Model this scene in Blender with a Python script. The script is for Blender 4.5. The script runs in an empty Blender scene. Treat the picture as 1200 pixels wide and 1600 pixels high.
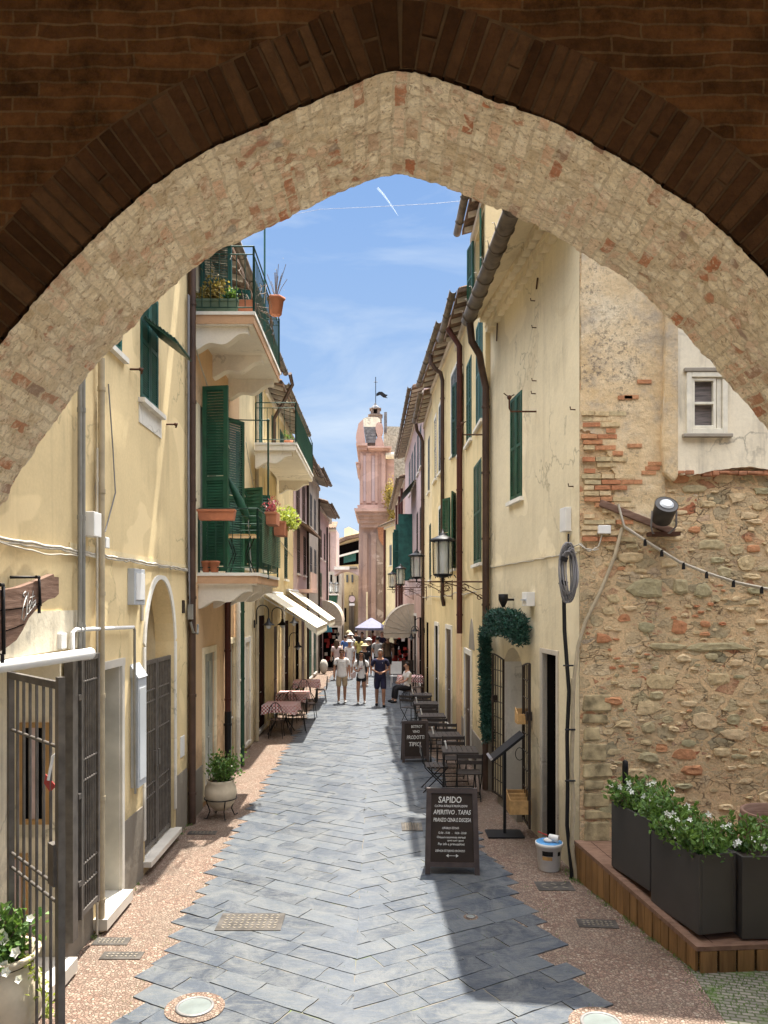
import bpy, bmesh, math, random
from mathutils import Vector, Matrix, noise
random.seed(7)
S = bpy.context.scene
COL = S.collection
R = math.radians
# ------------------------------------------------------------ camera
CAMZ = 3.3; F = 1200.0; CX = 590.0; CY = 940.0      # photo pixels: focal length, vanishing point
cd = bpy.data.cameras.new('camera'); cam = bpy.data.objects.new('camera', cd); COL.objects.link(cam)
cam.location = (0, 0, CAMZ); cam.rotation_euler = (R(90), 0, 0)
cd.sensor_fit = 'VERTICAL'; cd.sensor_height = 36; cd.sensor_width = 27
cd.lens = 36*F/1600; cd.shift_y = (CY-800)/1600; cd.shift_x = (600-CX)/1600
cd.clip_start = 0.05; cd.clip_end = 3000
S.camera = cam
# ------------------------------------------------------------ light
SUND = Vector((0.10, 0.34, 1.0)).normalized()       # towards the sun
el = math.asin(SUND.z); az = math.atan2(SUND.x, SUND.y)
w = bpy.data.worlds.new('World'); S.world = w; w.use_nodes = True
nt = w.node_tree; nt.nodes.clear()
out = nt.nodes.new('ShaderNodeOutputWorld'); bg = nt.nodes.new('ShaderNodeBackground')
sky = nt.nodes.new('ShaderNodeTexSky'); sky.sky_type = 'NISHITA'; sky.sun_disc = False
sky.sun_elevation = el; sky.sun_rotation = az; sky.altitude = 0; sky.air_density = 1.1; sky.dust_density = 0.6; sky.ozone_density = 2.0
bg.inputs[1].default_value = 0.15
tc = nt.nodes.new('ShaderNodeTexCoord'); mp = nt.nodes.new('ShaderNodeMapping')
mp.inputs['Scale'].default_value = (2.2, 1.0, 4.5); mp.inputs['Rotation'].default_value = (0.3, 0.5, 0.2)
n1 = nt.nodes.new('ShaderNodeTexNoise'); n1.inputs['Scale'].default_value = 1.5; n1.inputs['Detail'].default_value = 9; n1.inputs['Roughness'].default_value = .58; n1.inputs['Distortion'].default_value = .7
rp = nt.nodes.new('ShaderNodeValToRGB'); rp.color_ramp.elements[0].position = .44; rp.color_ramp.elements[1].position = .70
rp.color_ramp.elements[1].color = (.6, .6, .6, 1)
mx = nt.nodes.new('ShaderNodeMixRGB'); mx.inputs[2].default_value = (1.0, 1.12, 1.25, 1)
# clear deeper blue low over the roofs, unseen bright cloud added overhead as fill
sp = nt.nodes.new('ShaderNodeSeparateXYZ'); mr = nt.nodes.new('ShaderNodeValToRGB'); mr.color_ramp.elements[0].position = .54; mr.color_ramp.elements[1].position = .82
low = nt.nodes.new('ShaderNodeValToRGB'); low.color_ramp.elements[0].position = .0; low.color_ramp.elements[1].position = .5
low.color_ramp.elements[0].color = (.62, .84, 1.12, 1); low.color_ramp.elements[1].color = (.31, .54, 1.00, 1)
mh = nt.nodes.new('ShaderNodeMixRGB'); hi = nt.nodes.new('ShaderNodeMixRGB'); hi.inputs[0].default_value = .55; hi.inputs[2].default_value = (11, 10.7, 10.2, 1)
L = nt.links.new
L(tc.outputs['Generated'], mp.inputs[0]); L(mp.outputs[0], n1.inputs[0]); L(n1.outputs[0], rp.inputs[0])
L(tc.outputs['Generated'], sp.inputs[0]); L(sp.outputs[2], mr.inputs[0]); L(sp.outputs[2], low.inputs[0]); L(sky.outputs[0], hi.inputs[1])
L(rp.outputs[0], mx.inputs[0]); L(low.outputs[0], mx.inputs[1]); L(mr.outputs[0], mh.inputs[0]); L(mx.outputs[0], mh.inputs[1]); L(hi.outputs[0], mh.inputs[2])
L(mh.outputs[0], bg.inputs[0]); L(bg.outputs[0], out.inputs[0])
sl = bpy.data.lights.new('sun', 'SUN'); so = bpy.data.objects.new('sun', sl); COL.objects.link(so)
sl.energy = 2.5; sl.angle = R(.5); sl.color = (1, .955, .87)
so.rotation_euler = SUND.to_track_quat('Z', 'Y').to_euler(); so.location = (20, 20, 60)
S.view_settings.view_transform = 'Standard'; S.view_settings.look = 'None'
S.view_settings.exposure = 2.50; S.view_settings.gamma = 1; S.view_settings.use_curve_mapping = False
S.render.engine = 'CYCLES'
S.cycles.use_denoising = True; S.cycles.max_bounces = 10; S.cycles.diffuse_bounces = 8; S.cycles.sample_clamp_indirect = 6
# ------------------------------------------------------------ objects
def tag(o, label=None, cat=None, group=None, kind=None):
    if label: o['label'] = label
    if cat: o['category'] = cat
    if group: o['group'] = group
    if kind: o['kind'] = kind
    return o
def thing(name, label, cat, loc=(0,0,0), rz=0, group=None):
    o = bpy.data.objects.new(name, None); COL.objects.link(o); o.location = loc; o.rotation_euler = (0, 0, rz)
    o.empty_display_size = .2
    return tag(o, label, cat, group)
def wloc(o):
    v = Vector((0,0,0))
    while o is not None:
        v += o.location; o = o.parent
    return v
def copy_tree(o, parent=None):
    c = o.copy(); COL.objects.link(c)
    if parent: c.parent = parent
    for ch in [x for x in bpy.data.objects if x.parent == o]: copy_tree(ch, c)
    return c
def place(proto, loc, rz=0, label=None, first=False, scale=None, group=None):
    o = proto if first else copy_tree(proto)
    o.location = loc; o.rotation_euler = (0, 0, rz)
    if scale: o.scale = (scale,)*3
    if label: o['label'] = label
    if group: o['group'] = group
    return o
class MB:
    def __init__(s): s.v = []; s.f = []; s.m = []; s.sm = []; s.uv = None; s.tint = []
    def add(s, vs, fs, mi=0, smooth=False, tint=None):
        b = len(s.v); s.v += [tuple(x) for x in vs]
        for f in fs:
            s.f.append([b+i for i in f]); s.m.append(mi); s.sm.append(smooth); s.tint.append(tint if tint is not None else (.5,.5,.5,1))
        return s
    def box(s, a, b, mi=0):
        x0,y0,z0 = a; x1,y1,z1 = b
        vs = [(x0,y0,z0),(x1,y0,z0),(x1,y1,z0),(x0,y1,z0),(x0,y0,z1),(x1,y0,z1),(x1,y1,z1),(x0,y1,z1)]
        return s.add(vs, [(0,3,2,1),(4,5,6,7),(0,1,5,4),(1,2,6,5),(2,3,7,6),(3,0,4,7)], mi)
    def obox(s, o, ax, ay, az, mi=0, tint=None):          # corner o and three edge vectors
        o = Vector(o); ax = Vector(ax); ay = Vector(ay); az = Vector(az)
        vs = [o,o+ax,o+ax+ay,o+ay,o+az,o+ax+az,o+ax+ay+az,o+ay+az]
        return s.add(vs, [(0,3,2,1),(4,5,6,7),(0,1,5,4),(1,2,6,5),(2,3,7,6),(3,0,4,7)], mi, False, tint)
    def cbox(s, c, sz, rz=0, mi=0, rx=0, ry=0):
        M = Matrix.Rotation(rz,3,'Z') @ Matrix.Rotation(ry,3,'Y') @ Matrix.Rotation(rx,3,'X'); c = Vector(c)
        a = M @ Vector((sz[0],0,0)); b = M @ Vector((0,sz[1],0)); d = M @ Vector((0,0,sz[2]))
        return s.obox(c-(a+b+d)/2, a, b, d, mi)
    def tube(s, pts, r, n=8, mi=0, cap=True, closed=False):
        pts = [Vector(p) for p in pts]; rings = []; N = len(pts)
        rs = r if isinstance(r, (list, tuple)) else [r]*N
        up = None
        for i, p in enumerate(pts):
            if closed: t = (pts[(i+1)%N]-pts[i-1])
            else: t = (pts[min(i+1,N-1)]-pts[max(i-1,0)])
            if t.length < 1e-9: t = Vector((0,0,1))
            t.normalize()
            if up is None:
                up = Vector((0,0,1)) if abs(t.z) < .9 else Vector((1,0,0))
            x = t.cross(up)
            if x.length < 1e-6: x = t.cross(Vector((0,1,0)))
            x.normalize(); y = x.cross(t).normalized(); up = y
            rings.append([p + (x*math.cos(2*math.pi*k/n) + y*math.sin(2*math.pi*k/n))*rs[i] for k in range(n)])
        vs = [v for rg in rings for v in rg]; fs = []
        M = N if closed else N-1
        for i in range(M):
            j = (i+1) % N
            for k in range(n): fs.append((i*n+k, i*n+(k+1)%n, j*n+(k+1)%n, j*n+k))
        s.add(vs, fs, mi, True)
        if cap and not closed:
            s.add(rings[0], [tuple(range(n))], mi); s.add(rings[-1], [tuple(range(n))], mi)
        return s
    def lathe(s, c, prof, n=24, mi=0, a0=0, a1=2*math.pi):   # prof = [(r,z)...]
        c = Vector(c); full = abs(a1-a0-2*math.pi) < 1e-6; m = n if full else n+1
        vs = []
        for r, z in prof:
            for k in range(m):
                a = a0+(a1-a0)*k/n; vs.append(c+Vector((r*math.cos(a), r*math.sin(a), z)))
        fs = []
        for i in range(len(prof)-1):
            for k in range(n):
                k2 = (k+1) % m
                fs.append((i*m+k, i*m+k2, (i+1)*m+k2, (i+1)*m+k))
        return s.add(vs, fs, mi, True)
    def prism(s, poly, ext, mi=0, tint=None):                  # poly = list of 3D points, ext = vector
        poly = [Vector(p) for p in poly]; e = Vector(ext); n = len(poly)
        vs = poly + [p+e for p in poly]
        fs = [tuple(range(n)), tuple(range(2*n-1, n-1, -1))] + [(i,(i+1)%n,n+(i+1)%n,n+i) for i in range(n)]
        return s.add(vs, fs, mi, False, tint)
    def ball(s, c, r, n=10, mi=0, jit=0):
        if not isinstance(r, (tuple, list)): r = (r,r,r)
        vs = []; fs = []; c = Vector(c); m = max(4, n//2)
        for i in range(m+1):
            t = math.pi*i/m
            for k in range(n):
                a = 2*math.pi*k/n; q = 1+random.uniform(-jit,jit)
                vs.append(c+Vector((r[0]*math.sin(t)*math.cos(a)*q, r[1]*math.sin(t)*math.sin(a)*q, r[2]*math.cos(t)*q)))
        for i in range(m):
            for k in range(n): fs.append((i*n+k, i*n+(k+1)%n, (i+1)*n+(k+1)%n, (i+1)*n+k))
        return s.add(vs, fs, mi, True)
    def leaf(s, c, sz, mi=0, up=.3, asp=.45):
        c = Vector(c); d = Vector((random.uniform(-1,1), random.uniform(-1,1), random.uniform(-.6,1)+up)).normalized()
        q = d.cross(Vector((random.uniform(-1,1),random.uniform(-1,1),random.uniform(-1,1)))).normalized()
        h = d.cross(q)*sz*.12
        g = random.uniform(0,1)
        return s.add([c, c+d*sz*.5+q*sz*asp*.5+h, c+d*sz, c+d*sz*.5-q*sz*asp*.5+h], [(0,1,2),(0,2,3)], mi, False, (g,g,g,1))
    def build(s, name, mats, parent=None, world=True, bevel=0, recalc=True):
        me = bpy.data.meshes.new(name)
        o0 = wloc(parent) if (parent is not None and world) else Vector((0,0,0))
        me.from_pydata([(x-o0.x, y-o0.y, z-o0.z) for x,y,z in s.v], [], s.f)
        if not isinstance(mats, (list, tuple)): mats = [mats]
        for m in mats: me.materials.append(m)
        me.polygons.foreach_set('material_index', s.m); me.polygons.foreach_set('use_smooth', s.sm)
        if any(t[0] != .5 for t in s.tint):
            at = me.color_attributes.new('tint', 'FLOAT_COLOR', 'CORNER')
            buf = []
            for f, t in zip(s.f, s.tint): buf += list(t)*len(f)
            at.data.foreach_set('color', buf)
        if s.uv:
            ul = me.uv_layers.new(name='UVMap')
            for p in me.polygons:
                for li, vi in zip(p.loop_indices, p.vertices): ul.data[li].uv = s.uv[vi]
        if recalc:
            bm = bmesh.new(); bm.from_mesh(me); bmesh.ops.recalc_face_normals(bm, faces=bm.faces); bm.to_mesh(me); bm.free()
        me.update()
        ob = bpy.data.objects.new(name, me); COL.objects.link(ob)
        if parent is not None: ob.parent = parent
        if bevel:
            b = ob.modifiers.new('bevel', 'BEVEL'); b.width = bevel; b.segments = 2; b.limit_method = 'ANGLE'
        return ob
def pieces(mb, name, mat, parent=None, world=True, bevel=0):
    """build every loose piece of a mesh builder as an object of its own"""
    par = list(range(len(mb.v)))
    def fd(i):
        while par[i] != i: par[i] = par[par[i]]; i = par[i]
        return i
    for f in mb.f:
        for j in f[1:]: par[fd(j)] = fd(f[0])
    gr = {}
    for k_, f in enumerate(mb.f): gr.setdefault(fd(f[0]), []).append(k_)
    o_ = []
    for ks in gr.values():
        n_ = MB(); mp_ = {}
        for k_ in ks:
            for i in mb.f[k_]:
                if i not in mp_: mp_[i] = len(n_.v); n_.v.append(mb.v[i])
            n_.f.append([mp_[i] for i in mb.f[k_]]); n_.m.append(mb.m[k_]); n_.sm.append(mb.sm[k_]); n_.tint.append(mb.tint[k_])
        o_.append(n_.build(name, mat, parent, world, bevel))
    return o_
def P(px, py, d): return Vector(((px-CX)/F*d, d, CAMZ+(CY-py)/F*d))
def G(px, py):
    d = CAMZ*F/(py-CY); return Vector(((px-CX)/F*d, d, 0))
class Fac:
    """a vertical wall plane between two plan points; n points into the street"""
    def __init__(s, x0, y0, x1, y1, side):
        s.p = Vector((x0,y0,0)); q = Vector((x1,y1,0)); s.L = (q-s.p).length; s.t = (q-s.p).normalized()
        n = Vector((-s.t.y, s.t.x, 0)); s.n = n if n.dot(Vector(side)) > 0 else -n
    def pt(s, u, z, o=0): return s.p + s.t*u + s.n*o + Vector((0,0,z))
    def hit(s, px, py, o=0):
        a = (px-CX)/F; p = s.p + s.n*o
        k = (a*p.y-p.x)/(s.t.x-a*s.t.y); y = p.y+s.t.y*k
        return k, CAMZ+(CY-py)/F*y
    def rect(s, a, b, o=0):
        u0,z0 = s.hit(*a, o); u1,z1 = s.hit(*b, o)
        return min(u0,u1), max(u0,u1), min(z0,z1), max(z0,z1)
    def slab(s, mb, u0, u1, z0, z1, o0, o1, mi=0, tint=None):
        return mb.obox(s.pt(u0,z0,o0), s.t*(u1-u0), s.n*(o1-o0), Vector((0,0,z1-z0)), mi, tint)
# ------------------------------------------------------------ materials
class NT:
    def __init__(s, name, rough=.8, metal=0, spec=.3):
        s.m = bpy.data.materials.new(name); s.m.use_nodes = True; s.t = s.m.node_tree
        s.b = s.t.nodes['Principled BSDF']; s.b.inputs['Roughness'].default_value = rough
        s.b.inputs['Metallic'].default_value = metal; s.b.inputs['Specular IOR Level'].default_value = spec
    def n(s, typ, **kw):
        nd = s.t.nodes.new('ShaderNode'+typ)
        for k, v in kw.items():
            if k in nd.inputs: nd.inputs[k].default_value = v
            else: setattr(nd, k, v)
        return nd
    def l(s, a, b): s.t.links.new(a, b)
    def coord(s, scale=(1,1,1), rot=(0,0,0), src='Object'):
        t = s.n('TexCoord'); m = s.n('Mapping'); m.inputs['Scale'].default_value = scale; m.inputs['Rotation'].default_value = rot
        s.l(t.outputs[src], m.inputs[0]); return m.outputs[0]
    def noise(s, co, scale, detail=5, rough=.55, dist=0):
        n = s.n('TexNoise'); n.inputs['Scale'].default_value = scale; n.inputs['Detail'].default_value = detail
        n.inputs['Roughness'].default_value = rough; n.inputs['Distortion'].default_value = dist; s.l(co, n.inputs[0]); return n.outputs[0]
    def ramp(s, v, stops):
        r = s.n('ValToRGB'); e = r.color_ramp.elements
        while len(e) < len(stops): e.new(.5)
        for i, (p, c) in enumerate(stops):
            e[i].position = p; e[i].color = (c if isinstance(c, tuple) and len(c) == 4 else ((c[0],c[1],c[2],1) if isinstance(c, tuple) else (c,c,c,1)))
        s.l(v, r.inputs[0]); return r.outputs[0]
    def mix(s, f, a, b, mode='MIX'):
        m = s.n('MixRGB'); m.blend_type = mode
        for i, x in enumerate((f, a, b)):
            if isinstance(x, (int, float)): m.inputs[i].default_value = x if i == 0 else (x,x,x,1)
            elif isinstance(x, tuple): m.inputs[i].default_value = (x[0],x[1],x[2],1)
            else: s.l(x, m.inputs[i])
        return m.outputs[0]
    def math(s, op, a, b=0):
        m = s.n('Math'); m.operation = op
        for i, x in enumerate((a, b)):
            if isinstance(x, (int, float)): m.inputs[i].default_value = x
            else: s.l(x, m.inputs[i])
        return m.outputs[0]
    def bump(s, h, strength=.3, dist=.02, prev=None):
        b = s.n('Bump'); b.inputs['Strength'].default_value = strength; b.inputs['Distance'].default_value = dist; s.l(h, b.inputs['Height'])
        if prev is not None: s.l(prev, b.inputs['Normal'])
        s.l(b.outputs[0], s.b.inputs['Normal']); return b.outputs[0]
    def col(s, c):
        if isinstance(c, tuple): s.b.inputs['Base Color'].default_value = (c[0],c[1],c[2],1)
        else: s.l(c, s.b.inputs['Base Color'])
        return s
def simple(name, c, rough=.6, metal=0, var=.12, scale=6, bump=.1, spec=.35):
    k = NT(name, rough, metal, spec); co = k.coord()
    n = k.noise(co, scale, 6)
    d = tuple(x*(1-var*2) for x in c); e = tuple(min(1,x*(1+var)) for x in c)
    k.col(k.ramp(n, [(.3, d), (.7, e)])); k.bump(k.noise(co, scale*8, 3), bump, .004)
    return k.m
def plaster(name, c, stain=(.30,.24,.15), amt=.35, patch=None, pamt=.5, bump=.35, streak=1.0):
    k = NT(name, .92, 0, .15); co = k.coord()
    big = k.noise(co, .55, 6, .6, .4)
    base = k.ramp(big, [(.3, tuple(x*.86 for x in c)), (.55, c), (.75, tuple(min(1,x*1.10) for x in c))])
    st = k.noise(k.coord((4*streak,4*streak,.35)), 1.0, 8, .68, .6)
    stm = k.noise(co, .9, 4); st = k.math('ADD', k.math('MULTIPLY', st, .62), k.math('MULTIPLY', stm, .42)); m1 = k.ramp(st, [(.53, 0.0), (.70, amt)])
    base = k.mix(m1, base, stain)
    med = k.noise(co, 3.1, 8, .68, .8); m2 = k.ramp(med, [(.56, 0.0), (.74, amt*.8)])
    base = k.mix(m2, base, tuple(x*.72 for x in c))
    fine = k.noise(co, 28, 5, .7)
    base = k.mix(.35, base, k.ramp(fine, [(.25, .62), (.75, 1.0)]), 'MULTIPLY')
    vc = k.n('TexVoronoi'); vc.feature = 'DISTANCE_TO_EDGE'; vc.inputs['Scale'].default_value = .55; vn = k.n('VectorMath'); vn.operation = 'ADD'
    vz = k.n('TexNoise'); vz.inputs['Scale'].default_value = 2.2; vz.inputs['Detail'].default_value = 7; k.l(co, vz.inputs[0]); k.l(co, vn.inputs[0]); k.l(vz.outputs['Color'], vn.inputs[1]); k.l(vn.outputs[0], vc.inputs[0])
    crk = k.math('MULTIPLY', k.ramp(vc.outputs['Distance'], [(.0,.55),(.012,0.0)]), k.ramp(k.noise(co, .7, 3), [(.45,0.0),(.6,1.0)]))
    base = k.mix(crk, base, tuple(x*.5 for x in stain))
    rep = k.ramp(k.noise(k.coord((.7,.7,.9),(0,.3,0)), .9, 3, .4, .3), [(.60,0.0),(.612,.45)]); base = k.mix(rep, base, tuple(min(1,x*1.12+.03) for x in c))
    if patch:
        pn = k.noise(k.coord((1,1,1), (0,0,.6)), .8, 7, .6, .6); m3 = k.ramp(pn, [(.58, 0.0), (.62, pamt)])
        base = k.mix(m3, base, patch)
    # damp and dirt close to the pavement
    g = k.n('NewGeometry'); sz = k.n('SeparateXYZ'); k.l(g.outputs['Position'], sz.inputs[0])
    hn = k.math('ADD', sz.outputs[2], k.math('MULTIPLY', med, -1.6))
    m4 = k.ramp(hn, [(.0, .42), (.35, 0.0)])
    base = k.mix(m4, base, tuple(x*.45 for x in stain))
    k.col(base)
    b1 = k.bump(k.noise(co, 2.2, 6, .6), bump, .05); k.bump(fine, bump*.8, .006, b1)
    return k.m
M = {}
M['yellow'] = plaster('yellow plaster', (.80,.63,.35), (.36,.28,.16), .38, None, .5, .16)
M['yellow_pale'] = plaster('pale yellow plaster', (.80,.66,.40), (.34,.27,.17), .35)
M['cream'] = plaster('cream plaster', (.80,.69,.47), (.35,.28,.18), .42, (.55,.44,.27), .35)
M['orange'] = plaster('orange plaster', (.70,.48,.28), (.33,.2,.12), .25)
M['yellow_r'] = plaster('warm yellow plaster', (.76,.61,.34), (.40,.31,.18), .40)
M['pink_grey'] = plaster('pink grey plaster', (.58,.44,.41), (.26,.2,.18), .25)
M['grey_beige'] = plaster('grey beige plaster', (.60,.53,.43), (.25,.2,.16), .4)
M['pink'] = plaster('pink plaster', (.62,.42,.34), (.36,.24,.19), .45)
M['church_pink'] = plaster('church pink', (.50,.325,.26), (.30,.20,.16), .5)
M['church_stone'] = plaster('rough church masonry', (.26,.19,.15), (.07,.055,.045), .95, (.42,.34,.29), .9, 1.0, 3)
M['pink_dirty'] = plaster('weathered pink stucco', (.40,.275,.225), (.24,.18,.15), .8, (.42,.33,.28), .6)
M['white'] = plaster('white plaster', (.80,.76,.67), (.42,.36,.28), .25)
M['white_old'] = plaster('old white plaster', (.82,.73,.55), (.22,.19,.15), .75, (.40,.36,.29), .75)
M['balcony'] = plaster('balcony plaster', (.82,.75,.62), (.42,.35,.25), .18, None, 0, .2)
M['terra_band'] = plaster('terracotta band', (.58,.36,.21), (.36,.22,.14), .2)
M['plinth'] = plaster('grey plinth', (.34,.30,.24), (.17,.14,.11), .6)
M['green'] = simple('green paint', (.015,.078,.040), .5, 0, .2, 5, .1)
M['green_blue'] = simple('blue green paint', (.022,.105,.085), .5, 0, .2, 5, .1)
M['green_dark'] = simple('dark green iron', (.015,.055,.035), .5, .2)
M['shut_grey'] = simple('grey shutter paint', (.13,.14,.14), .6)
M['brown_pipe'] = simple('brown metal pipe', (.085,.05,.035), .5, .3, .2, 3, .15)
M['red_pipe'] = simple('dark red pipe', (.085,.026,.018), .5, .2)
M['zinc'] = simple('old zinc gutter', (.17,.135,.10), .55, .4, .25, 5, .2)
M['grey_pipe'] = simple('grey conduit', (.26,.25,.22), .5, .1)
M['beige_pipe'] = simple('beige painted pipe', (.40,.33,.22), .6)
M['black'] = simple('black iron', (.018,.017,.017), .5, .5)
M['dark_brown'] = simple('dark brown iron', (.05,.035,.026), .5, .5)
M['iron'] = simple('gate iron', (.13,.115,.10), .5, .3, .2, 8, .15)
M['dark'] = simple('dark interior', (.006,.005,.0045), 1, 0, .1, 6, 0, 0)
M['darkred'] = simple('dark red interior', (.025,.008,.006), 1, 0, .1, 6, 0, .05)
M['door_wood'] = simple('brown door wood', (.075,.045,.028), .55)
M['wood_lt'] = simple('light pine wood', (.55,.33,.13), .6, 0, .15, 14, .2)
M['wood_frame'] = simple('honey wood frame', (.42,.24,.09), .5)
M['plastic_w'] = simple('white plastic', (.72,.71,.68), .45, 0, .04)
M['plastic_g'] = simple('grey plastic', (.42,.44,.46), .45, 0, .06)
M['frame_w'] = simple('white window paint', (.74,.69,.56), .55, 0, .08, 9, .15)
M['marble'] = simple('pale marble', (.60,.56,.49), .35, 0, .12, 2.5, .05)
M['marble_g'] = simple('grey green marble', (.30,.31,.26), .4, 0, .2, 4, .05)
M['terracotta'] = simple('terracotta', (.46,.17,.085), .8)
M['pot_green'] = simple('green planter', (.12,.17,.11), .6)
M['planter'] = simple('anthracite planter', (.055,.050,.046), .45, .2, .08, 2, .05)
M['pot_beige'] = simple('cream clay pot', (.56,.47,.34), .7, 0, .12, 5, .2)
M['soil'] = simple('soil', (.04,.028,.02), .95)
M['awn'] = simple('cream awning cloth', (.66,.61,.48), .85, 0, .05)
M['awn_tan'] = simple('tan awning cloth', (.55,.46,.34), .85, 0, .06)
M['umb'] = simple('lilac grey umbrella cloth', (.20,.20,.28), .85, 0, .05)
M['cable_w'] = simple('pale cable', (.50,.45,.36), .6)
M['cable_g'] = simple('grey cable', (.22,.21,.21), .5)
M['rust'] = simple('rusty iron', (.10,.045,.025), .8, .3)
M['chrome'] = simple('satin metal', (.5,.5,.5), .3, .9, .05)
M['blue'] = simple('blue plastic', (.09,.30,.60), .45, 0, .05)
M['redcloth'] = simple('red cloth', (.40,.04,.03), .8)
M['bluecloth'] = simple('blue cloth', (.05,.22,.30), .8)
M['skin'] = simple('skin', (.48,.27,.18), .55, 0, .06)
M['skin_tan'] = simple('tanned skin', (.36,.18,.11), .55, 0, .06)
def cloth(n, c): M[n] = simple(n+' cloth', c, .9, 0, .08, 9, .2)
for n_, c_ in dict(white_c=(.74,.71,.68), khaki=(.42,.31,.19), black_c=(.014,.014,.017), navy=(.020,.019,.048), grey_c=(.35,.33,.31), brown_c=(.10,.065,.04),
                   yellow_c=(.60,.50,.16), blue_c=(.09,.18,.42), red_c=(.32,.05,.04), cream_c=(.66,.58,.46), pinky=(.55,.42,.40)).items(): cloth(n_, c_)
M['hair'] = simple('dark hair', (.022,.014,.010), .6); M['hair_b'] = simple('brown hair', (.10,.06,.035), .6); M['hair_g'] = simple('grey hair', (.33,.30,.27), .7)
M['shoe_w'] = simple('white shoe', (.6,.58,.55), .6); M['straw'] = simple('straw', (.66,.56,.34), .8)
# glass
k = NT('window glass', .08, 0, .5); k.col((.05,.06,.065)); k.b.inputs['Metallic'].default_value = .0; M['glass'] = k.m
k = NT('lantern glass', .12, 0, .5); k.col((.75,.76,.70)); k.b.inputs['Alpha'].default_value = .38; M['lglass'] = k.m
k = NT('lamp lens', .1, 0, .6); k.col((.55,.57,.58)); M['lens'] = k.m
# lace curtain behind pane
k = NT('curtain', .9); co = k.coord((1,1,9)); k.col(k.ramp(k.noise(co, 6, 3), [(.35,(.10,.09,.085)),(.65,(.20,.17,.16))])); M['curtain'] = k.m
# leaves
def leafmat(name, a, b, tr=.25):
    k = NT(name, .5, 0, .4); at = k.n('Attribute'); at.attribute_name = 'tint'
    k.col(k.ramp(at.outputs['Fac'], [(0, a), (1, b)]))
    k.b.inputs['Transmission Weight'].default_value = 0
    tl = k.n('BsdfTranslucent'); ms = k.n('MixShader'); ms.inputs[0].default_value = tr
    tl.inputs[0].default_value = (b[0]*1.4,b[1]*1.4,b[2],1)
    o = k.t.nodes['Material Output']; k.l(k.b.outputs[0], ms.inputs[1]); k.l(tl.outputs[0], ms.inputs[2]); k.l(ms.outputs[0], o.inputs[0])
    return k.m
M['leaf'] = leafmat('green leaves', (.035,.09,.018), (.14,.24,.05)); M['leaf_y'] = leafmat('yellow green leaves', (.14,.20,.03), (.42,.46,.09))
M['leaf_dry'] = leafmat('dry yellow leaves', (.16,.12,.03), (.40,.30,.08)); M['leaf_red'] = leafmat('red leaves', (.14,.03,.04), (.34,.07,.09))
M['needle'] = leafmat('dark green garland needles', (.005,.024,.016), (.035,.115,.080), .05)
M['petal'] = leafmat('white petals', (.72,.72,.66), (.82,.82,.78), .2)
M['twig'] = simple('twig', (.16,.11,.07), .8)
# slate slabs
k = NT('slate slabs', .55, 0, .35); co = k.coord(); at = k.n('Attribute'); at.attribute_name = 'tint'
base = k.ramp(at.outputs['Fac'], [(0, (.028,.036,.050)), (.5, (.046,.057,.075)), (1, (.074,.086,.100))])
wr = k.noise(co, 2.3, 10, .75, 1.2); base = k.mix(k.ramp(wr, [(.44, 0.0), (.62, .85)]), base, (.125,.13,.13))
ln = k.noise(k.coord((1,5,1),(0,0,.5)), 5, 9, .75, 1.4); base = k.mix(k.ramp(ln, [(.50, 0.0), (.64, .7)]), base, (.13,.13,.12))
# the worn middle of the lane is paler
g = k.n('NewGeometry'); sx = k.n('SeparateXYZ'); k.l(g.outputs['Position'], sx.inputs[0])
cx = k.math('ABSOLUTE', k.math('ADD', sx.outputs[0], .25)); base = k.mix(k.ramp(k.math('ADD', cx, k.math('MULTIPLY', wr, .9)), [(.35,.42),(1.0,0.0)]), base, (.115,.127,.145))
base = k.mix(.5, base, k.ramp(k.noise(co, 40, 4, .8), [(.3,.6),(.7,1.0)]), 'MULTIPLY')
k.col(base); b1 = k.bump(wr, .25, .03); k.bump(k.noise(co, 30, 6, .75), .5, .008, b1); M['slate'] = k.m
# pink cobbles
k = NT('pink pebble paving', .85, 0, .2); co = k.coord((1,1,0))
vo = k.n('TexVoronoi'); vo.inputs['Scale'].default_value = 34; vo.inputs['Randomness'].default_value = .85; k.l(co, vo.inputs[0])
ve = k.n('TexVoronoi'); ve.feature = 'DISTANCE_TO_EDGE'; ve.inputs['Scale'].default_value = 34; ve.inputs['Randomness'].default_value = .85; k.l(co, ve.inputs[0])
sc = k.n('SeparateColor'); k.l(vo.outputs['Color'], sc.inputs[0])
base = k.ramp(sc.outputs[0], [(0,(.15,.092,.068)),(.35,(.225,.145,.108)),(.7,(.265,.185,.138)),(1,(.32,.26,.20))])
base = k.mix(k.ramp(k.noise(co, 1.7, 8, .7), [(.42,0.0),(.62,.7)]), base, (.20,.155,.12))
edge = k.ramp(ve.outputs['Distance'], [(.0, 0.0), (.16, 1.0)])
base = k.mix(edge, (.11,.078,.058), base); k.col(base); k.bump(edge, .7, .012); M['cobble'] = k.m
# grey setts with moss
k = NT('mossy setts', .85, 0, .2); co = k.coord((1,1,0),(0,0,.25))
br = k.n('TexBrick'); br.inputs['Scale'].default_value = 5; br.inputs['Mortar Size'].default_value = .04; br.inputs['Color1'].default_value = (.20,.18,.15,1); br.inputs['Color2'].default_value = (.13,.12,.10,1); br.inputs['Mortar'].default_value = (.06,.07,.03,1)
k.l(co, br.inputs[0]); base = k.mix(k.ramp(k.noise(co, 3, 7, .7), [(.52,0.0),(.64,.8)]), br.outputs[0], (.07,.12,.02)); k.col(base); k.bump(br.outputs['Fac'], -.5, .01); M['setts'] = k.m
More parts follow.
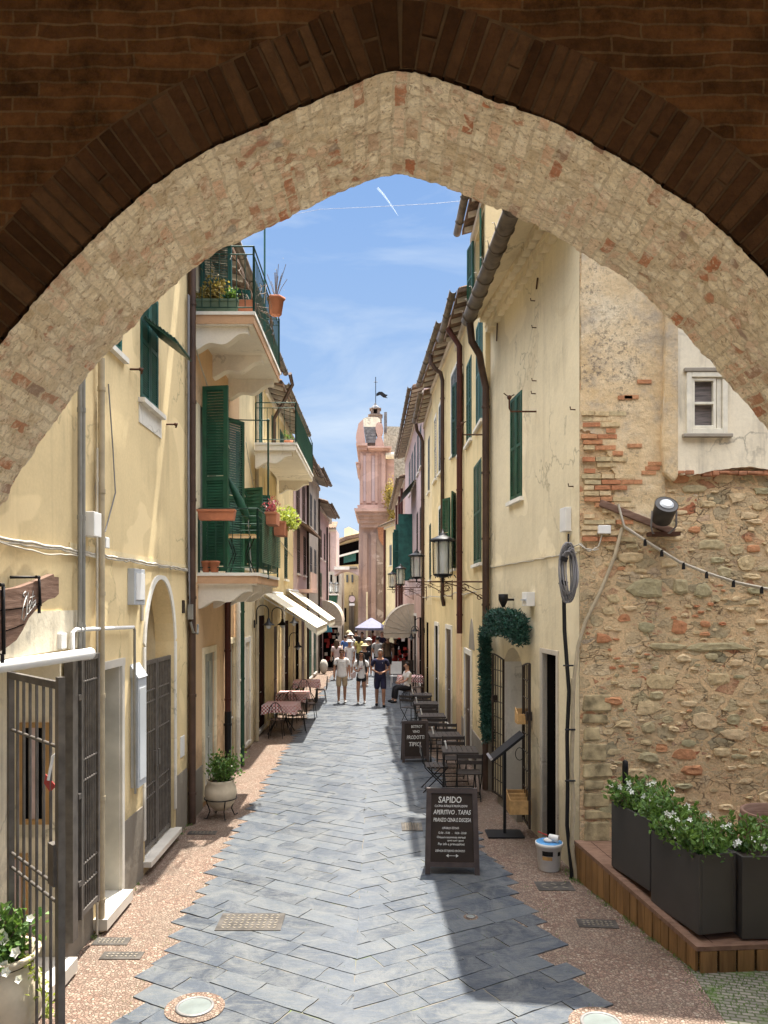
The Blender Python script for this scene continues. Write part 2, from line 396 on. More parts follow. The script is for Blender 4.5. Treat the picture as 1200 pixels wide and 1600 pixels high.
# bricks (dark passage side of the gate)
def brickmat(name, c1, c2, mort, src='Object', sw=.31, row=.075, swap=True):
    k = NT(name, .95, 0, .04); t = k.n('TexCoord'); sp = k.n('SeparateXYZ'); cb = k.n('CombineXYZ'); k.l(t.outputs[src], sp.inputs[0])
    ad = k.math('ADD', sp.outputs[0], sp.outputs[1] if swap else 0)
    k.l(ad, cb.inputs[0]); k.l(sp.outputs[2] if swap else sp.outputs[1], cb.inputs[1])
    dn = k.noise(t.outputs[src], 2.5, 4); dv = k.n('VectorMath'); dv.operation = 'SCALE'
    nz = k.n('TexNoise'); nz.inputs['Scale'].default_value = 3; k.l(t.outputs[src], nz.inputs[0]); k.l(nz.outputs['Color'], dv.inputs[0]); dv.inputs['Scale'].default_value = .075
    av = k.n('VectorMath'); av.operation = 'ADD'; k.l(cb.outputs[0], av.inputs[0]); k.l(dv.outputs[0], av.inputs[1])
    br = k.n('TexBrick'); br.inputs['Scale'].default_value = 1; br.inputs['Brick Width'].default_value = sw; br.inputs['Row Height'].default_value = row
    br.inputs['Mortar Size'].default_value = .008; br.inputs['Mortar Smooth'].default_value = .6; br.inputs['Bias'].default_value = -.1; br.offset_frequency = 2; br.squash = 1.35; br.squash_frequency = 3
    br.inputs['Color1'].default_value = (*c1,1); br.inputs['Color2'].default_value = (*c2,1); br.inputs['Mortar'].default_value = (*mort,1)
    k.l(av.outputs[0], br.inputs[0])
    n = k.noise(t.outputs[src], 5, 8, .75); c = k.mix(.85, br.outputs[0], k.ramp(n, [(.32,.25),(.68,1.45)]), 'MULTIPLY')
    k.col(c); b = k.bump(br.outputs['Fac'], -.8, .02); k.bump(k.noise(t.outputs[src], 14, 7, .7), .9, .02, b); return k.m
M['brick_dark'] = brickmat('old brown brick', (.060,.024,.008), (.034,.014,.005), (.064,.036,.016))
M['voussoir'] = None
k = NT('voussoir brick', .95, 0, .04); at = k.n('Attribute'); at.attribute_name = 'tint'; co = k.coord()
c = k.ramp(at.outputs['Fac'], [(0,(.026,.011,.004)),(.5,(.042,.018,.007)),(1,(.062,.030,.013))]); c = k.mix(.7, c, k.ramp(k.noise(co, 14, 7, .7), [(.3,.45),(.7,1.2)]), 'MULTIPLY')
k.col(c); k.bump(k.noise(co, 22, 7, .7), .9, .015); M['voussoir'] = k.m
M['mortar'] = simple('lime mortar', (.050,.028,.013), .95, 0, .2, 12, .5, .05)
# rubble and brick of the arch soffit and of the side wall
def rubble(name, src, s1, s2, stops, mortar, mw, bump=.02, rot=(0,0,0), mcover=.35, extra=None, tilt=None):
    k = NT(name, .92, 0, .15); co = k.coord(s1, rot, src)
    nz = k.n('TexNoise'); nz.inputs['Scale'].default_value = .9; nz.inputs['Detail'].default_value = 5; k.l(co, nz.inputs[0])
    dv = k.n('VectorMath'); dv.operation = 'SCALE'; dv.inputs['Scale'].default_value = .9; k.l(nz.outputs['Color'], dv.inputs[0])
    av = k.n('VectorMath'); av.operation = 'ADD'; k.l(co, av.inputs[0]); k.l(dv.outputs[0], av.inputs[1])
    def layer(sc):
        a = k.n('TexVoronoi'); a.inputs['Scale'].default_value = sc; k.l(av.outputs[0], a.inputs[0]); a.inputs['Randomness'].default_value = .95
        e = k.n('TexVoronoi'); e.feature = 'DISTANCE_TO_EDGE'; e.inputs['Scale'].default_value = sc; e.inputs['Randomness'].default_value = .95; k.l(av.outputs[0], e.inputs[0])
        s_ = k.n('SeparateColor'); k.l(a.outputs['Color'], s_.inputs[0])
        ed = k.math('SUBTRACT', e.outputs['Distance'], k.math('MULTIPLY', k.noise(co, sc*3, 5, .7), mw))
        return s_.outputs[0], s_.outputs[1], k.ramp(ed, [(.0,0.0),(.05,1.0)])
    r1, q1, e1 = layer(1.0); r2, q2, e2 = layer(2.3)
    c1 = k.ramp(r1, stops); c2 = k.ramp(r2, stops)
    sel = k.ramp(q1, [(.48,0.0),(.5,1.0)])
    c = k.mix(sel, c1, c2); e = k.mix(sel, e1, e2)
    cov = k.ramp(k.noise(k.coord((1,1,1), (0,0,0), src), 2.2, 7, .65), [(.5-mcover*.3,0.0),(.62-mcover*.2,1.0)])
    e = k.mix(cov, k.mix(.75, e, 0.0), e)
    det = k.noise(co, 6, 9, .75)
    c = k.mix(.75, c, k.ramp(det, [(.3,.62),(.62,1.25)]), 'MULTIPLY')
    mo = k.mix(k.noise(co, 1.2, 6), tuple(x*.75 for x in mortar), tuple(min(1,x*1.15) for x in mortar))
    mo = k.mix(.45, mo, k.ramp(det, [(.32,.55),(.5,1.1)]), 'MULTIPLY')
    c = k.mix(e, mo, c)
    # small dark pits and missing chips
    pit = k.ramp(k.noise(co, 2.6, 3, .5, 1.2), [(.66,0.0),(.70,.75)]); c = k.mix(pit, c, tuple(x*.28 for x in mortar))
    if extra: c = extra(k, c, co, det)
    k.col(c); b = k.bump(e, .5, bump); k.bump(det, .9, bump*1.2, b); return k.m
cream = [(0,(.66,.54,.34)),(.3,(.76,.63,.41)),(.55,(.60,.52,.37)),(.75,(.80,.68,.46)),(.86,(.60,.38,.22)),(.93,(.46,.22,.12)),(1,(.40,.35,.26))]
def soffit_mat():
    k = NT('soffit masonry', .95, 0, .08); t = k.n('TexCoord'); sp = k.n('SeparateXYZ'); k.l(t.outputs['UV'], sp.inputs[0]); uv = t.outputs['UV']
    nz = k.n('TexNoise'); nz.inputs['Scale'].default_value = 4; nz.inputs['Detail'].default_value = 6; nz.inputs['Roughness'].default_value = .65; k.l(uv, nz.inputs[0])
    dv = k.n('VectorMath'); dv.operation = 'SCALE'; dv.inputs['Scale'].default_value = .072; k.l(nz.outputs['Color'], dv.inputs[0])
    def layer(rot, bw, rh_, ms):
        m = k.n('Mapping'); m.inputs['Rotation'].default_value = (0,0,rot); k.l(uv, m.inputs[0])
        av = k.n('VectorMath'); av.operation = 'ADD'; k.l(m.outputs[0], av.inputs[0]); k.l(dv.outputs[0], av.inputs[1])
        br = k.n('TexBrick'); br.inputs['Scale'].default_value = 1; br.inputs['Brick Width'].default_value = bw; br.inputs['Row Height'].default_value = rh_; br.inputs['Mortar Size'].default_value = ms; br.inputs['Mortar Smooth'].default_value = .35; br.inputs['Bias'].default_value = 0
        br.inputs['Color1'].default_value = (0,0,0,1); br.inputs['Color2'].default_value = (1,1,1,1); br.inputs['Mortar'].default_value = (.5,.5,.5,1); k.l(av.outputs[0], br.inputs[0]); return br.outputs['Color'], br.outputs['Fac']
    c1, f1 = layer(math.pi/2, .19, .078, .010)
    vo = k.n('TexVoronoi'); vo.inputs['Scale'].default_value = 15; ve = k.n('TexVoronoi'); ve.feature = 'DISTANCE_TO_EDGE'; ve.inputs['Scale'].default_value = 15
    av = k.n('VectorMath'); av.operation = 'ADD'; k.l(uv, av.inputs[0]); k.l(dv.outputs[0], av.inputs[1]); k.l(av.outputs[0], vo.inputs[0]); k.l(av.outputs[0], ve.inputs[0])
    sc = k.n('SeparateColor'); k.l(vo.outputs['Color'], sc.inputs[0]); f2 = k.ramp(ve.outputs['Distance'], [(.0,1.0),(.14,0.0)])
    sel = k.ramp(k.noise(uv, 2.2, 5), [(.54,0.0),(.56,1.0)])
    rnd = k.mix(sel, c1, sc.outputs[0]); mor = k.mix(sel, f1, f2)
    stops = [(0,(.66,.52,.33)),(.18,(.84,.71,.50)),(.36,(.58,.44,.27)),(.52,(.86,.73,.52)),(.66,(.66,.42,.27)),(.76,(.80,.67,.46)),(.88,(.52,.33,.21)),(.95,(.50,.20,.10)),(1,(.36,.30,.23))]
    c = k.ramp(rnd, stops); 
    smear = k.ramp(k.noise(uv, 7, 8, .72), [(.48,0.0),(.61,.72)]); c = k.mix(smear, c, (.88,.77,.57))       # lime smeared over the bricks
    c = k.mix(k.math('MULTIPLY', mor, .6), c, (.50,.39,.25))
    chips = k.noise(uv, 26, 6, .75, .8); c = k.mix(k.ramp(chips, [(.55,0.0),(.63,.85)]), c, (.34,.22,.13)); c = k.mix(k.ramp(chips, [(.22,.8),(.36,0.0)]), c, (.86,.78,.62))
    c = k.mix(.6, c, k.ramp(k.noise(uv, 48, 6, .8), [(.3,.6),(.55,1.2)]), 'MULTIPLY')
    c = k.mix(k.ramp(k.noise(uv, 1.1, 6, .6), [(.5,0.0),(.75,.30)]), c, (.50,.45,.38))
    k.col(c); b = k.bump(mor, -.7, .02); b = k.bump(chips, .7, .016, b); k.bump(k.noise(uv, 55, 5, .8), .8, .008, b); return k.m
M['soffit'] = soffit_mat()
wallc = [(0,(.40,.36,.23)),(.2,(.52,.43,.27)),(.4,(.60,.48,.31)),(.55,(.36,.33,.22)),(.7,(.56,.43,.26)),(.80,(.58,.31,.18)),(.9,(.48,.18,.09)),(1,(.48,.41,.31))]
def rubblewall():
    k = NT('rubble wall', .95, 0, .08); co = k.coord((3.6,3.6,6.6)); raw = k.coord()
    def disp(amt, sc):
        nz = k.n('TexNoise'); nz.inputs['Scale'].default_value = sc; nz.inputs['Detail'].default_value = 6; nz.inputs['Roughness'].default_value = .6; k.l(raw, nz.inputs[0])
        dv = k.n('VectorMath'); dv.operation = 'SCALE'; dv.inputs['Scale'].default_value = amt; k.l(nz.outputs['Color'], dv.inputs[0]); av = k.n('VectorMath'); av.operation = 'ADD'; k.l(co, av.inputs[0]); k.l(dv.outputs[0], av.inputs[1]); return av.outputs[0]
    d = disp(.9, 3.5)
    def lay(sc):
        a = k.n('TexVoronoi'); a.inputs['Scale'].default_value = sc; k.l(d, a.inputs[0]); e = k.n('TexVoronoi'); e.feature = 'DISTANCE_TO_EDGE'; e.inputs['Scale'].default_value = sc; k.l(d, e.inputs[0])
        s_ = k.n('SeparateColor'); k.l(a.outputs['Color'], s_.inputs[0]); return s_.outputs[0], s_.outputs[1], e.outputs['Distance']
    r1,q1,e1 = lay(1.0); r2,q2,e2 = lay(2.2); r3,q3,e3 = lay(4.6)
    stops = [(0,(.40,.35,.20)),(.14,(.56,.45,.27)),(.28,(.66,.52,.33)),(.42,(.34,.30,.19)),(.55,(.60,.45,.26)),(.68,(.50,.40,.25)),(.78,(.70,.56,.38)),(.87,(.55,.30,.17)),(.94,(.46,.17,.085)),(1,(.44,.36,.26))]
    c1, c2, c3 = k.ramp(r1, stops), k.ramp(r2, stops), k.ramp(r3, stops)
    s12 = k.ramp(q1, [(.55,0.0),(.56,1.0)]); s23 = k.ramp(q2, [(.6,0.0),(.61,1.0)])
    jn = k.math('MULTIPLY', k.noise(raw, 9, 7, .7), .22)
    E = lambda e, w_: k.ramp(k.math('SUBTRACT', e, jn), [(w_,0.0),(w_+.04,1.0)])
    c = k.mix(s12, c1, k.mix(s23, c2, c3)); e = k.mix(s12, E(e1,-.02), k.mix(s23, E(e2,-.03), E(e3,-.05)))
    cov = k.ramp(k.noise(raw, 1.5, 6, .6), [(.40,.25),(.56,1.0)]); e = k.math('MULTIPLY', e, cov)
    det = k.noise(raw, 24, 9, .78); big = k.noise(raw, 1.0, 5)
    c = k.mix(.8, c, k.ramp(det, [(.32,.45),(.65,1.3)]), 'MULTIPLY')
    mo = k.mix(big, (.60,.41,.22), (.84,.62,.37)); mo = k.mix(.6, mo, k.ramp(k.noise(raw, 45, 6, .8), [(.34,.5),(.6,1.15)]), 'MULTIPLY')
    c = k.mix(e, mo, c)
    # open joints: ragged gaps here and there round the stones, their shadow painted dark
    gap = k.math('MULTIPLY', k.ramp(e2, [(.0,1.0),(.05,0.0)]), k.ramp(k.noise(raw, 3.2, 5, .6), [(.52,0.0),(.58,1.0)])); c = k.mix(k.math('MULTIPLY', gap, .8), c, (.13,.085,.05))
    soot = k.ramp(k.noise(raw, .7, 7, .65), [(.48,0.0),(.70,.6)]); c = k.mix(soot, c, (.30,.25,.17))
    k.col(c); h = k.math('SUBTRACT', e, gap); b_ = k.bump(h, .8, .045); b_ = k.bump(det, .9, .02, b_); k.bump(k.noise(raw, 60, 5, .8), .7, .006, b_); return k.m
M['rubble'] = rubblewall()
M['stone'] = simple('squared sandstone', (.44,.35,.20), .95, 0, .32, 7, 1, .08)
M['stonelump'] = None
k = NT('field stone', .9, 0, .15); at = k.n('Attribute'); at.attribute_name = 'tint'; co = k.coord()
c = k.ramp(at.outputs['Fac'], [(0,(.38,.34,.20)),(.15,(.50,.41,.24)),(.3,(.60,.46,.26)),(.6,(.72,.55,.33)),(.78,(.62,.46,.27)),(.82,(.48,.20,.10)),(1,(.58,.30,.15))]); c = k.mix(.7, c, k.ramp(k.noise(co, 16, 8, .7), [(.3,.5),(.7,1.25)]), 'MULTIPLY')
k.col(c); k.bump(k.noise(co, 20, 8, .7), 1, .02); M['stonelump'] = k.m
M['rough_plaster0'] = plaster('rough ochre render', (.72,.54,.31), (.26,.22,.17), .8, (.40,.35,.27), .75, 1.0)
k = NT('grimy ochre render', .95, 0, .1); co = k.coord(); g = k.n('NewGeometry'); sz = k.n('SeparateXYZ'); k.l(g.outputs['Position'], sz.inputs[0])
c = k.ramp(k.noise(co, 1.3, 7, .65, .5), [(.3,(.62,.44,.23)),(.5,(.72,.55,.33)),(.7,(.78,.66,.46))])
msk = k.math('ADD', k.math('MULTIPLY', k.noise(co, .9, 5, .6), .6), k.math('MULTIPLY', k.noise(co, 4, 8, .7), .4)); c = k.mix(k.ramp(msk, [(.48,0.0),(.58,.8)]), c, (.42,.36,.28))
sp_ = k.noise(co, 22, 7, .8); c = k.mix(k.math('MULTIPLY', k.ramp(sp_, [(.50,0.0),(.60,.8)]), k.ramp(k.noise(co, 1.4, 5), [(.42,0.0),(.60,1.0)])), c, (.15,.125,.10))
c = k.mix(.4, c, k.ramp(k.noise(co, 40, 5, .7), [(.3,.6),(.7,1.05)]), 'MULTIPLY'); k.col(c); b1 = k.bump(k.noise(co, 3, 7, .65), .8, .05); k.bump(sp_, .7, .012, b1); M['rough_plaster'] = k.m
M['tiles'] = brickmat('roof tiles', (.24,.155,.105), (.19,.135,.10), (.09,.07,.05), 'Object', .25, .3)
M['tiles_pale'] = brickmat('pale roof slates', (.46,.42,.33), (.38,.35,.28), (.20,.18,.14), 'Object', .3, .3)
M['brick_red'] = simple('red brick', (.42,.19,.10), .9, 0, .25, 14, .6)
# red and white check
k = NT('red check cloth', .9, 0, .1); ck = k.n('TexChecker'); ck.inputs['Scale'].default_value = 24; ck.inputs[1].default_value = (.42,.07,.075,1); ck.inputs[2].default_value = (.72,.66,.62,1)
k.l(k.coord(), ck.inputs[0]); k.col(ck.outputs[0]); M['check'] = k.m
# weathered sign wood, deck boards
k = NT('weathered barrel wood', .8, 0, .2); co = k.coord((1,1.2,14)); n = k.noise(co, 2, 8, .7, .5); k.col(k.ramp(n, [(.3,(.10,.055,.035)),(.55,(.20,.12,.085)),(.75,(.30,.21,.15))])); k.bump(n, .6, .01); M['oldwood'] = k.m
k = NT('deck fascia wood', .55, 0, .3); co = k.coord((9,9,.8)); n = k.noise(co, 2, 8, .65, .4); at = k.n('Attribute'); at.attribute_name = 'tint'
k.col(k.mix(.6, k.ramp(n, [(.3,(.15,.075,.026)),(.7,(.30,.165,.062))]), k.ramp(at.outputs['Fac'], [(0,.55),(1,1.1)]), 'MULTIPLY')); k.bump(n, .3, .005); M['deck'] = k.m
k = NT('deck boards', .6, 0, .3); co = k.coord((2,9,2)); n = k.noise(co, 3, 8, .65, .4); k.col(k.ramp(n, [(.3,(.13,.07,.045)),(.7,(.25,.15,.10))])); k.bump(n, .3, .005); M['deck_top'] = k.m
M['chalkboard'] = simple('chalkboard', (.030,.019,.013), .8, 0, .15, 4, .1)
M['board_frame'] = simple('dark wood frame', (.060,.042,.036), .55, 0, .2, 7, .15)
M['chalk'] = simple('chalk', (.62,.60,.55), .95, 0, .05)
# ------------------------------------------------------------ building helpers
def wall_mesh(mb, fc, u0, u1, z0, z1, ops, depth=.22, mi=0, mi_rev=None, o=0):
    """front skin with real openings and reveals; ops = [(u0,u1,z0,z1)]"""
    mi_rev = mi if mi_rev is None else mi_rev
    us = sorted(set([u0,u1]+[x for p in ops for x in p[:2] if u0 < x < u1])); zs = sorted(set([z0,z1]+[x for p in ops for x in p[2:4] if z0 < x < z1]))
    for i in range(len(us)-1):
        for j in range(len(zs)-1):
            cu = (us[i]+us[i+1])/2; cz = (zs[j]+zs[j+1])/2
            if any(p[0] < cu < p[1] and p[2] < cz < p[3] for p in ops): continue
            mb.add([fc.pt(us[i],zs[j],o), fc.pt(us[i+1],zs[j],o), fc.pt(us[i+1],zs[j+1],o), fc.pt(us[i],zs[j+1],o)], [(0,1,2,3)], mi)
    for a,b,c,d in [p[:4] for p in ops]:
        a_, b_ = max(a,u0), min(b,u1)
        for q in (((a_,c),(a_,d)), ((b_,c),(b_,d)), ((a_,d),(b_,d)), ((a_,c),(b_,c))):
            mb.add([fc.pt(*q[0],o), fc.pt(*q[1],o), fc.pt(*q[1],o-depth), fc.pt(*q[0],o-depth)], [(0,1,2,3)], mi_rev)
def shell(mb, fc, u0, u1, z0, z1, D, mi=0):
    """ends, back and top of a building behind its front skin"""
    c = [fc.pt(u0,z0), fc.pt(u0,z0,-D), fc.pt(u1,z0,-D), fc.pt(u1,z0)]; h = Vector((0,0,z1-z0))
    for i in range(3): mb.add([c[i], c[i+1], c[i+1]+h, c[i]+h], [(0,1,2,3)], mi)
    mb.add([x+h for x in c], [(0,1,2,3)], mi)
    mb.add([fc.pt(u0,z0,-.45), fc.pt(u1,z0,-.45), fc.pt(u1,z1,-.45), fc.pt(u0,z1,-.45)], [(0,1,2,3)], mi)
def shutter_mb(fc, u0, u1, z0, z1, o0, th=.035, slats=18, fr=.055, mi=0, hinge=None, ang=0):
    """louvred leaf in the plane; hinge='a'/'b' and ang open it outwards"""
    mb = MB()
    if hinge == 'a': org = fc.pt(u0, z0, o0); t = (Matrix.Rotation(ang*sgn(fc), 3, 'Z') @ fc.t); W_ = u1-u0
    elif hinge == 'b': org = fc.pt(u1, z0, o0); t = (Matrix.Rotation(-ang*sgn(fc), 3, 'Z') @ -fc.t); W_ = u1-u0
    else: org = fc.pt(u0, z0, o0); t = fc.t; W_ = u1-u0
    n = Vector((0,0,1)).cross(t).normalized()
    if hinge is None and n.dot(fc.n) < 0: n = -n
    Z = Vector((0,0,1)); H = z1-z0
    fr = min(fr, W_*.2)
    mb.obox(org, t*fr, n*th, Z*H, mi); mb.obox(org+t*(W_-fr), t*fr, n*th, Z*H, mi)
    for zz in (0, H*.5-fr/2, H-fr): mb.obox(org+t*fr+Z*zz, t*(W_-2*fr), n*th, Z*fr, mi)
    for k_ in range(slats):
        for hb in (0, 1):
            lo = fr+hb*(H*.5-fr/2); sp = (H*.5-1.5*fr)/slats; z = lo+sp*k_+.002
            tl = n*th*.8 + Z*sp*.92
            mb.obox(org+t*fr+Z*(z+sp*.2), t*(W_-2*fr), -tl if False else Vector(tl)*1.0, Z*min(.010, sp*.30), mi)
    return mb
def sgn(fc): return 1 if fc.t.cross(fc.n).z > 0 else -1
def add_window(root, fc, r, mat='green', style='closed', slats=14, sill=True, name='window', frame_w=False, surround=None, ang=2.4):
    u0,u1,z0,z1 = r
    mb = MB(); f = .05
    fc.slab(mb, u0, u0+f, z0, z1, -.16, -.10); fc.slab(mb, u1-f, u1, z0, z1, -.16, -.10)
    fc.slab(mb, u0+f, u1-f, z1-f, z1, -.16, -.10); fc.slab(mb, u0+f, u1-f, z0, z0+f, -.16, -.10); fc.slab(mb, (u0+u1)/2-.02, (u0+u1)/2+.02, z0+f, z1-f, -.16, -.10)
    w_ = mb.build(name, M['frame_w'], root)
    g = MB(); fc.slab(g, u0, u1, z0, z1, -.19, -.165); g.build('pane', M['glass'], w_)
    um = (u0+u1)/2
    if style == 'closed':
        for a, b in ((u0+.01, um-.004), (um+.004, u1-.01)): shutter_mb(fc, a, b, z0+.02, z1-.01, -.025, slats=slats).build('shutter', M[mat], w_)
    elif style == 'open':
        wd = (u1-u0)/2
        shutter_mb(fc, u0, u0+wd, z0, z1, .03, slats=slats, hinge='a', ang=ang).build('shutter', M[mat], w_)
        shutter_mb(fc, u1-wd, u1, z0, z1, .03, slats=slats, hinge='b', ang=ang).build('shutter', M[mat], w_)
    if sill:
        s_ = MB(); fc.slab(s_, u0-.08, u1+.08, z0-.06, z0-.002, -.10, .06); s_.build('sill', M['white'], w_)
    if surround:
        s_ = MB(); q = .09
        fc.slab(s_, u0-q, u0, z0, z1+q, -.01, .012); fc.slab(s_, u1, u1+q, z0, z1+q, -.01, .012); fc.slab(s_, u0, u1, z1, z1+q, -.01, .012); s_.build('surround', M[surround], w_)
    return w_
def add_door(root, fc, r, mat='door_wood', o=-.012, jamb=None, glazed=False, thr=True):
    u0,u1,z0,z1 = r; mb = MB()
    fc.slab(mb, u0, u1, z0, z1, o-.05, o)
    if not glazed:
        wd = u1-u0
        for a,b in ((.12,.46),(.54,.88)):
            for c,d in ((.06,.42),(.48,.94)): fc.slab(mb, u0+wd*a, u0+wd*b, z0+(z1-z0)*c, z0+(z1-z0)*d, o, o+.015)
    d_ = mb.build('door', M[mat], root)
    h = MB(); h.tube([fc.pt(u0+.1, z0+1.0, o+.06), fc.pt(u0+.22, z0+1.0, o+.06)], .012, 6); h.build('handle', M['chrome'], d_)
    if jamb:
        j = MB(); q = .11
        fc.slab(j, u0-q, u0-.001, z0, z1+q, -.02, .03); fc.slab(j, u1+.001, u1+q, z0, z1+q, -.02, .03); fc.slab(j, u0, u1, z1+.001, z1+q, -.02, .03)
        j.build('door_frame', M[jamb], root)
    if thr:
        j = MB(); fc.slab(j, u0-.03, u1+.03, z0-.0, z0+.07, -.2, .05); j.build('threshold', M['marble'], root)
def eave(root, fc, u0, u1, z, over=.4, mat='tiles', gut=True, gr=.075, rise=.35, D=3.0, rafters=True, gname='zinc', under='grey_beige'):
    mb = MB()
    a = fc.pt(u0, z, over); b = fc.pt(u1, z, over); c = fc.pt(u1, z+rise*(D+over)*.8, -D); d = fc.pt(u0, z+rise*(D+over)*.8, -D)
    up = Vector((0,0,.09)); mb.add([a,b,c,d,a+up,b+up,c+up,d+up], [(0,1,2,3),(4,5,6,7),(0,1,5,4),(1,2,6,5),(2,3,7,6),(3,0,4,7)], 0)
    # rounded tile ends along the edge
    L_ = u1-u0; n = max(2, int(L_/.22))
    for i in range(n):
        u = u0+(i+.5)*L_/n; mb.tube([fc.pt(u, z+.08, over-.05), fc.pt(u, z+.08+rise*.8*.7, over-.75)], .08, 7)
    rf = mb.build('roof', [M[mat]], root)
    if rafters:
        r_ = MB(); n = max(2, int(L_/.55))
        for i in range(n):
            u = u0+(i+.5)*L_/n
            r_.obox(fc.pt(u-.035, z-.09, over-.02), fc.t*.07, fc.pt(0,rise*.8*over,0)-fc.pt(0,0,over), Vector((0,0,.085)))
        fc.slab(r_, u0, u1, z-.22, z-.08, 0.001, .06)
        r_.build('eave_moulding', M[under], root)
    if gut:
        g = MB(); pts = []; th = 8
        ring = [(math.cos(math.pi+math.pi*k/th)*gr, math.sin(math.pi+math.pi*k/th)*gr) for k in range(th+1)]
        ring2 = [(x*.88, y*.88) for x, y in ring[::-1]]; pr = ring+ring2
        vs = [fc.pt(u0-.03, z+.05+y, over+gr+x+.02) for x,y in pr] + [fc.pt(u1+.03, z+.05+y, over+gr+x+.02) for x,y in pr]; m_ = len(pr)
        g.add(vs, [tuple(range(m_)), tuple(range(m_,2*m_))]+[(i,(i+1)%m_,m_+(i+1)%m_,m_+i) for i in range(m_)], 0, True)
        k_ = u0+.4
        while k_ < u1:
            g.tube([fc.pt(k_, z+.05+y*1.08, over+gr+x*1.08+.02) for x,y in ring], .012, 5); k_ += .9
        g.build('gutter', M[gname], root)
def pipe(root, pts, r, mat, name='downpipe', n=10, clamps=None):
    mb = MB(); mb.tube(pts, r, n)
    if clamps:
        a, b = Vector(pts[clamps[0]]), Vector(pts[clamps[1]]); L_ = (b-a).length; m_ = max(1, int(L_/clamps[2]))
        for i in range(m_+1):
            p = a.lerp(b, (i+.3)/(m_+.6)); d = (b-a).normalized()*.02; mb.tube([p-d, p+d], r*1.18, n)
    return mb.build(name, M[mat], root)
def wavy(pts, sag=.03, seg=8, jit=.01):
    out_ = []
    for a, b in zip(pts[:-1], pts[1:]):
        a = Vector(a); b = Vector(b)
        for i in range(seg):
            t = i/seg; p = a.lerp(b, t); p.z -= sag*4*t*(1-t); out_.append(p+Vector((0, random.uniform(-jit,jit)*.5, random.uniform(-jit,jit))))
    out_.append(Vector(pts[-1])); return out_
def railing(fc, u0, u1, z0, z1, o, step=.12, r=.009, sides=True, mat='green_dark', root=None, scroll=False, depth=None):
    depth = depth or o
    mb = MB()
    def run(p, q):
        Z = Vector((0,0,1)); H = z1-z0
        for z in (.08, H-.12, H): mb.tube([p+Z*z, q+Z*z], r*1.3 if z == H else r, 6)
        n = max(1, int((q-p).length/step))
        for i in range(n+1):
            a = p.lerp(q, i/n); 
            if i in (0, n): mb.tube([a, a+Z*H], r*2, 6)
            else:
                mb.tube([a+Z*.08, a+Z*(H-.12)], r*.8, 5)
                if scroll:
                    d = (q-p).normalized()
                    for zc in (.30*H, .62*H):
                        mb.tube([a+Z*(zc+.07*math.sin(t*.7))+d*(.045*math.cos(t*.7)) for t in range(0, 10)], r*.6, 4)
    p0 = fc.pt(u0,z0,.02); p1 = fc.pt(u0,z0,o-.03); p2 = fc.pt(u1,z0,o-.03); p3 = fc.pt(u1,z0,.02)
    run(p1, p2)
    if sides: run(p0, p1); run(p2, p3)
    return mb
def balcony(root, fc, u0, u1, z0, z1, o, rail=1.0, consoles=3, mat='balcony', edge='terra_band', rmat='green_dark', scroll=False, step=.12):
    mb = MB(); fc.slab(mb, u0, u1, z0, z1-.05, 0, o-.04, 0); fc.slab(mb, u0-.03, u1+.03, z1-.05, z1, 0, o, 1)
    fc.slab(mb, u0-.012, u1+.012, z0+.02, z1-.051, 0, o-.02, 2)
    b_ = mb.build('balcony', [M[mat], M['white'], M[edge]], root)
    for i in range(consoles):   # scrolled brackets
        u = u0+.06+(u1-u0-.30)*i/(max(1,consoles-1))
        prof = []
        D = (o-.12); H = .34
        for t in range(0, 25):
            s_ = t/24; x = D*(1-s_); zz = -H*(.30+.70*s_**.8)+.045*math.sin(s_*11)*(1-s_*.3)
            prof.append((x, zz))
        prof = [(D,0)] + prof + [(0,0)]
        c = MB(); c.prism([fc.pt(u, z0-.001+zz, x+.001) for x,zz in prof], fc.t*.20, 0); c.build('console', M[mat], b_)
    rl = railing(fc, u0+.03, u1-.03, z1, z1+rail, o, scroll=scroll, step=step); rl.build('railing', M[rmat], b_)
    return b_
# ============================================================ ground
gm = MB(); gm.add([(-300,-60,-.012),(300,-60,-.012),(300,900,-.012),(-300,900,-.012)], [(0,1,2,3)]); tag(gm.build('ground', M['plinth']), kind='structure')
gm = MB(); gm.add([(-3.4,-7,0),(3.9,-7,0),(3.9,66,0),(-7,90,0),(-3.4,44,0)], [(0,1,2,3,4)]); tag(gm.build('cobbled_pavement', M['cobble']), kind='structure')
gm = MB(); gm.add([(2.66,5.2,.004),(9,5.2,.004),(9,9.2,.004),(2.5,9.2,.004),(2.80,6.9,.004)], [(0,1,2,3,4)]); tag(gm.build('side_pavement', M['setts']), kind='structure')
gm = MB(); gm.add([(-40,-50,.002),(40,-50,.002),(40,-2.2,.002),(-40,-2.2,.002)], [(0,1,2,3)]); tag(gm.build('added_bounce_paving', M['marble']), kind='structure')  # pale sheet added unseen behind the camera to bounce sunlight into the arch
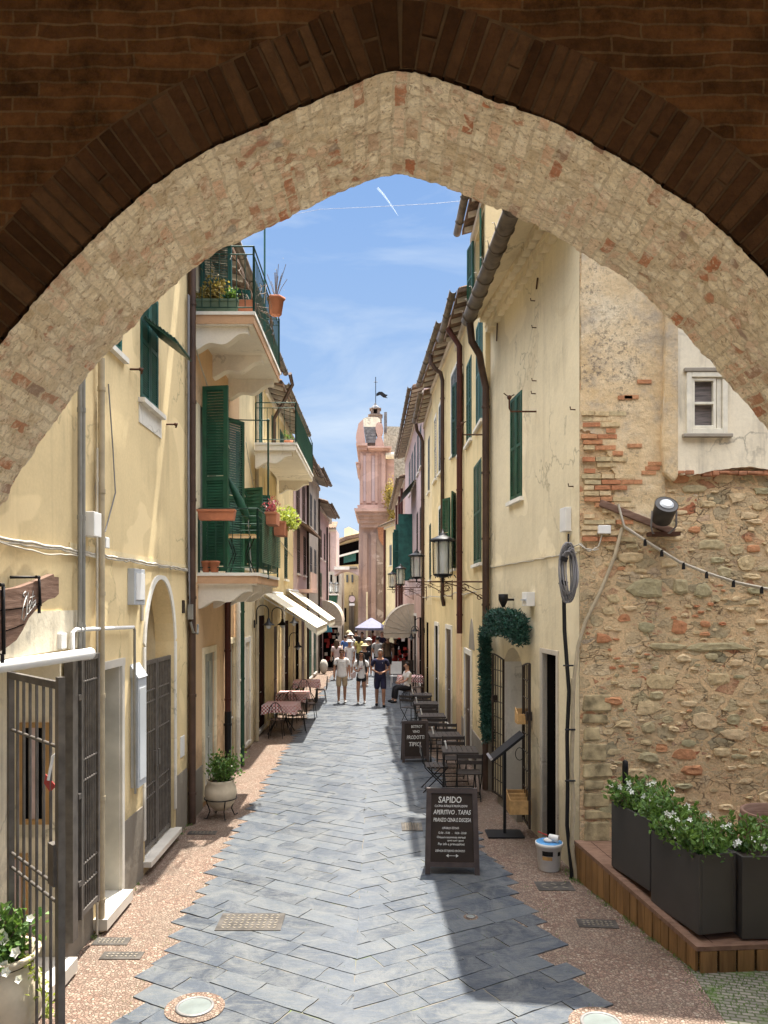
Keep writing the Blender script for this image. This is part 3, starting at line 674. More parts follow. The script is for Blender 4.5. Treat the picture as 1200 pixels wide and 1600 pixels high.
# slate slabs laid in chevrons; toothed edges where the rows end
sm_ = MB(); ang = R(30); rw = .25; mid = -.20
def redge(y): return 1.86 - .36*min(1, max(0, (y-6.3)/3.7)) - .27*min(1, max(0, (y-10)/5))
for side in (-1, 1):
    dx = Vector((side*math.cos(ang), math.sin(ang)))       # rows climb away from the lane's centre
    nx = Vector((-dx.y*side, dx.x*side)); nx = nx if nx.y > 0 else -nx
    for rI in range(-30, 420):
        y0 = 1.0 + rI*rw/math.cos(ang)*1.0
        if y0 > 70: break
        s_ = 0.0 if rI % 2 else -.30
        lim = (2.08+mid) if side < 0 else 0
        while True:
            ln = random.choice((.50,.60,.72,.44)) + random.uniform(-.04,.04)
            if y0 > 30: ln *= 1.5
            lim = abs(-2.08-mid) if side < 0 else redge(y0+(s_+ln)*math.sin(ang))-mid
            smax = lim/math.cos(ang)+random.uniform(-.08,.10)
            if s_ >= smax-.18: break
            e_ = s_+ln
            if smax-e_ < .24: e_ = smax
            a = s_+.004; b = e_-.004
            if s_ <= 0: a = 0.0
            if b-a > .08:
                h = .006+random.uniform(0,.007); tl = random.uniform(-.004,.004); g = min(1, max(0, random.gauss(.45,.34)))
                o2 = Vector((mid, y0)); q = [o2+dx*a+nx*.004, o2+dx*b+nx*.004, o2+dx*b+nx*(rw-.004), o2+dx*a+nx*(rw-.004)]
                if a < .01: q[0].x = mid; q[0].y = y0+.006; q[3].x = mid; q[3].y = y0+(rw-.004)/math.cos(ang)
                j = lambda: random.uniform(-.009,.009)
                q = [(p.x+j(), p.y+j()) for p in q]
                # slightly chipped outline: extra points along each side
                qq = []
                for i_ in range(4):
                    p_, p2_ = q[i_], q[(i_+1)%4]; qq.append(p_)
                    for t_ in (.33,.66): qq.append((p_[0]+(p2_[0]-p_[0])*t_+random.uniform(-.006,.006), p_[1]+(p2_[1]-p_[1])*t_+random.uniform(-.006,.006)))
                n_ = len(qq); vs = [(x,y,h+tl*((x-q[0][0])*dx.x+(y-q[0][1])*dx.y)) for x,y in qq]+[(x,y,-.01) for x,y in qq]
                sm_.add(vs, [tuple(range(n_))]+[(i_,(i_+1)%n_,n_+(i_+1)%n_,n_+i_) for i_ in range(n_)], 0, False, (g,g,g,1))
            s_ = e_
tag(sm_.build('slate_paving', M['slate'], recalc=False), kind='structure')
k = NT('joint dirt', .95); co = k.coord(); k.col(k.mix(k.ramp(k.noise(co, 2.2, 6, .7), [(.55,0.0),(.68,.8)]), (.16,.145,.12), (.10,.16,.035))); M['joint'] = k.m
jm = MB()
yy = -6.0
pl = []; pr_ = []
while yy < 70:
    pl.append((-1.80, yy, .0025)); pr_.append((redge(yy)-.28, yy, .0025)); yy += .5
vs = pl+pr_; n_ = len(pl)
jm.add(vs, [(i,i+1,n_+i+1,n_+i) for i in range(n_-1)], 0); tag(jm.build('paving_joint_bed', M['joint'], recalc=False), kind='structure')
# ============================================================ the brick gate we look through
YN, YF = 3.94, 4.94
prof = [(-2.86,-.02),(-2.86,2.4),(-2.72,3.2),(-2.43,3.86),(-1.96,4.60),(-1.38,5.24),(-.97,5.56),(-.58,5.75),(-.25,5.90),(.10,6.02),(.42,5.95),(.72,5.83),(1.02,5.70),(1.36,5.50),(1.68,5.28),(1.92,5.06),(2.18,4.76),(2.51,4.38),(2.86,3.8),(3.12,3.0),(3.2,2.4),(3.2,-.02)]
def catmull(P_, per=10):
    o = []
    for i in range(len(P_)-1):
        p0 = P_[max(i-1,0)]; p1 = P_[i]; p2 = P_[i+1]; p3 = P_[min(i+2,len(P_)-1)]
        if i in (8, 9):   # keep the pointed apex
            pass
        for t_ in range(per):
            t = t_/per
            o.append(tuple(.5*((2*p1[k])+(-p0[k]+p2[k])*t+(2*p0[k]-5*p1[k]+4*p2[k]-p3[k])*t*t+(-p0[k]+3*p1[k]-3*p2[k]+p3[k])*t**3) for k in (0,1)))
    o.append(P_[-1]); return o
cur = catmull(prof, 16)
# resample evenly
acc = [0]
for a, b in zip(cur[:-1], cur[1:]): acc.append(acc[-1]+math.hypot(b[0]-a[0], b[1]-a[1]))
TL = acc[-1]
def at_s(s):
    s = min(max(s,0),TL-1e-6); lo, hi = 0, len(acc)-1
    while hi-lo > 1:
        m_ = (lo+hi)//2
        if acc[m_] <= s: lo = m_
        else: hi = m_
    t = (s-acc[lo])/(acc[hi]-acc[lo]); a, b = cur[lo], cur[hi]
    p = Vector((a[0]+(b[0]-a[0])*t, a[1]+(b[1]-a[1])*t)); d = Vector((b[0]-a[0], b[1]-a[1])).normalized()
    return p, Vector((-d.y, d.x)), d     # outward normal (into the masonry, up)
gate = thing('brick_gate', 'dark brown brick gateway with a pointed arch and pale rubble soffit, framing the street', 'gateway', (0,4.4,0))
NS, ND = 900, 90
sf = MB(); sf.uv = []
for i in range(NS+1):
    s = TL*i/NS; p, nn, d = at_s(s)
    for j in range(ND+1):
        y = YN + (YF-YN)*j/ND
        v3 = Vector((s*3.2, y*2.5, 0)); sc_ = s/.088+.55*noise.noise(v3); fr_ = sc_-math.floor(sc_); row_ = math.floor(sc_); c = noise.cell_vector(Vector((row_, math.floor(y*4.2+row_*.37+.3*noise.noise(v3*2)), 3.1))).x; gr_ = max(0, 1-min(fr_,1-fr_)/.13)*(.35+.65*abs(noise.noise(Vector((s*3,y*3,9)))*2))
        dsp = noise.fractal(Vector((s*2.5, y*2.5, 0)), 1.0, 2.1, 4)*.014 + noise.noise(Vector((s*9, y*14, 7)))*.007 + noise.noise(Vector((s*26, y*32, 3)))*.007 + (c-.5)*.012 + gr_*.009
        ye = y
        if j == ND: ye += noise.noise(Vector((s*9, 5, 0)))*.035
        if j >= ND-2: dsp += (j-ND+3)*.006 + abs(noise.noise(Vector((s*13, 9, 0))))*.02
        if j == 0: dsp = dsp*.8-.004
        if j <= 13: dsp = min(dsp, .003)
        q = p + nn*dsp
        sf.v.append((q.x, ye, q.y)); sf.uv.append((s, y))
for i in range(NS):
    for j in range(ND):
        a = i*(ND+1)+j; sf.f.append([a, a+ND+1, a+ND+2, a+1]); sf.m.append(0); sf.sm.append(True); sf.tint.append((.5,.5,.5,1))
sf.build('arch_soffit', M['soffit'], gate, recalc=False)
# faces of the gate wall, near (dark) and far (sunny street side)
ZT = 8.4
def gface(mb, y, off, mi=0):
    pts = [at_s(TL*i/160) for i in range(161)]
    pts = [(p.x+nn.x*off, p.y+nn.y*off) for p,nn,_ in pts]
    top = [(-9, -.02)]+[(-9, ZT)]
    for a, b in zip(pts[:-1], pts[1:]):
        if abs(b[0]-a[0]) < 1e-4:
            continue
        mb.add([(a[0],y,a[1]),(b[0],y,b[1]),(b[0],y,ZT),(a[0],y,ZT)], [(0,1,2,3)], mi)
    mb.add([(-9,y,-.02),(pts[0][0],y,-.02),(pts[0][0],y,ZT),(-9,y,ZT)], [(0,1,2,3)], mi)
    mb.add([(pts[-1][0],y,-.02),(9,y,-.02),(9,y,ZT),(pts[-1][0],y,ZT)], [(0,1,2,3)], mi)
gw = MB(); gface(gw, YN, .05); gface(gw, YF, .03); gw.add([(-9,YN,ZT),(9,YN,ZT),(9,YF,ZT),(-9,YF,ZT)], [(0,1,2,3)])
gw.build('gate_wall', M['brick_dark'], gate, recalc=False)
# ring of radial bricks round the near edge
vr = MB(); s = 1.2
while s < TL-1.2:
    wv = .060+random.uniform(-.008,.010); p, nn, d = at_s(s+wv/2); hgt = .365+.03*noise.noise(Vector((s*3,0,0)))+random.uniform(-.008,.008) ; g = random.random()
    if random.random() < .22: parts_ = [(0, hgt*.5-.008), (hgt*.5+.008, hgt)]
    else: parts_ = [(0, hgt)]
    for a, b in parts_:
        pr0 = random.uniform(.004,.022); ins = random.uniform(.004,.016)
        pa, na, _ = at_s(s); pb_, nb, _ = at_s(s+wv); a_ = a+(ins if a == 0 else 0)
        q = [pa+na*a_, pb_+nb*a_, pb_+nb*b, pa+na*b]
        vr.prism([(x_, YN-pr0, z_) for x_, z_ in q], (0,.12,0), 0, (g,g,g,1))
    s += wv + .008+random.uniform(0,.005)
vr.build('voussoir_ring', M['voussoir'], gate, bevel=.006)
vm = MB()
pts = [at_s(TL*i/160) for i in range(8,153)]
for (p,nn,_), (p2,n2,_) in zip(pts[:-1], pts[1:]):
    vm.add([(p.x+nn.x*.012,YN-.002,p.y+nn.y*.012),(p2.x+n2.x*.012,YN-.002,p2.y+n2.y*.012),(p2.x+n2.x*.375,YN-.002,p2.y+n2.y*.375),(p.x+nn.x*.375,YN-.002,p.y+nn.y*.375)], [(0,1,2,3)])
vm.build('mortar_bed', M['mortar'], gate, recalc=False)
# the covered passage the photographer stands in
ps = MB()
for x in (-4.6, 4.6): ps.obox((x,-2.6,-.02), (.4 if x > 0 else -.4,0,0), (0,6.53,0), (0,0,ZT))
ps.obox((-5,-2.6,ZT+.002), (10,0,0), (0,7.5,0), (0,0,.3))
ps.build('passage_wall', M['cream'], gate)
# ============================================================ LEFT: near yellow house
FL = Fac(-2.82, 4.96, -2.82, 11.42, (1,0,0))
house = thing('yellow_house', 'yellow plastered house beside the arch with iron gates, tall arched entrance and wooden barrel sign', 'house', (-2.82, 4.96, 0))
w1 = FL.rect((219,470),(247,643)); w1 = (w1[0], w1[1], 5.72, 7.15)
w0 = (FL.hit(150,500)[0], FL.hit(190,500)[0], 6.0, 7.4)
ar = FL.rect((226,1340),(272,1300)); ar = (ar[0], ar[1], .0, 4.0)
d1 = (FL.hit(151,1000)[0], FL.hit(187,1000)[0], .14, 2.60)
shop = (.12, FL.hit(97,1000)[0]-.02, .14, 2.86)
zsp = 2.75; arz = FL.hit(250,905)[1]
ar = (ar[0], ar[1], .10, arz)
mb = MB(); wall_mesh(mb, FL, 0, FL.L, 0, 9.8, [w1, w0, ar, d1, shop], .26); shell(mb, FL, 0, FL.L, 0, 9.8, 6)
# spandrels of the pointed arch
def arch_fill(mb, fc, u0, u1, zs, za, depth, mi=0, mi_in=0, n=14, rim=None, pw=.62):
    L_ = []
    for i in range(n+1):
        t = i/n; L_.append((t, zs+(za-zs)*math.sin(math.acos(1-t) if False else math.pi/2*t**pw)))
    um = (u0+u1)/2; hw = um-u0
    for s_ in (-1, 1):
        pts = [(um+s_*hw*(1-t), z) for t, z in L_]
        for (a,za_),(b,zb_) in zip(pts[:-1], pts[1:]):
            mb.add([fc.pt(a,za_), fc.pt(b,zb_), fc.pt(b,za), fc.pt(a,za)], [(0,1,2,3)], mi)
            mb.add([fc.pt(a,za_), fc.pt(b,zb_), fc.pt(b,zb_,-depth), fc.pt(a,za_,-depth)], [(0,1,2,3)], mi_in)
        if rim:
            for (a,za_),(b,zb_) in zip(pts[:-1], pts[1:]):
                A = fc.pt(a,za_,-.002); B = fc.pt(b,zb_,-.002); oa = fc.pt(a+s_*rim, za_+rim*.7, -.002); ob = fc.pt(b+s_*rim*(1 if b != um else 0), zb_+rim*.7, -.002)
                rim_mb.add([A,B,ob,oa]+[q+fc.n*.022 for q in (A,B,ob,oa)], [(4,5,6,7),(0,1,5,4),(2,3,7,6),(1,2,6,5),(3,0,4,7)], 0)
            a = u0 if s_ < 0 else u1
            fc.slab(rim_mb, min(a,a+s_*rim), max(a,a+s_*rim), .42, zs, -.002, .020)
rim_mb = MB()
arch_fill(mb, FL, ar[0], ar[1], zsp, arz-.001, .26, rim=.075)
mb.build('wall', M['yellow'], house, recalc=False)
rim_mb.build('arch_surround', M['white'], house)
# recess behind arched gate
mb = MB(); D = .95
for a, b in (((ar[0]-.0,-.26),(ar[0],-D)), ((ar[0],-D),(ar[1],-D)), ((ar[1],-D),(ar[1],-.26))):
    p, q = FL.pt(a[0],0,a[1]), FL.pt(b[0],0,b[1]); mb.add([p,q,q+Vector((0,0,arz)),p+Vector((0,0,arz))], [(0,1,2,3)])
mb.add([FL.pt(ar[0],arz,-.2), FL.pt(ar[1],arz,-.2), FL.pt(ar[1],arz,-D), FL.pt(ar[0],arz,-D)], [(0,1,2,3)]); mb.add([FL.pt(ar[0],.11,-.2), FL.pt(ar[1],.11,-.2), FL.pt(ar[1],.11,-D), FL.pt(ar[0],.11,-D)], [(0,1,2,3)])
mb.build('entrance_recess', M['cream'], house, recalc=False)
add_window(house, FL, w1, 'green_blue', slats=22, sill=False)
add_window(house, FL, w0, 'green_blue', slats=22)
mb = MB(); u,z = FL.hit(228,660); FL.slab(mb, w1[0]-.06, w1[1]+.12, w1[2]-.30, w1[2]-.07, 0, .012); FL.slab(mb, w1[0]-.08, w1[1]+.10, w1[2]-.065, w1[2]-.01, -.05, .08); pieces(mb, 'sill', M['white'], house)
# tilted lower flap of the window shutters
fl = MB(); a = FL.pt(w1[0]+.02, 6.62, .03); b = FL.t*(w1[1]-w1[0]-.04); dn = FL.n*.40+Vector((0,0,-.30)); fl.obox(a+Vector((0,0,.05)), b, dn, Vector((.01,0,.02)))
for i in range(9): fl.obox(a+Vector((0,0,.08))+dn*((i+.5)/9.5), b, FL.n*.018, Vector((0,0,.016)))
fl.build('shutter_flap', M['green_dark'], house)
# string line and cables
mb = MB(); ln = [FL.pt(u_, 3.77+random.uniform(-.008,.008), .03+random.uniform(0,.012)) for u_ in [i*.11 for i in range(0, 59)]]; mb.tube(ln, .014, 5); mb.tube([p+Vector((0.004,0,-.022+random.uniform(-.01,.006))) for p in ln], .009, 5); mb.tube([p+Vector((0.008,0,-.05+.02*math.sin(i*.35))) for i,p in enumerate(ln[:26])], .007, 5); mb.build('cable', M['cable_w'], house)
# a slightly proud upper coat of plaster above the line
mb = MB(); FL.slab(mb, 2.05, FL.L-.02, 3.79, 3.84, 0, .012); mb.build('plaster_ledge', M['yellow_pale'], house)
for pts_, r_ in (([(165,600),(172,700),(176,770),(160,830),(150,835)], .008), ([(150,500),(156,620),(150,700),(144,760),(147,820)], .007)):
    mb = MB(); mb.tube([FL.pt(*FL.hit(px,py), .03) for px,py in pts_], r_, 5); mb.build('cable', M['cable_g'], house)
# vertical conduits
def vpipe(px, y0_, y1_, r, mat, name='conduit', o=.06, clamps=1.1, fc=FL, root=house, jitter=0):
    u = fc.hit(px, 900)[0]; z0 = max(.02, fc.hit(px, y1_)[1]); z1 = fc.hit(px, y0_)[1]
    return pipe(root, [fc.pt(u, z0, o), fc.pt(u, z1, o)], r, mat, name, 8, (0,1,clamps))
vpipe(114.5, 590, 1026, .022, 'grey_pipe'); vpipe(120, 590, 1030, .022, 'grey_pipe'); vpipe(147.5, 560, 1475, .035, 'beige_pipe', o=.07); vpipe(142, 700, 1460, .014, 'cable_w'); vpipe(151, 620, 860, .016, 'brown_pipe', o=.03)
def hp(px,py,o=.06): u,z = FL.hit(px,py); return FL.pt(u,z,o)
pipe(house, [hp(103,1035), hp(103,988), hp(108,984), hp(200,980)], .020, 'plastic_w', 'conduit')
pipe(house, [hp(200,980), hp(202,984), hp(202,1075), hp(203,1240)], .016, 'grey_pipe', 'conduit')
# little boxes
def wbox(px0,py0,px1,py1,dep,mat,name='junction_box',fc=FL,root=house,bev=.006):
    u0,z1 = fc.hit(px0,py0); u1,z0 = fc.hit(px1,py1); mb = MB(); 
    if z0 > z1: z0,z1 = z1,z0
    fc.slab(mb, u0,u1,z0,z1,0,dep); b_ = mb.build(name, M[mat], root, bevel=bev)
    return b_, (u0,u1,z0,z1)
wbox(126,799,138,840,.13,'plastic_w'); wbox(155,839,161,857,.07,'plastic_w')
b_, q = wbox(199,888,216,945,.08,'plastic_g','meter_box'); mb = MB(); FL.slab(mb, q[0]+.05,q[1]-.03,q[2]+.06,q[3]-.05,.08,.09); mb.build('lid', M['plastic_w'], b_)
wbox(219,944,222,970,.02,'plinth','vent'); wbox(284,938,287,958,.02,'dark_brown','vent'); wbox(87,990,96,1013,.05,'plastic_w'); wbox(281,1152,287,1180,.015,'plastic_w','meter_box')
# glass notice case
b_, q = wbox(204,1060,217,1222,.09,'plastic_g','notice_case'); mb = MB(); FL.slab(mb, q[0]+.04,q[1]-.03,q[2]+.08,q[3]-.12,.09,.097); mb.build('pane', M['lens'], b_)
mb = MB(); mb.prism([FL.pt(q[0]-.02,q[3]+.002,0), FL.pt(q[0]-.02,q[3]+.002,.10), FL.pt(q[0]-.02,q[3]+.16,0)], FL.t*(q[1]-q[0]+.04)); mb.build('canopy', M['plastic_g'], b_)
# entrance gate leaves: two, in the arched opening
def gate_leaf(W_, H, bars=7, rails=(.08,.5,.75,1), mat='iron', r=.010, rod=.022):
    mb = MB(); mb.box((0,-.02,0),(.045,.02,H)); mb.box((W_-.045,-.02,0),(W_,.02,H)); mb.box((.045,-.018,H-.05),(W_-.045,.018,H-.001)); mb.box((.045,-.018,.02),(W_-.045,.018,.07))
    for f_ in rails[1:-1]: mb.tube([(.03,0,H*f_),(W_-.03,0,H*f_)], r*1.1, 6)
    for i in range(bars):
        x = .045+(W_-.09)*(i+1)/(bars+1); mb.tube([(x,0,.04),(x,0,H-.03)], r, 6)
    return mb
W2 = (ar[1]-ar[0])/2
for i in range(2):
    g_ = thing('iron_gate', ['near leaf of the grey barred gate in the pointed yellow archway','far leaf of the grey barred gate in the pointed yellow archway'][i], 'gate', FL.pt(ar[0]+W2*i+.01, .18, -.06), math.atan2(FL.t.y, FL.t.x), 'iron gate leaves on the yellow house')
    gate_leaf(W2-.02, 2.38, 7, (.08,.28,.34,.62,.78,.84,1)).build('barred_frame', M['iron'], g_, world=False)
    mb = MB(); mb.box((W2-.10 if i == 0 else .02,-.035,1.0),(W2-.03 if i == 0 else .09,.035,1.2)); mb.build('lock', M['iron'], g_, world=False)
mb = MB(); FL.slab(mb, ar[0]-.06, ar[1]+.04, .10, .165, -.3, .10); mb.build('threshold', M['marble'], house)
# door with marble jambs
mb = MB(); FL.slab(mb, d1[0]-.10, d1[1]+.02, .04, .148, -.243, .14); mb.build('threshold', M['marble'], house)
mb = MB(); FL.slab(mb, d1[0], d1[1], .14, 2.60, -.32, -.245); FL.slab(mb, d1[0]+.1, d1[1]-.1, .3, 1.1, -.245, -.23); FL.slab(mb, d1[0]+.1, d1[1]-.1, 1.3, 2.4, -.245, -.23)
dd = mb.build('door', M['green'], house); mb = MB(); mb.ball(FL.pt(d1[0]+.5,1.1,-.22), .03); mb.build('handle', M['chrome'], dd)
mb = MB(); FL.slab(mb, d1[1]-.014, d1[1]-.001, .14, 2.6, -.244, .0); FL.slab(mb, d1[0]-.02, d1[1]+.10, 2.6, 2.68, -.05, .03); FL.slab(mb, d1[1]+.001, d1[1]+.08, .14, 2.6, -.05, .03); mb.build('door_jamb', M['marble'], house)
# plinth band
mb = MB(); FL.slab(mb, d1[1]+.10, ar[0]-.085, 0, .85, 0, .012); FL.slab(mb, ar[1]+.085, FL.L-.1, 0, .85, 0, .012); FL.slab(mb, shop[1]+.05, d1[0]-.12, 0, .30, 0, .012); pieces(mb, 'plinth', M['plinth'], house)
# shop front in the recess
mb = MB(); FL.slab(mb, shop[0]-.05, shop[1]-.032, .03, .148, -.39, .16); mb.build('threshold', M['marble'], house)
mb = MB(); FL.slab(mb, shop[0], shop[1], .14, 2.86, -.50, -.40); FL.slab(mb, shop[0], shop[1]+.5, 2.87, 3.22, 0, .015); mb.build('shop_wall', M['white_old'], house)
mb = MB(); FL.slab(mb, shop[1]-.03, shop[1]-.001, .14, 2.85, -.5, .0); mb.build('shop_side_wall', M['white_old'], house)
ue = shop[1]-.031
for (x0_,x1_,c,d) in ((-3.17,-2.90,1.33,2.23),(-3.31,-3.10,.30,1.07)):
    y_ = 4.96+ue; mb = MB(); q = .045; mb.box((x0_,y_-.03,c),(x0_+q,y_,d)); mb.box((x1_-q,y_-.03,c),(x1_,y_,d)); mb.box((x0_+q,y_-.03,d-q),(x1_-q,y_,d)); mb.box((x0_+q,y_-.03,c),(x1_-q,y_,c+q)); w_ = mb.build('window', M['wood_frame'], house)
    mb = MB(); mb.box((x0_+q,y_-.01,c+q),(x1_-q,y_-.002,d-q)); mb.build('pane', M['dark'], w_); mb = MB(); mb.box((x0_+q+.05,y_-.014,c+q),(x0_+q+.11,y_-.011,d-q)); mb.build('curtain', M['pinky'], w_)
for (a,b,c,d) in ((.3, .9, 1.0, 2.05),):
    mb = MB(); q = .06; FL.slab(mb,a,a+q,c,d,-.4,-.34); FL.slab(mb,b-q,b,c,d,-.4,-.34); FL.slab(mb,a+q,b-q,d-q,d,-.4,-.34); FL.slab(mb,a+q,b-q,c,c+q,-.4,-.34)
    w_ = mb.build('window', M['wood_frame'], house); mb = MB(); FL.slab(mb,a+q,b-q,c+q,d-q,-.4,-.38); mb.build('pane', M['dark'], w_); mb = MB(); FL.slab(mb,a+q+.08,a+q+.28,c+q,d-q,-.378,-.37); mb.build('curtain', M['darkred'], w_)

# rolled awning: white tube above the shop
p0 = P(-60, 1050, 5.35); p1 = hp(106,1021,.20)
aw = thing('rolled_awning', 'rolled white awning tube above the near shop front', 'awning', p1)
mb = MB(); mb.tube([p1+(p0-p1)*t_ for t_ in (0,.25,.5,.75,1)], .050, 14); mb.build('roll', M['plastic_w'], aw); mb = MB(); mb.ball(p1, (.055,.03,.055), 12); mb.obox(p1-FL.n*.20+Vector((0,-.02,-.02)), FL.n*.2, Vector((0,.04,0)), Vector((0,0,.04))); mb.build('bracket', M['plastic_w'], aw)
# carved barrel-wood sign on iron straps
sg = thing('wooden_sign', 'long dark weathered plank sign with chalky script, strapped to the yellow wall', 'sign', hp(40,950,.2))
so_ = .22
def SPt(px,py,o=so_): u,z = FL.hit(px,py,o); return FL.pt(u,z,o)
edge_t = [(-60,934),(0,922),(10,921),(30,918),(58,908),(84,897)]; edge_b = [(86,934),(75,937),(62,946),(45,966),(36,984),(26,1000),(10,1012),(-20,1030),(-60,1045)]
poly = [SPt(*q) for q in edge_t+[(85,901),(92,902),(92,928)]+edge_b]
mb = MB(); mb.prism(poly, FL.n*-.05); mb.build('plank', M['oldwood'], sg)
mb = MB()
for q in ([(0,954),(34,950),(62,943)], [(8,986),(20,982),(38,975)], [(-30,960),(-2,954)]): mb.tube([SPt(*x, so_+.001) for x in q], .004, 4)
mb.build('plank_joint', M['dark'], sg)
for xs in ((5,914,6,1022), (61,902,63,946)):
    mb = MB(); a = SPt(xs[0],xs[1],so_+.012); b = SPt(xs[2],xs[3],so_+.012); mb.tube([a-FL.n*(so_), a, b, b-FL.n*.10], .013, 6); mb.tube([a-Vector((0,.05,.0)), a], .014, 6); mb.tube([b-Vector((0,.02,0)), b-Vector((0,.02,.06))], .012, 6); mb.build('iron_strap', M['black'], sg)
# script letters, drawn as strokes (as read on the sign)
scr = [[(38,932),(36,928),(40,924),(42,930),(36,950),(34,966),(37,970),(41,962),(43,945)], [(44,925),(42,945),(41,961),(44,958)], [(45,958),(47,947),(49,941),(47,938),(45,944),(46,956),(50,951)], [(52,923),(49,945),(51,950),(54,944)], [(55,938),(51,942),(52,950),(55,944),(56,936),(55,947)], [(47,934),(54,931)]]
mb = MB()
for q in scr: mb.tube([SPt(*x, so_+.004) for x in q], .003, 5)
mb.build('lettering', M['chalk'], sg)
# ---- street gate leaves by the shop
def leafthing(label, loc, rz, W_, H, bars, rails):
    g_ = thing('iron_gate', label, 'gate', loc, rz, 'iron gate leaves on the yellow house')
    gate_leaf(W_, H, bars, rails, r=.011).build('barred_frame', M['iron'], g_, world=False); return g_
hinge = Vector((-2.74, 5.72, .1)); tip = Vector((-2.055, 4.98, .1)); dv = tip-hinge
g_ = leafthing('open leaf of the dark barred gate standing out into the street at the left edge', hinge, math.atan2(dv.y, dv.x), dv.length, 2.68, 6, (.08,.09,.46,.50,.84,1))
mb = MB(); mb.box((dv.length-.12,-.04,1.35),(dv.length-.02,.04,1.62)); mb.build('lock', M['iron'], g_, world=False)
mb = MB(); mb.box((dv.length-.03,-.022,-.1),(dv.length+.02,.022,2.71)); mb.build('post', M['iron'], g_, world=False)
ua = FL.hit(109,1000)[0]; ub = FL.hit(139,1000)[0]
g_ = leafthing('leaf of the dark barred gate folded flat on the wall between shop and grey pipe', FL.pt(ua,.38,.09), math.pi/2, ub-ua, 2.42, 6, (.06,.12,.20,.52,.60,.9,1))
mb = MB(); FL.slab(mb, ua-.18, ua-.06, .25, 2.82, .02, .10); mb.build('gate_post', M['iron'], house)
for z_ in (.7,1.5,2.4):
    mb = MB(); FL.slab(mb, ua-.06, ua+.01, z_, z_+.05, .06, .11); mb.build('hinge', M['iron'], house)
# keys on a lanyard hanging from the gate
t_ = thing('key_lanyard', 'red and white lanyard hanging from the open gate leaf', 'lanyard', (-2.15,5.1,1.95)); mb = MB(); c0 = P(78,1205,5.1); mb.tube([c0+Vector((.05,0,.12)), c0+Vector((.02,0,.10)), c0, c0+Vector((-.01,0,-.06))], .010, 6); mb.build('loop', M['plastic_w'], t_); mb = MB(); mb.prism([c0+Vector((-.03,0,-.02)), c0+Vector((.04,0,-.10)), c0+Vector((.0,0,-.14)), c0+Vector((-.04,0,-.08))], (0,.012,0)); mb.build('tag', M['red_c'], t_)
# hooks
for px,py in ((203,577),(260,663)):
    mb = MB(); a = hp(px,py,0); mb.tube([a, a+FL.n*.12, a+FL.n*.13+Vector((0,.05,.02)), a+FL.n*.10+Vector((0,.10,-.02))], .012, 6); mb.ball(a+FL.n*.12, .022, 8); mb.build('shutter_hook', M['rust'], house)
# corner pipe and cables at the end of the house
pipe(house, [FL.pt(FL.L-.03,.02,.07), FL.pt(FL.L-.03,9.6,.07)], .055, 'brown_pipe', 'downpipe', 12, (0,1,1.5))
for k_ in range(4):
    mb = MB(); mb.tube(wavy([FL.pt(FL.L-.12-.03*k_, 7.8, .05), FL.pt(FL.L-.14-.02*k_, 5.5, .05), FL.pt(FL.L-.10-.03*k_, 3.2+.2*k_, .05)], 0, 8, .012), .009, 5); mb.build('cable', M['cable_g'], house)
mb = MB(); mb.cbox(FL.pt(FL.L-.13,3.15,.07), (.06,.10,.22)); mb.tube([FL.pt(FL.L-.13,3.0,.07), FL.pt(FL.L-.1,2.85,.1), FL.pt(FL.L+.1,2.82,.12), FL.pt(FL.L+.2,2.95,.1)], .018, 6); mb.build('junction_box', M['grey_pipe'], house)
eave(house, FL, 0, FL.L, 9.75, .45)
# ============================================================ LEFT: house with balconies
F2 = Fac(-2.80, 11.44, -2.80, 15.5, (1,0,0))
h2 = thing('balcony_house', 'orange and cream house with two deep white balconies over the street', 'house', (-2.8, 11.44, 0))
dd0 = (F2.hit(318,1000)[0], F2.hit(334,1000)[0], .1, 2.45)
dd1 = (F2.hit(357,1000)[0], F2.hit(364,1000)[0], .1, 2.5)
bw = (F2.hit(313,1000)[0], F2.hit(352,1000)[0], 3.76, 6.70)
bw2 = (F2.hit(310,1000)[0], F2.hit(345,1000)[0], 7.66, 9.0)
mb = MB(); wall_mesh(mb, F2, 0, F2.L, 0, 3.6, [dd0, dd1], .25, 0); wall_mesh(mb, F2, 0, F2.L, 3.6, 9.0, [bw, bw2], .25, 1); shell(mb, F2, 0, F2.L, 0, 9.0, 6)
mb.build('wall', [M['orange'], M['cream']], h2, recalc=False)
mb = MB(); F2.slab(mb, 0, .14, 0, 7.4, 0, .03); mb.build('corner_strip', M['white'], h2)
mb = MB(); F2.slab(mb, .3, F2.L, 6.4, 7.5, 0, .008); mb.build('plaster_band', M['orange'], h2)
mb = MB(); F2.slab(mb, .16, dd0[0]-.12, 0, .7, 0, .015); pieces(mb, 'plinth', M['plinth'], h2)
for r_ in (dd0, dd1): add_door(h2, F2, r_, 'marble_g', o=-.02, jamb='cream')
balcony(h2, F2, F2.hit(313,1000)[0]-.20, 2.95, 3.56, 3.75, .96, 1.0, 3)
# lower balcony's front railing toward the arch already included; bamboo blind on its street side
mb = MB(); u1_ = 2.85; u0_ = .25
for i in range(26):
    z_ = 3.92+i*.03; F2.slab(mb, u0_+.35, u1_, z_, z_+.022, .985, .992)
bl = mb.build('balcony_screen', M['green'], h2)
balcony(h2, F2, .12, 3.15, 7.46, 7.66, .96, 1.0, 3)
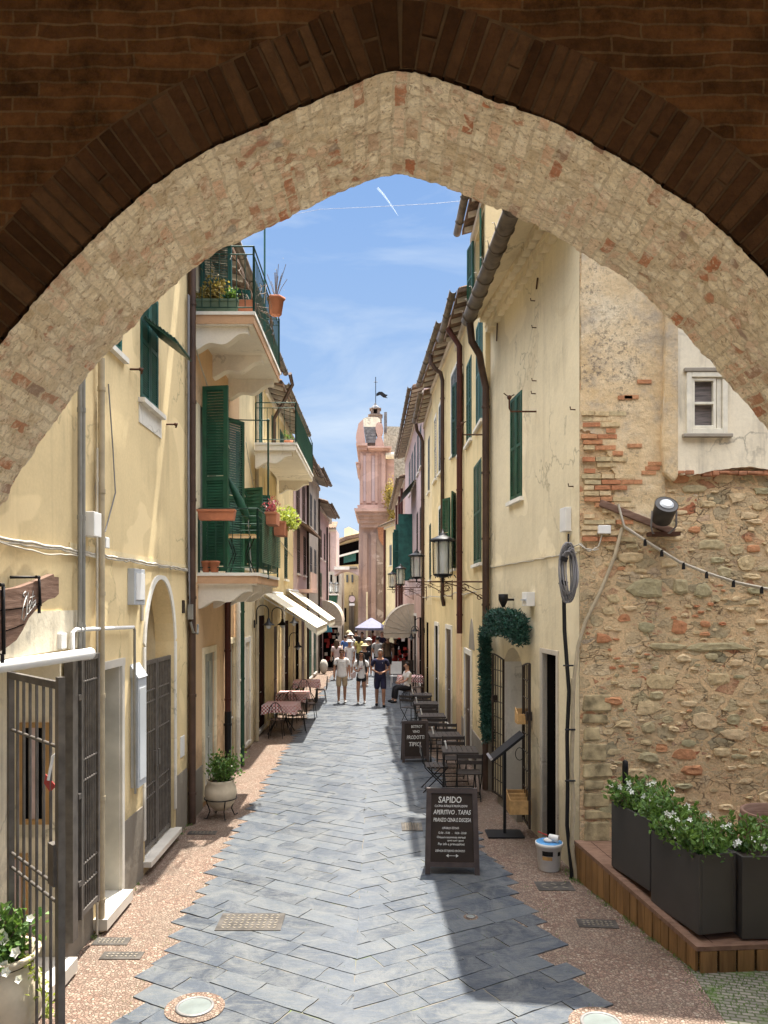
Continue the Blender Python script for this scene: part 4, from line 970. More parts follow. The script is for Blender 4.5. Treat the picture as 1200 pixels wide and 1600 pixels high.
# shutters: big open leaf on the lower balcony door
w_ = add_window(h2, F2, bw, 'green', 'none', sill=False, name='balcony_door')
shutter_mb(F2, bw[0], bw[0]+.42, 3.78, bw[3], .03, .045, 30, .07, hinge='a', ang=R(100)).build('shutter', M['green'], w_)
shutter_mb(F2, bw[1]-.5, bw[1], 3.76, bw[3], .03, .045, 30, .07, hinge='b', ang=R(150)).build('shutter', M['green'], w_)
w_ = add_window(h2, F2, bw2, 'green_blue', 'none', sill=False, name='balcony_door')
shutter_mb(F2, bw2[0], bw2[0]+.5, 7.7, 8.9, .03, .04, 20, .06, hinge='a', ang=R(97)).build('shutter', M['green_blue'], w_)
shutter_mb(F2, bw2[1]-.5, bw2[1], 7.7, 8.9, .03, .04, 20, .06, hinge='b', ang=R(100)).build('shutter', M['green_blue'], w_)
pipe(h2, [F2.pt(F2.hit(350,1000)[0],1.25,.07), F2.pt(F2.hit(350,1000)[0],3.56,.07)], .055, 'red_pipe', clamps=(0,1,1))
pipe(h2, [F2.pt(F2.hit(350,1000)[0],.02,.07), F2.pt(F2.hit(350,1000)[0],1.3,.07)], .062, 'black', clamps=(0,1,1))
pipe(h2, [F2.pt(F2.hit(366,1000)[0],.02,.07), F2.pt(F2.hit(366,1000)[0],3.5,.07)], .05, 'white' , clamps=(0,1,1.2))
pipe(h2, [F2.pt(F2.hit(371.5,1000)[0],.02,.09), F2.pt(F2.hit(371.5,1000)[0],3.5,.09)], .045, 'green_dark', clamps=(0,1,1.2))
pipe(h2, [F2.pt(F2.hit(366,1000)[0],3.8,.07), F2.pt(F2.hit(366,1000)[0],6.6,.07)], .04, 'green_dark')
mb = MB(); mb.tube(wavy([F2.pt(.05,7.2,.05), F2.pt(1.2,6.7,.06), F2.pt(2.0,6.35,.06), F2.pt(4.0,5.9,.06)], .05, 8, .02), .012, 5); mb.build('cable', M['cable_w'], h2)
eave(h2, F2, 0, F2.L, 9.0, .45)
# awning pole frame, clothes bar and folded green parasol on the lower balcony
pl_ = thing('awning_pole', 'thin dark green pole with a crossbar standing on the lower balcony rail', 'pole', P(419,905,12.9))
a = P(419,905,12.95); b = P(419,657,12.95); mb = MB(); mb.tube([a,b], .016, 8); mb.tube([b, Vector((-2.8, 12.95, b.z+.02))], .010, 6); mb.ball(b, .028); mb.build('pole', M['green_dark'], pl_)
pl_ = thing('antenna_pole', 'tall thin blue green pole rising from the top balcony against the sky', 'pole', P(413.5,545,13.3)); mb = MB(); mb.tube([P(413.5,545,13.2), P(413.5,350,13.2)], .016, 8); mb.build('pole', M['green_blue'], pl_)
um = thing('closed_parasol', 'folded green parasol leaning on the lower balcony', 'parasol', (-2.3,12.8,3.75)); mb = MB(); a = P(354,742,12.9); b = P(388,812,13.0); mb.tube([a, a.lerp(b,.25), a.lerp(b,.6), a.lerp(b,.92), b], [.02,.05,.075,.06,.02], 9); mb.build('canopy', M['green'], um); mb = MB(); mb.tube([b, Vector((-2.15,13.1,3.76))], .012, 6); mb.build('pole', M['chrome'], um)
# balcony table and chair
ct = thing('balcony_table', 'small wrought iron table on the lower balcony', 'table', (-2.35,12.9,3.75)); mb = MB(); mb.cbox((-2.30,12.9,4.40),(.55,.5,.03)); mb.build('tabletop', M['wood_lt'], ct)
for sx_,sy_ in ((-.2,-.18),(.2,-.18),(.2,.18),(-.2,.18)):
    mb = MB(); mb.tube([(-2.30+sx_,12.9+sy_,4.385), (-2.30+sx_*.5,12.9+sy_*.5,4.1), (-2.30+sx_*1.1,12.9+sy_*1.1,3.755)], .010, 6); mb.build('leg', M['black'], ct)
# ============================================================ LEFT: houses farther down
def simple_house(name, label, fc, zt, mat, wins, doors=(), rootloc=None, over=.45, D=6, lower=None, zl=3.2, gut=True, eav=True, tiles='tiles', slats=10, under='grey_beige'):
    r = thing(name, label, 'house', fc.pt(0,0)); mb = MB(); ops = [w_[:4] for w_ in wins]+[d_[:4] for d_ in doors]
    if lower: wall_mesh(mb, fc, 0, fc.L, 0, zl, [o_ for o_ in ops if o_[2] < zl], .2, 1); wall_mesh(mb, fc, 0, fc.L, zl, zt, [o_ for o_ in ops if o_[2] >= zl-.01], .2, 0)
    else: wall_mesh(mb, fc, 0, fc.L, 0, zt, ops, .2, 0)
    shell(mb, fc, 0, fc.L, 0, zt, D); mb.build('wall', [M[mat], M[lower or mat]], r, recalc=False)
    for w_ in wins: add_window(r, fc, w_[:4], w_[4], w_[5], slats=slats, surround=(w_[6] if len(w_) > 6 else None), ang=(w_[7] if len(w_) > 7 else 2.6))
    for d_ in doors: add_door(r, fc, d_[:4], d_[4], jamb=(d_[5] if len(d_) > 5 else None), glazed=(d_[4] in ('dark','darkred')), thr=True)
    if eav: eave(r, fc, 0, fc.L, zt, over, tiles, gut, under=under)
    return r
def U(fc, px): return fc.hit(px, 940)[0]
def Z(fc, px, py): return fc.hit(px, py)[1]
F3 = Fac(-2.92, 15.5, -2.92, 19.8, (1,0,0)); F3b = Fac(-2.90, 19.8, -2.86, 26.0, (1,0,0))
h3 = simple_house('yellow_house', 'cream and yellow house with lantern lamps and a dark red café doorway', F3, 9.15, 'yellow_pale',
   [(U(F3,379),U(F3,390),4.05,5.75,'green','open',None,2.0),(U(F3,410)-.1,U(F3,415),4.1,5.6,'green_dark','closed'),(U(F3,401),U(F3,412)-.25,6.75,8.6,'green_blue','closed')],
   [(U(F3,382),U(F3,389),.1,2.4,'grey_beige','white'),(U(F3,402.5),U(F3,416),.08,2.95,'darkred')], lower='cream', zl=3.5)
h3b = simple_house('yellow_house', 'warm yellow house behind the striped awnings with a long white balcony', F3b, 8.9, 'yellow_r',
   [(U(F3b,424),U(F3b,431),6.9,8.4,'green','closed'),(U(F3b,437),U(F3b,443),6.9,8.4,'green','closed'),(U(F3b,426),U(F3b,431),4.2,5.6,'green_dark','closed'),(U(F3b,444),U(F3b,449),4.0,5.4,'green_dark','closed')],
   [(U(F3b,428),U(F3b,433),.1,2.6,'door_wood'),(U(F3b,443),U(F3b,451),.1,2.7,'darkred')])
Fb3 = Fac(-2.80, 17.5, -2.80, 22.0, (1,0,0)); 
b3 = balcony(h3b, Fb3, 0, 4.5, 6.73, 6.92, .96, .92, 2, edge='balcony')
pipe(h3, [F3.pt(U(F3,396),.02,.08), F3.pt(U(F3,396),8.9,.08)], .05, 'beige_pipe', clamps=(0,1,1.6))
pipe(h3b, [F3b.pt(U(F3b,438),.02,.08), F3b.pt(U(F3b,438),3.3,.08)], .055, 'white', clamps=(0,1,1.2))
pipe(h3b, [Vector((-2.25,19.7,9.15)), Vector((-2.22,20.0,8.95)), Vector((-2.5,20.3,8.55)), Vector((-2.78,20.6,8.2)), Vector((-2.80,20.7,7.0))], .05, 'brown_pipe')
for q in ([(366,700),(372,760),(392,800),(420,850)], [(380,690),(396,780),(425,830),(455,870)]):
    mb = MB(); mb.tube(wavy([F3.pt(*F3.hit(*x), .06) for x in q], .05, 6, .02), .011, 5); mb.build('cable', M['cable_w'], h3)
F4 = Fac(-2.84, 26.0, -2.80, 31.0, (1,0,0)); F4b = Fac(-2.80, 31.0, -2.74, 36.0, (1,0,0)); F5 = Fac(-2.76, 36.0, -2.70, 42.5, (1,0,0))
wn = lambda fc,a,b,z0,z1,m='shut_grey',s='closed',*r: (U(fc,a),U(fc,b),z0,z1,m,s,*r)
h4 = simple_house('pink_house', 'greyish pink house with dark shutters past the long balcony', F4, 8.3, 'pink_grey',
   [wn(F4,462.5,468,6.3,7.7,'brown_pipe'),wn(F4,472,476.5,6.3,7.7,'brown_pipe'),wn(F4,464,468.5,4.3,5.9,'dark_brown'),wn(F4,474,478,4.3,5.8,'dark_brown')],
   [(U(F4,462),U(F4,467),.1,2.6,'dark'),(U(F4,471),U(F4,476),.1,2.6,'door_wood')], lower='yellow_pale', zl=3.6)
h4b = simple_house('beige_house', 'tall beige house with a grey eave on the left side of the lane', F4b, 8.7, 'grey_beige',
   [wn(F4b,484,487.5,6.4,7.8,'shut_grey'),wn(F4b,490.5,493.5,6.4,7.8,'shut_grey'),wn(F4b,484,487.5,4.1,5.6,'shut_grey'),wn(F4b,491,494,4.1,5.6,'shut_grey')],
   [(U(F4b,483),U(F4b,487),.1,2.7,'green'),(U(F4b,490),U(F4b,494),.1,2.7,'green_dark')])
h5 = simple_house('pink_house', 'narrow dull pink house at the far end of the left row', F5, 7.9, 'pink_grey',
   [wn(F5,500,502.5,5.4,6.8,'dark_brown'),wn(F5,506,508,5.4,6.8,'dark_brown'),wn(F5,500,502.5,3.5,4.7,'green')], [(U(F5,500),U(F5,503.5),.1,2.6,'dark')], tiles='tiles')
for fc,r_,px_ in ((F4,h4,478),(F4b,h4b,496),(F5,h5,509)):
    pipe(r_, [fc.pt(U(fc,px_),.02,.08), fc.pt(U(fc,px_),8.0 if r_ is not h5 else 7.2,.08)], .05, 'dark_brown')
# small tiled canopy on the pink house
mb = MB(); a = F4.pt(.3,6.1,0); mb.add([F4.pt(-.1,6.15,.02),F4.pt(4.6,6.15,.02),F4.pt(4.6,5.85,.55),F4.pt(-.1,5.85,.55),F4.pt(-.1,6.07,.02),F4.pt(4.6,6.07,.02),F4.pt(4.6,5.77,.55),F4.pt(-.1,5.77,.55)], [(0,1,2,3),(4,5,6,7),(0,1,5,4),(1,2,6,5),(2,3,7,6),(3,0,4,7)]); mb.build('canopy', M['tiles'], h4)
mb = MB(); F4.slab(mb, 1.2, 3.6, 3.62, 3.74, 0, .5); F4.slab(mb, 1.2, 3.6, 3.74, 4.35, .44, .47); mb.build('balcony', M['pink'], h4)
# ---------------------------------------------------------- right side
# stone wall building: cream flank + rubble front
FR = Fac(2.41, 9.17, 1.985, 13.5, (-1,0,0))
hr = thing('cream_house', 'cream plastered house with a rubble stone end wall and a green shuttered window', 'house', (2.41, 9.17, 0))
ws = FR.rect((797.5,541),(816,752)); ws = (ws[0], ws[1], 4.88, 6.5)
dk = (U(FR,870.5), U(FR,848.5), .0, 2.62)
dk = (min(dk[:2]), max(dk[:2]), .06, 2.60)
wd = (min(U(FR,788),U(FR,816)), max(U(FR,788),U(FR,816)), .12, 2.58)
ZR = 8.48
mb = MB(); wall_mesh(mb, FR, 0, FR.L, 0, ZR, [ws, dk, wd], .28)
wdm = MB(); rim_mb = MB()
arch_fill(mb, FR, wd[0], wd[1], 2.32, 2.579, .28, pw=.8)
# body behind
mb.add([(2.41,9.2,ZR),(9,9.2,ZR),(9,14,ZR),(1.985,13.5,ZR)], [(0,1,2,3)]); mb.add([(9,9.2,0),(9,14,0),(9,14,ZR),(9,9.2,ZR)], [(0,1,2,3)]); mb.add([(9,14,0),(1.985,13.5,0),(1.985,13.5,ZR),(9,14,ZR)], [(0,1,2,3)])
mb.build('wall', M['cream'], hr, recalc=False)
add_window(hr, FR, ws, 'green', slats=26, sill=True)
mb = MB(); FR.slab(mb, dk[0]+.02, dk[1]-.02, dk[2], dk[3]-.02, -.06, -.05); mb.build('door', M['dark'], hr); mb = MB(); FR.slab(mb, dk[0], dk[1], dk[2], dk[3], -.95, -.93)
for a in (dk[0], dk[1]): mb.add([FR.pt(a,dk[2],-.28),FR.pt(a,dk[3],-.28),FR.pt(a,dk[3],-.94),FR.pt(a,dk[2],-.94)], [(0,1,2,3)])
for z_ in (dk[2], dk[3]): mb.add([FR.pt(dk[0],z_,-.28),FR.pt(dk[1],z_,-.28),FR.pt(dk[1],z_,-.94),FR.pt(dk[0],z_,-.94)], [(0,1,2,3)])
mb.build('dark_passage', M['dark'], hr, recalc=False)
mb = MB(); FR.slab(mb, dk[0]-.06, dk[0], 0, 2.66, -.02, .02); FR.slab(mb, dk[1], dk[1]+.09, 0, 2.66, -.26, .02); FR.slab(mb, dk[0], dk[1], 2.60, 2.66, -.02, .02); mb.build('door_frame', M['grey_beige'], hr)
mb = MB(); D = 1.1
for a, b in (((wd[0],-.28),(wd[0],-D)), ((wd[0],-D),(wd[1],-D)), ((wd[1],-D),(wd[1],-.28))):
    p, q = FR.pt(a[0],0,a[1]), FR.pt(b[0],0,b[1]); mb.add([p,q,q+Vector((0,0,2.6)),p+Vector((0,0,2.6))], [(0,1,2,3)])
mb.add([FR.pt(wd[0],2.6,-.2),FR.pt(wd[1],2.6,-.2),FR.pt(wd[1],2.6,-D),FR.pt(wd[0],2.6,-D)], [(0,1,2,3)]); mb.add([FR.pt(wd[0],.12,-.2),FR.pt(wd[1],.12,-.2),FR.pt(wd[1],.12,-D),FR.pt(wd[0],.12,-D)], [(0,1,2,3)]); mb.build('doorway_recess', M['white'], hr, recalc=False)
mb = MB(); FR.slab(mb, wd[1]-.014, wd[1]-.002, .12, 2.32, -1.09, -.0); mb.build('doorway_lining', M['white'], hr)
mb = MB(); FR.slab(mb, wd[0]-.05, wd[1]+.05, 0, .128, -1.0, .10); mb.build('threshold', M['plinth'], hr)
# open gate leaves folded back on both sides of the doorway
def ggrid(W_, H):
    mb = MB(); mb.box((0,-.015,0),(.03,.015,H-.06)); mb.box((W_-.03,-.015,0),(W_,.015,H)); mb.box((.03,-.012,.01),(W_-.03,.012,.04))
    pts = [(0.015+(W_-.03)*t/8, 0, H-.07+.065*math.sin(math.pi/2*t/8)) for t in range(9)]; mb.tube(pts, .014, 6)
    for i in range(3): x = .03+(W_-.06)*(i+1)/4; mb.tube([(x,0,.03),(x,0,H-.03)], .008, 6)
    for i in range(8): z = H*(i+1)/9; mb.tube([(.02,0,z),(W_-.02,0,z)], .008, 6)
    return mb
rt = math.atan2(FR.t.y, FR.t.x)
for i,(u_,rz_) in enumerate(((FR.hit(787,1000,.10)[0], rt+.10), (FR.hit(817,1000,.10)[0], rt+math.pi-.10))):
    g_ = thing('grille_gate', ['far leaf of the brown grille gate beside the garland','near leaf of the brown grille gate carrying the wooden boxes'][i], 'gate', FR.pt(u_,.14,.10), rz_, 'grille gate leaves folded back on the cream wall')
    ggrid(.52, 2.3).build('grille', M['dark_brown'], g_, world=False); mb = MB(); mb.box((.40,-.04,1.5),(.47,.04,1.62)); mb.build('lock', M['dark_brown'], g_, world=False)
# eave, big gutter, corbel cornice
gA = Vector((1.66,9.15,8.12)); gB = Vector((1.545,13.15,8.12))
mb = MB(); th = 10; gr = .115
ring = [(math.cos(math.pi+math.pi*k_/th)*gr, math.sin(math.pi+math.pi*k_/th)*gr) for k_ in range(th+1)]; pr_l = ring+[(x*.9,y*.9) for x,y in ring[::-1]]; m_ = len(pr_l)
mb.add([gA+Vector((x,0,y)) for x,y in pr_l]+[gB+Vector((x,0,y)) for x,y in pr_l], [tuple(range(m_)),tuple(range(m_,2*m_))]+[(i,(i+1)%m_,m_+(i+1)%m_,m_+i) for i in range(m_)], 0, True)
for k_ in range(8):
    c = gA.lerp(gB, (k_+.5)/8); mb.tube([c+Vector((x*1.06,0,y*1.06)) for x,y in ring], .012, 5)
    mb.tube([c+Vector((-gr,0,0)), c+Vector((-gr-.02,0,.07)), c+Vector((-gr-.045,0,.06))], .006, 4)
mb.build('gutter', M['zinc'], hr)
mb = MB(); mb.add([(1.62,9.15,8.22),(1.52,13.3,8.22),(5,13.4,9.75),(5,9.15,9.75),(1.62,9.15,8.28),(1.52,13.3,8.28),(5,13.4,9.82),(5,9.15,9.82)], [(0,1,2,3),(4,5,6,7),(0,1,5,4),(1,2,6,5),(2,3,7,6),(3,0,4,7)])
for i in range(18):
    t_ = (i+.5)/18; x = 1.62-.10*t_; y = 9.05+4.2*t_; mb.tube([(x+.08,y+.1,8.27),(x+1.3,y+.1,8.80)], .075, 8)
mb.build('roof', M['tiles'], hr)
# sloping soffit between wall and gutter, and scalloped corbel rows
mb = MB()
mb.add([FR.pt(0,8.44,0), FR.pt(FR.L,8.44,0), Vector((1.63,13.3,8.13)), Vector((1.74,9.18,8.13))], [(0,1,2,3)])
mb.add([FR.pt(0,8.44,0), Vector((1.74,9.18,8.13)), Vector((1.74,9.18,8.25)), FR.pt(0,8.5,0)], [(0,1,2,3)])
mb.add([FR.pt(FR.L,8.44,0), Vector((1.63,13.3,8.13)), Vector((1.63,13.3,8.25)), FR.pt(FR.L,8.5,0)], [(0,1,2,3)])
n_ = 17
for row,(o_,z_,rr) in enumerate(((.01,8.11,.13),(.13,8.27,.12))):
    for i in range(n_):
        u = FR.L*(i+.5)/n_; c = FR.pt(u,z_,o_); prof_ = []
        mb.add([c+FR.t*(rr*.95*math.cos(math.pi*t/8))+Vector((0,0,-rr*.9*math.sin(math.pi*t/8)))+FR.n*dd_ for dd_ in (-.05,.09) for t in range(9)], [tuple(range(9)),tuple(range(9,18))]+[(t,t+1,10+t,9+t) for t in range(8)]+[(0,8,17,9)], 0, False)
    FR.slab(mb, 0, FR.L, z_, z_+.07, -.02, o_+.10)
mb.build('cornice', M['cream'], hr, recalc=False)
dpx = FR.pt(FR.L-.06,0,.10)
pipe(hr, [Vector((1.56,13.0,8.02)), Vector((1.60,13.05,7.72)), Vector((1.74,13.12,7.52)), Vector((dpx.x-.06,dpx.y,7.32)), Vector((dpx.x,dpx.y,7.05)), Vector((dpx.x,dpx.y,2.9))], .062, 'brown_pipe', n=14, clamps=(4,5,1.1))
pipe(hr, [Vector((dpx.x,dpx.y,.02)), Vector((dpx.x,dpx.y,2.92))], .062, 'brown_pipe', n=14)
# string line
mb = MB(); FR.slab(mb, 0, FR.L, 3.90, 3.95, -.01, .018); mb.build('string_course', M['cream'], hr)
mb = MB(); mb.tube([FR.pt(FR.L*i/30, 3.89+random.uniform(-.01,.01), .03) for i in range(31)], .006, 4); mb.build('cable', M['cable_w'], hr)
# iron arm and hooks
def rh(px,py,o=.0): u,z = FR.hit(px,py,o); return FR.pt(u,z,o)
def iron_arm(root, a, b, name='iron_bracket'):
    mb = MB(); mb.tube([b, a, a+Vector((-.02,0,.05)), a+Vector((-.02,0,.22))], .013, 6); mb.ball(a+Vector((-.02,0,.20)), .035, 8); mb.tube([a+Vector((-.10,0,.26)), a+Vector((-.02,0,.2)), a+Vector((.05,0,.24))], .009, 5); return mb.build(name, M['rust'], root)
iron_arm(hr, rh(798,643,.35), rh(838,643,0))
for px,py in ((831,391),(836,470),(838,512),(837,615),(899,640),(896,760),(838,595)):
    mb = MB(); a = rh(px,py,0); mb.tube([a, a+FR.n*.06, a+FR.n*.065+Vector((0,0,.035))], .008, 5); mb.build('hook', M['rust'], hr)
for a_,b_ in (((840,434),(838,452)), ((777,505),(776,533))):
    mb = MB(); mb.tube([rh(*a_,.02), rh(*b_,.02)], .012, 6); mb.build('wall_tie', M['rust'], hr)
b_, q = wbox(893,792,884,832,.08,'plastic_w','junction_box',FR,hr)
b_, q = wbox(836,925,828,947,.12,'plastic_w','alarm_box',FR,hr); mb = MB(); FR.slab(mb,q[0]+.03,q[1]-.03,q[2]+.08,q[3]-.10,.12,.15); mb.build('lamp', M['plastic_g'], b_)
# ============================================================ RIGHT: rubble end wall of the cream house
YS = 9.17
def D_(px,py,y=YS): return P(px,py,y)

# field stones standing proud of the mortar
def lump(mb, cx_, cz, rx, rz, y, dep, g, n=8):
    a0 = random.uniform(0,6); pts = []
    for i in range(n):
        a = a0+2*math.pi*i/n; q = 1+random.uniform(-.24,.20); pts.append((cx_+rx*q*math.copysign(abs(math.cos(a))**.75, math.cos(a)), cz+rz*q*math.copysign(abs(math.sin(a))**.75, math.sin(a))))
    dz = random.uniform(-.008,.008)
    v0 = [(x,y+.01,z) for x,z in pts]; v1 = [(cx_+(x-cx_)*.94,y-dep*.7,cz+(z-cz)*.92) for x,z in pts]; v2 = [(cx_+(x-cx_)*.62,y-dep+dz,cz+(z-cz)*.6) for x,z in pts]
    mb.add(v0+v1+v2+[(cx_,y-dep*1.05,cz)], [(i,(i+1)%n,n+(i+1)%n,n+i) for i in range(n)]+[(n+i,n+(i+1)%n,2*n+(i+1)%n,2*n+i) for i in range(n)]+[(2*n+i,2*n+(i+1)%n,3*n) for i in range(n)], 0, False, (g,g,g,1))
lm = MB(); taken = []
def try_lump(x,z,rx,rz,g,dep=None):
    for (a,b,c,d) in taken:
        if abs(a-x) < (c+rx)*.95 and abs(b-z) < (d+rz)*.95: return
    taken.append((x,z,rx,rz)); lump(lm, x, z, rx, rz, YS, dep or random.uniform(.008,.022), g)
def pxl(px,py,w_,h_,g): p = D_(px,py); try_lump(p.x,p.z,w_/2*YS/F,h_/2*YS/F,g)
for a in ((1010,920,62,32,.05),(1063,915,28,26,.1),(1098,922,30,24,.06),(958,935,22,14,.25),(1010,980,24,17,.02),(1062,980,30,24,.9),(1101,975,17,12,.95),(1121,1011,110,14,.08),(1032,1064,58,24,.3),(1066,1083,44,18,.45),(1027,1086,24,16,.12),(1012,1106,38,26,.42),(990,1122,34,14,.05),(1042,1124,20,11,.1),(1103,1126,40,28,.65),(1013,1138,24,20,.15),(1057,1138,26,20,.55),(1145,1125,24,18,.05),(1173,1001,18,10,.93),(1034,1168,20,14,.97),(1168,1122,36,16,.08),(1125,1060,40,22,.3),(975,965,20,14,.9),(943,998,26,18,.9),(1110,850,44,20,.15),(1150,858,26,16,.2),(1165,880,30,24,.28),(1132,894,22,20,.12),(1190,884,24,14,.1),(1086,828,20,12,.95),(985,870,40,18,.4),(1040,1010,60,12,.1),(1168,842,14,10,.95)): pxl(*a)
for i in range(1500):
    z = random.uniform(.5, 5.05); x = random.uniform(2.75, 7.2)
    big = random.random()
    if x < 3.5 and z > 4.0: continue
    red = 3.35 < x < 4.15 and 2.95 < z < 3.55 or (2.75 < x < 3.3 and 2.4 < z < 3.1)
    rx = random.uniform(.06,.16) if (big > .3 and not red) else random.uniform(.025,.055); rz = rx*random.uniform(.30,.6)
    g = random.uniform(0,.75) if not red else random.choice((random.uniform(.1,.7), random.uniform(.82,1)))
    if not red and random.random() < .05: g = .95
    try_lump(x,z,rx,rz,g)
lm.add([(2.412,YS,0),(9,YS,0),(9,YS,ZR),(2.412,YS,ZR)], [(0,1,2,3)], 1); rubble_mb = lm
# squared corner stones
mb = MB(); z = .42
for i in range(9):
    h_ = random.choice((.20,.24,.15,.27)); w_ = .29+random.uniform(-.09,.07)
    x_ = 2.44+random.uniform(-.01,.03); mb.prism([(x_,YS-.012-random.uniform(0,.02),z+random.uniform(0,.02)),(x_+w_,YS-.012-random.uniform(0,.02),z+random.uniform(0,.02)),(x_+w_+random.uniform(-.02,.02),YS-.012,z+h_-.012-random.uniform(0,.02)),(x_+random.uniform(-.01,.02),YS-.012,z+h_-.012-random.uniform(0,.02))], (0,.05,0)); z += h_
mb.build('corner_stones', M['stone'], hr, bevel=.02)
# courses of thin red bricks showing through the render
bm_ = MB(); z = 4.02
while z < 5.55:
    x = 2.43+random.uniform(0,.04)
    while x < 2.98-abs(z-4.55)*.22+random.uniform(-.22,.15):
        l_ = random.uniform(.12,.26); g = random.choice((.85,.92,.97,.2,.5) if random.random() < .8 else (.3,))
        if random.random() < .85: bm_.obox((x,YS-.022-random.uniform(0,.02),z),(l_-.012,0,random.uniform(-.006,.006)),(0,.05,0),(0,0,.05),0,(g,g,g,1))
        x += l_
    z += .068
for px,py in ((985,624),(1005,600),(975,625),(1018,735),(1012,742),(1022,728),(990,700)):
    p = D_(px,py); g = random.choice((.9,.97)); bm_.obox((p.x-.08,YS-.03,p.z),(.17,0,0),(0,.05,0),(0,0,.045),0,(g,g,g,1))
for v_,f_,t__ in ((bm_.v, bm_.f, bm_.tint),):
    o0_ = len(rubble_mb.v); rubble_mb.v += v_
    for f__, tt_ in zip(f_, t__): rubble_mb.f.append([o0_+i for i in f__]); rubble_mb.m.append(0); rubble_mb.sm.append(False); rubble_mb.tint.append(tt_)
rubble_mb.build('rubble_wall', [M['stonelump'], M['rubble']], hr)
# ochre render over the upper left part (ragged outline) and white render with the small window
def ragged(pts, jit, n=8):
    o = []
    for a, b in zip(pts, pts[1:]+pts[:1]):
        for i in range(n):
            t = i/n; o.append((a[0]+(b[0]-a[0])*t+random.uniform(-jit,jit), a[1]+(b[1]-a[1])*t+random.uniform(-jit,jit)))
    return o
def coat(pts, y0, th, mat, name, jit=.012, n=8):
    q = ragged(pts, jit, n); mb = MB(); mb.prism([(x,y0,z) for x,z in q], (0,th,0)); return mb.build(name, M[mat], hr)
c = lambda px,py: (D_(px,py).x, D_(px,py).z)
coat([(2.42,ZR-.02),(2.42,5.35),(2.62,5.30),(2.75,5.05),(2.85,4.75),(2.78,4.35),(2.95,4.15),(3.30,4.12),(3.42,4.5),(3.43,ZR-.02)], YS-.018, .03, 'rough_plaster', 'ochre_render', .016, 10)
mb = MB(); mb.prism([(x,YS-.10,z) for x,z in [(3.30,ZR-.02),c(1036,500),c(1034,600),c(1030,700),c(1034,742),c(1048,756),(3.56,4.78),(3.56,ZR-.02)]], (0,.12,0)); mb.build('rounded_pier', M['rough_plaster'], hr, bevel=.03)
wn_ = (D_(1070,0).x, D_(1128,0).x, D_(0,678).z, D_(0,588).z)
wall_w = [c(1040,480),c(1036,560),c(1031,700),c(1034,728),c(1045,738),c(1060,742),c(1075,745),c(1105,738),c(1140,733),c(1170,731),c(1210,738),(9,4.86),(9,ZR-.02),(3.35,ZR-.02)]
fw = Fac(3.30,YS-.09,9,YS-.09,(0,-1,0))
mb = MB(); q = ragged(wall_w, .005, 6)
# keep a real opening for the window: two prisms split at the window sides
zc0, zc1 = wn_[2], wn_[3]
def clipx(poly, x, keep_less):
    o = []
    for a, b in zip(poly, poly[1:]+poly[:1]):
        ia = (a[0] <= x) == keep_less; ib = (b[0] <= x) == keep_less
        if ia: o.append(a)
        if ia != ib: t = (x-a[0])/(b[0]-a[0]); o.append((x, a[1]+(b[1]-a[1])*t))
    return o
left = clipx(q, wn_[0]-.0, True); right = clipx(q, wn_[1]+.0, False); mid_ = clipx(clipx(q, wn_[0], False), wn_[1], True)
yb = YS-.085
for pol in (left, right): mb.prism([(x,yb,z) for x,z in pol], (0,.087,0))
swap = lambda pl: [(z,x) for x,z in pl]
up_ = swap(clipx(swap(mid_), zc1, False)); lo_ = swap(clipx(swap(mid_), zc0, True))
for pol in (up_, lo_): mb.prism([(x,yb,z) for x,z in pol], (0,.087,0))
mb.build('white_render', M['white_old'], hr)
x0,x1,z0,z1 = wn_
mb = MB(); f_ = .055
def fr(mb,a,b,c_,d_,ya,yb_,t): mb.box((a,ya,c_),(a+t,yb_,d_)); mb.box((b-t,ya,c_),(b,yb_,d_)); mb.box((a+t,ya,d_-t),(b-t,yb_,d_)); mb.box((a+t,ya,c_),(b-t,yb_,c_+t))
fr(mb, x0-.02, x1+.02, z0-.02, z1+.02, yb-.03, yb+.03, .06)
wf = mb.build('window', M['frame_w'], hr, bevel=.006)
mb = MB(); fr(mb, x0+.045, x1-.11, z0+.045, z1-.045, yb-.012, yb+.04, .035); zm = (z0+z1)/2; mb.box((x0+.08, yb-.012, zm-.015),(x1-.145,yb+.04,zm+.015)); mb.box((x1-.10,yb-.005,z0+.045),(x1-.045,yb+.05,z1-.045)); mb.build('sash', M['frame_w'], wf, bevel=.004)
mb = MB(); mb.box((x0+.04,yb+.045,z0+.04),(x1-.04,yb+.055,z1-.04)); mb.build('curtain', M['curtain'], wf)
mb = MB(); mb.box((x0-.07,yb-.06,z0-.065),(x1+.07,yb+.03,z0-.022)); mb.box((x0-.05,yb-.04,z1+.022),(x1+.03,yb+.03,z1+.07)); pieces(mb, 'sill', M['plinth'], wf, bevel=.008)
# ragged ledge under the white render
mb = MB(); xs = 3.45
while xs < 6: l_ = random.uniform(.06,.16); mb.box((xs,YS-.06-random.uniform(0,.05),4.80+random.uniform(-.015,.015)),(xs+l_,YS,4.84+random.uniform(0,.02))); xs += l_
mb.build('broken_edge', M['brick_red'], hr, bevel=.01)
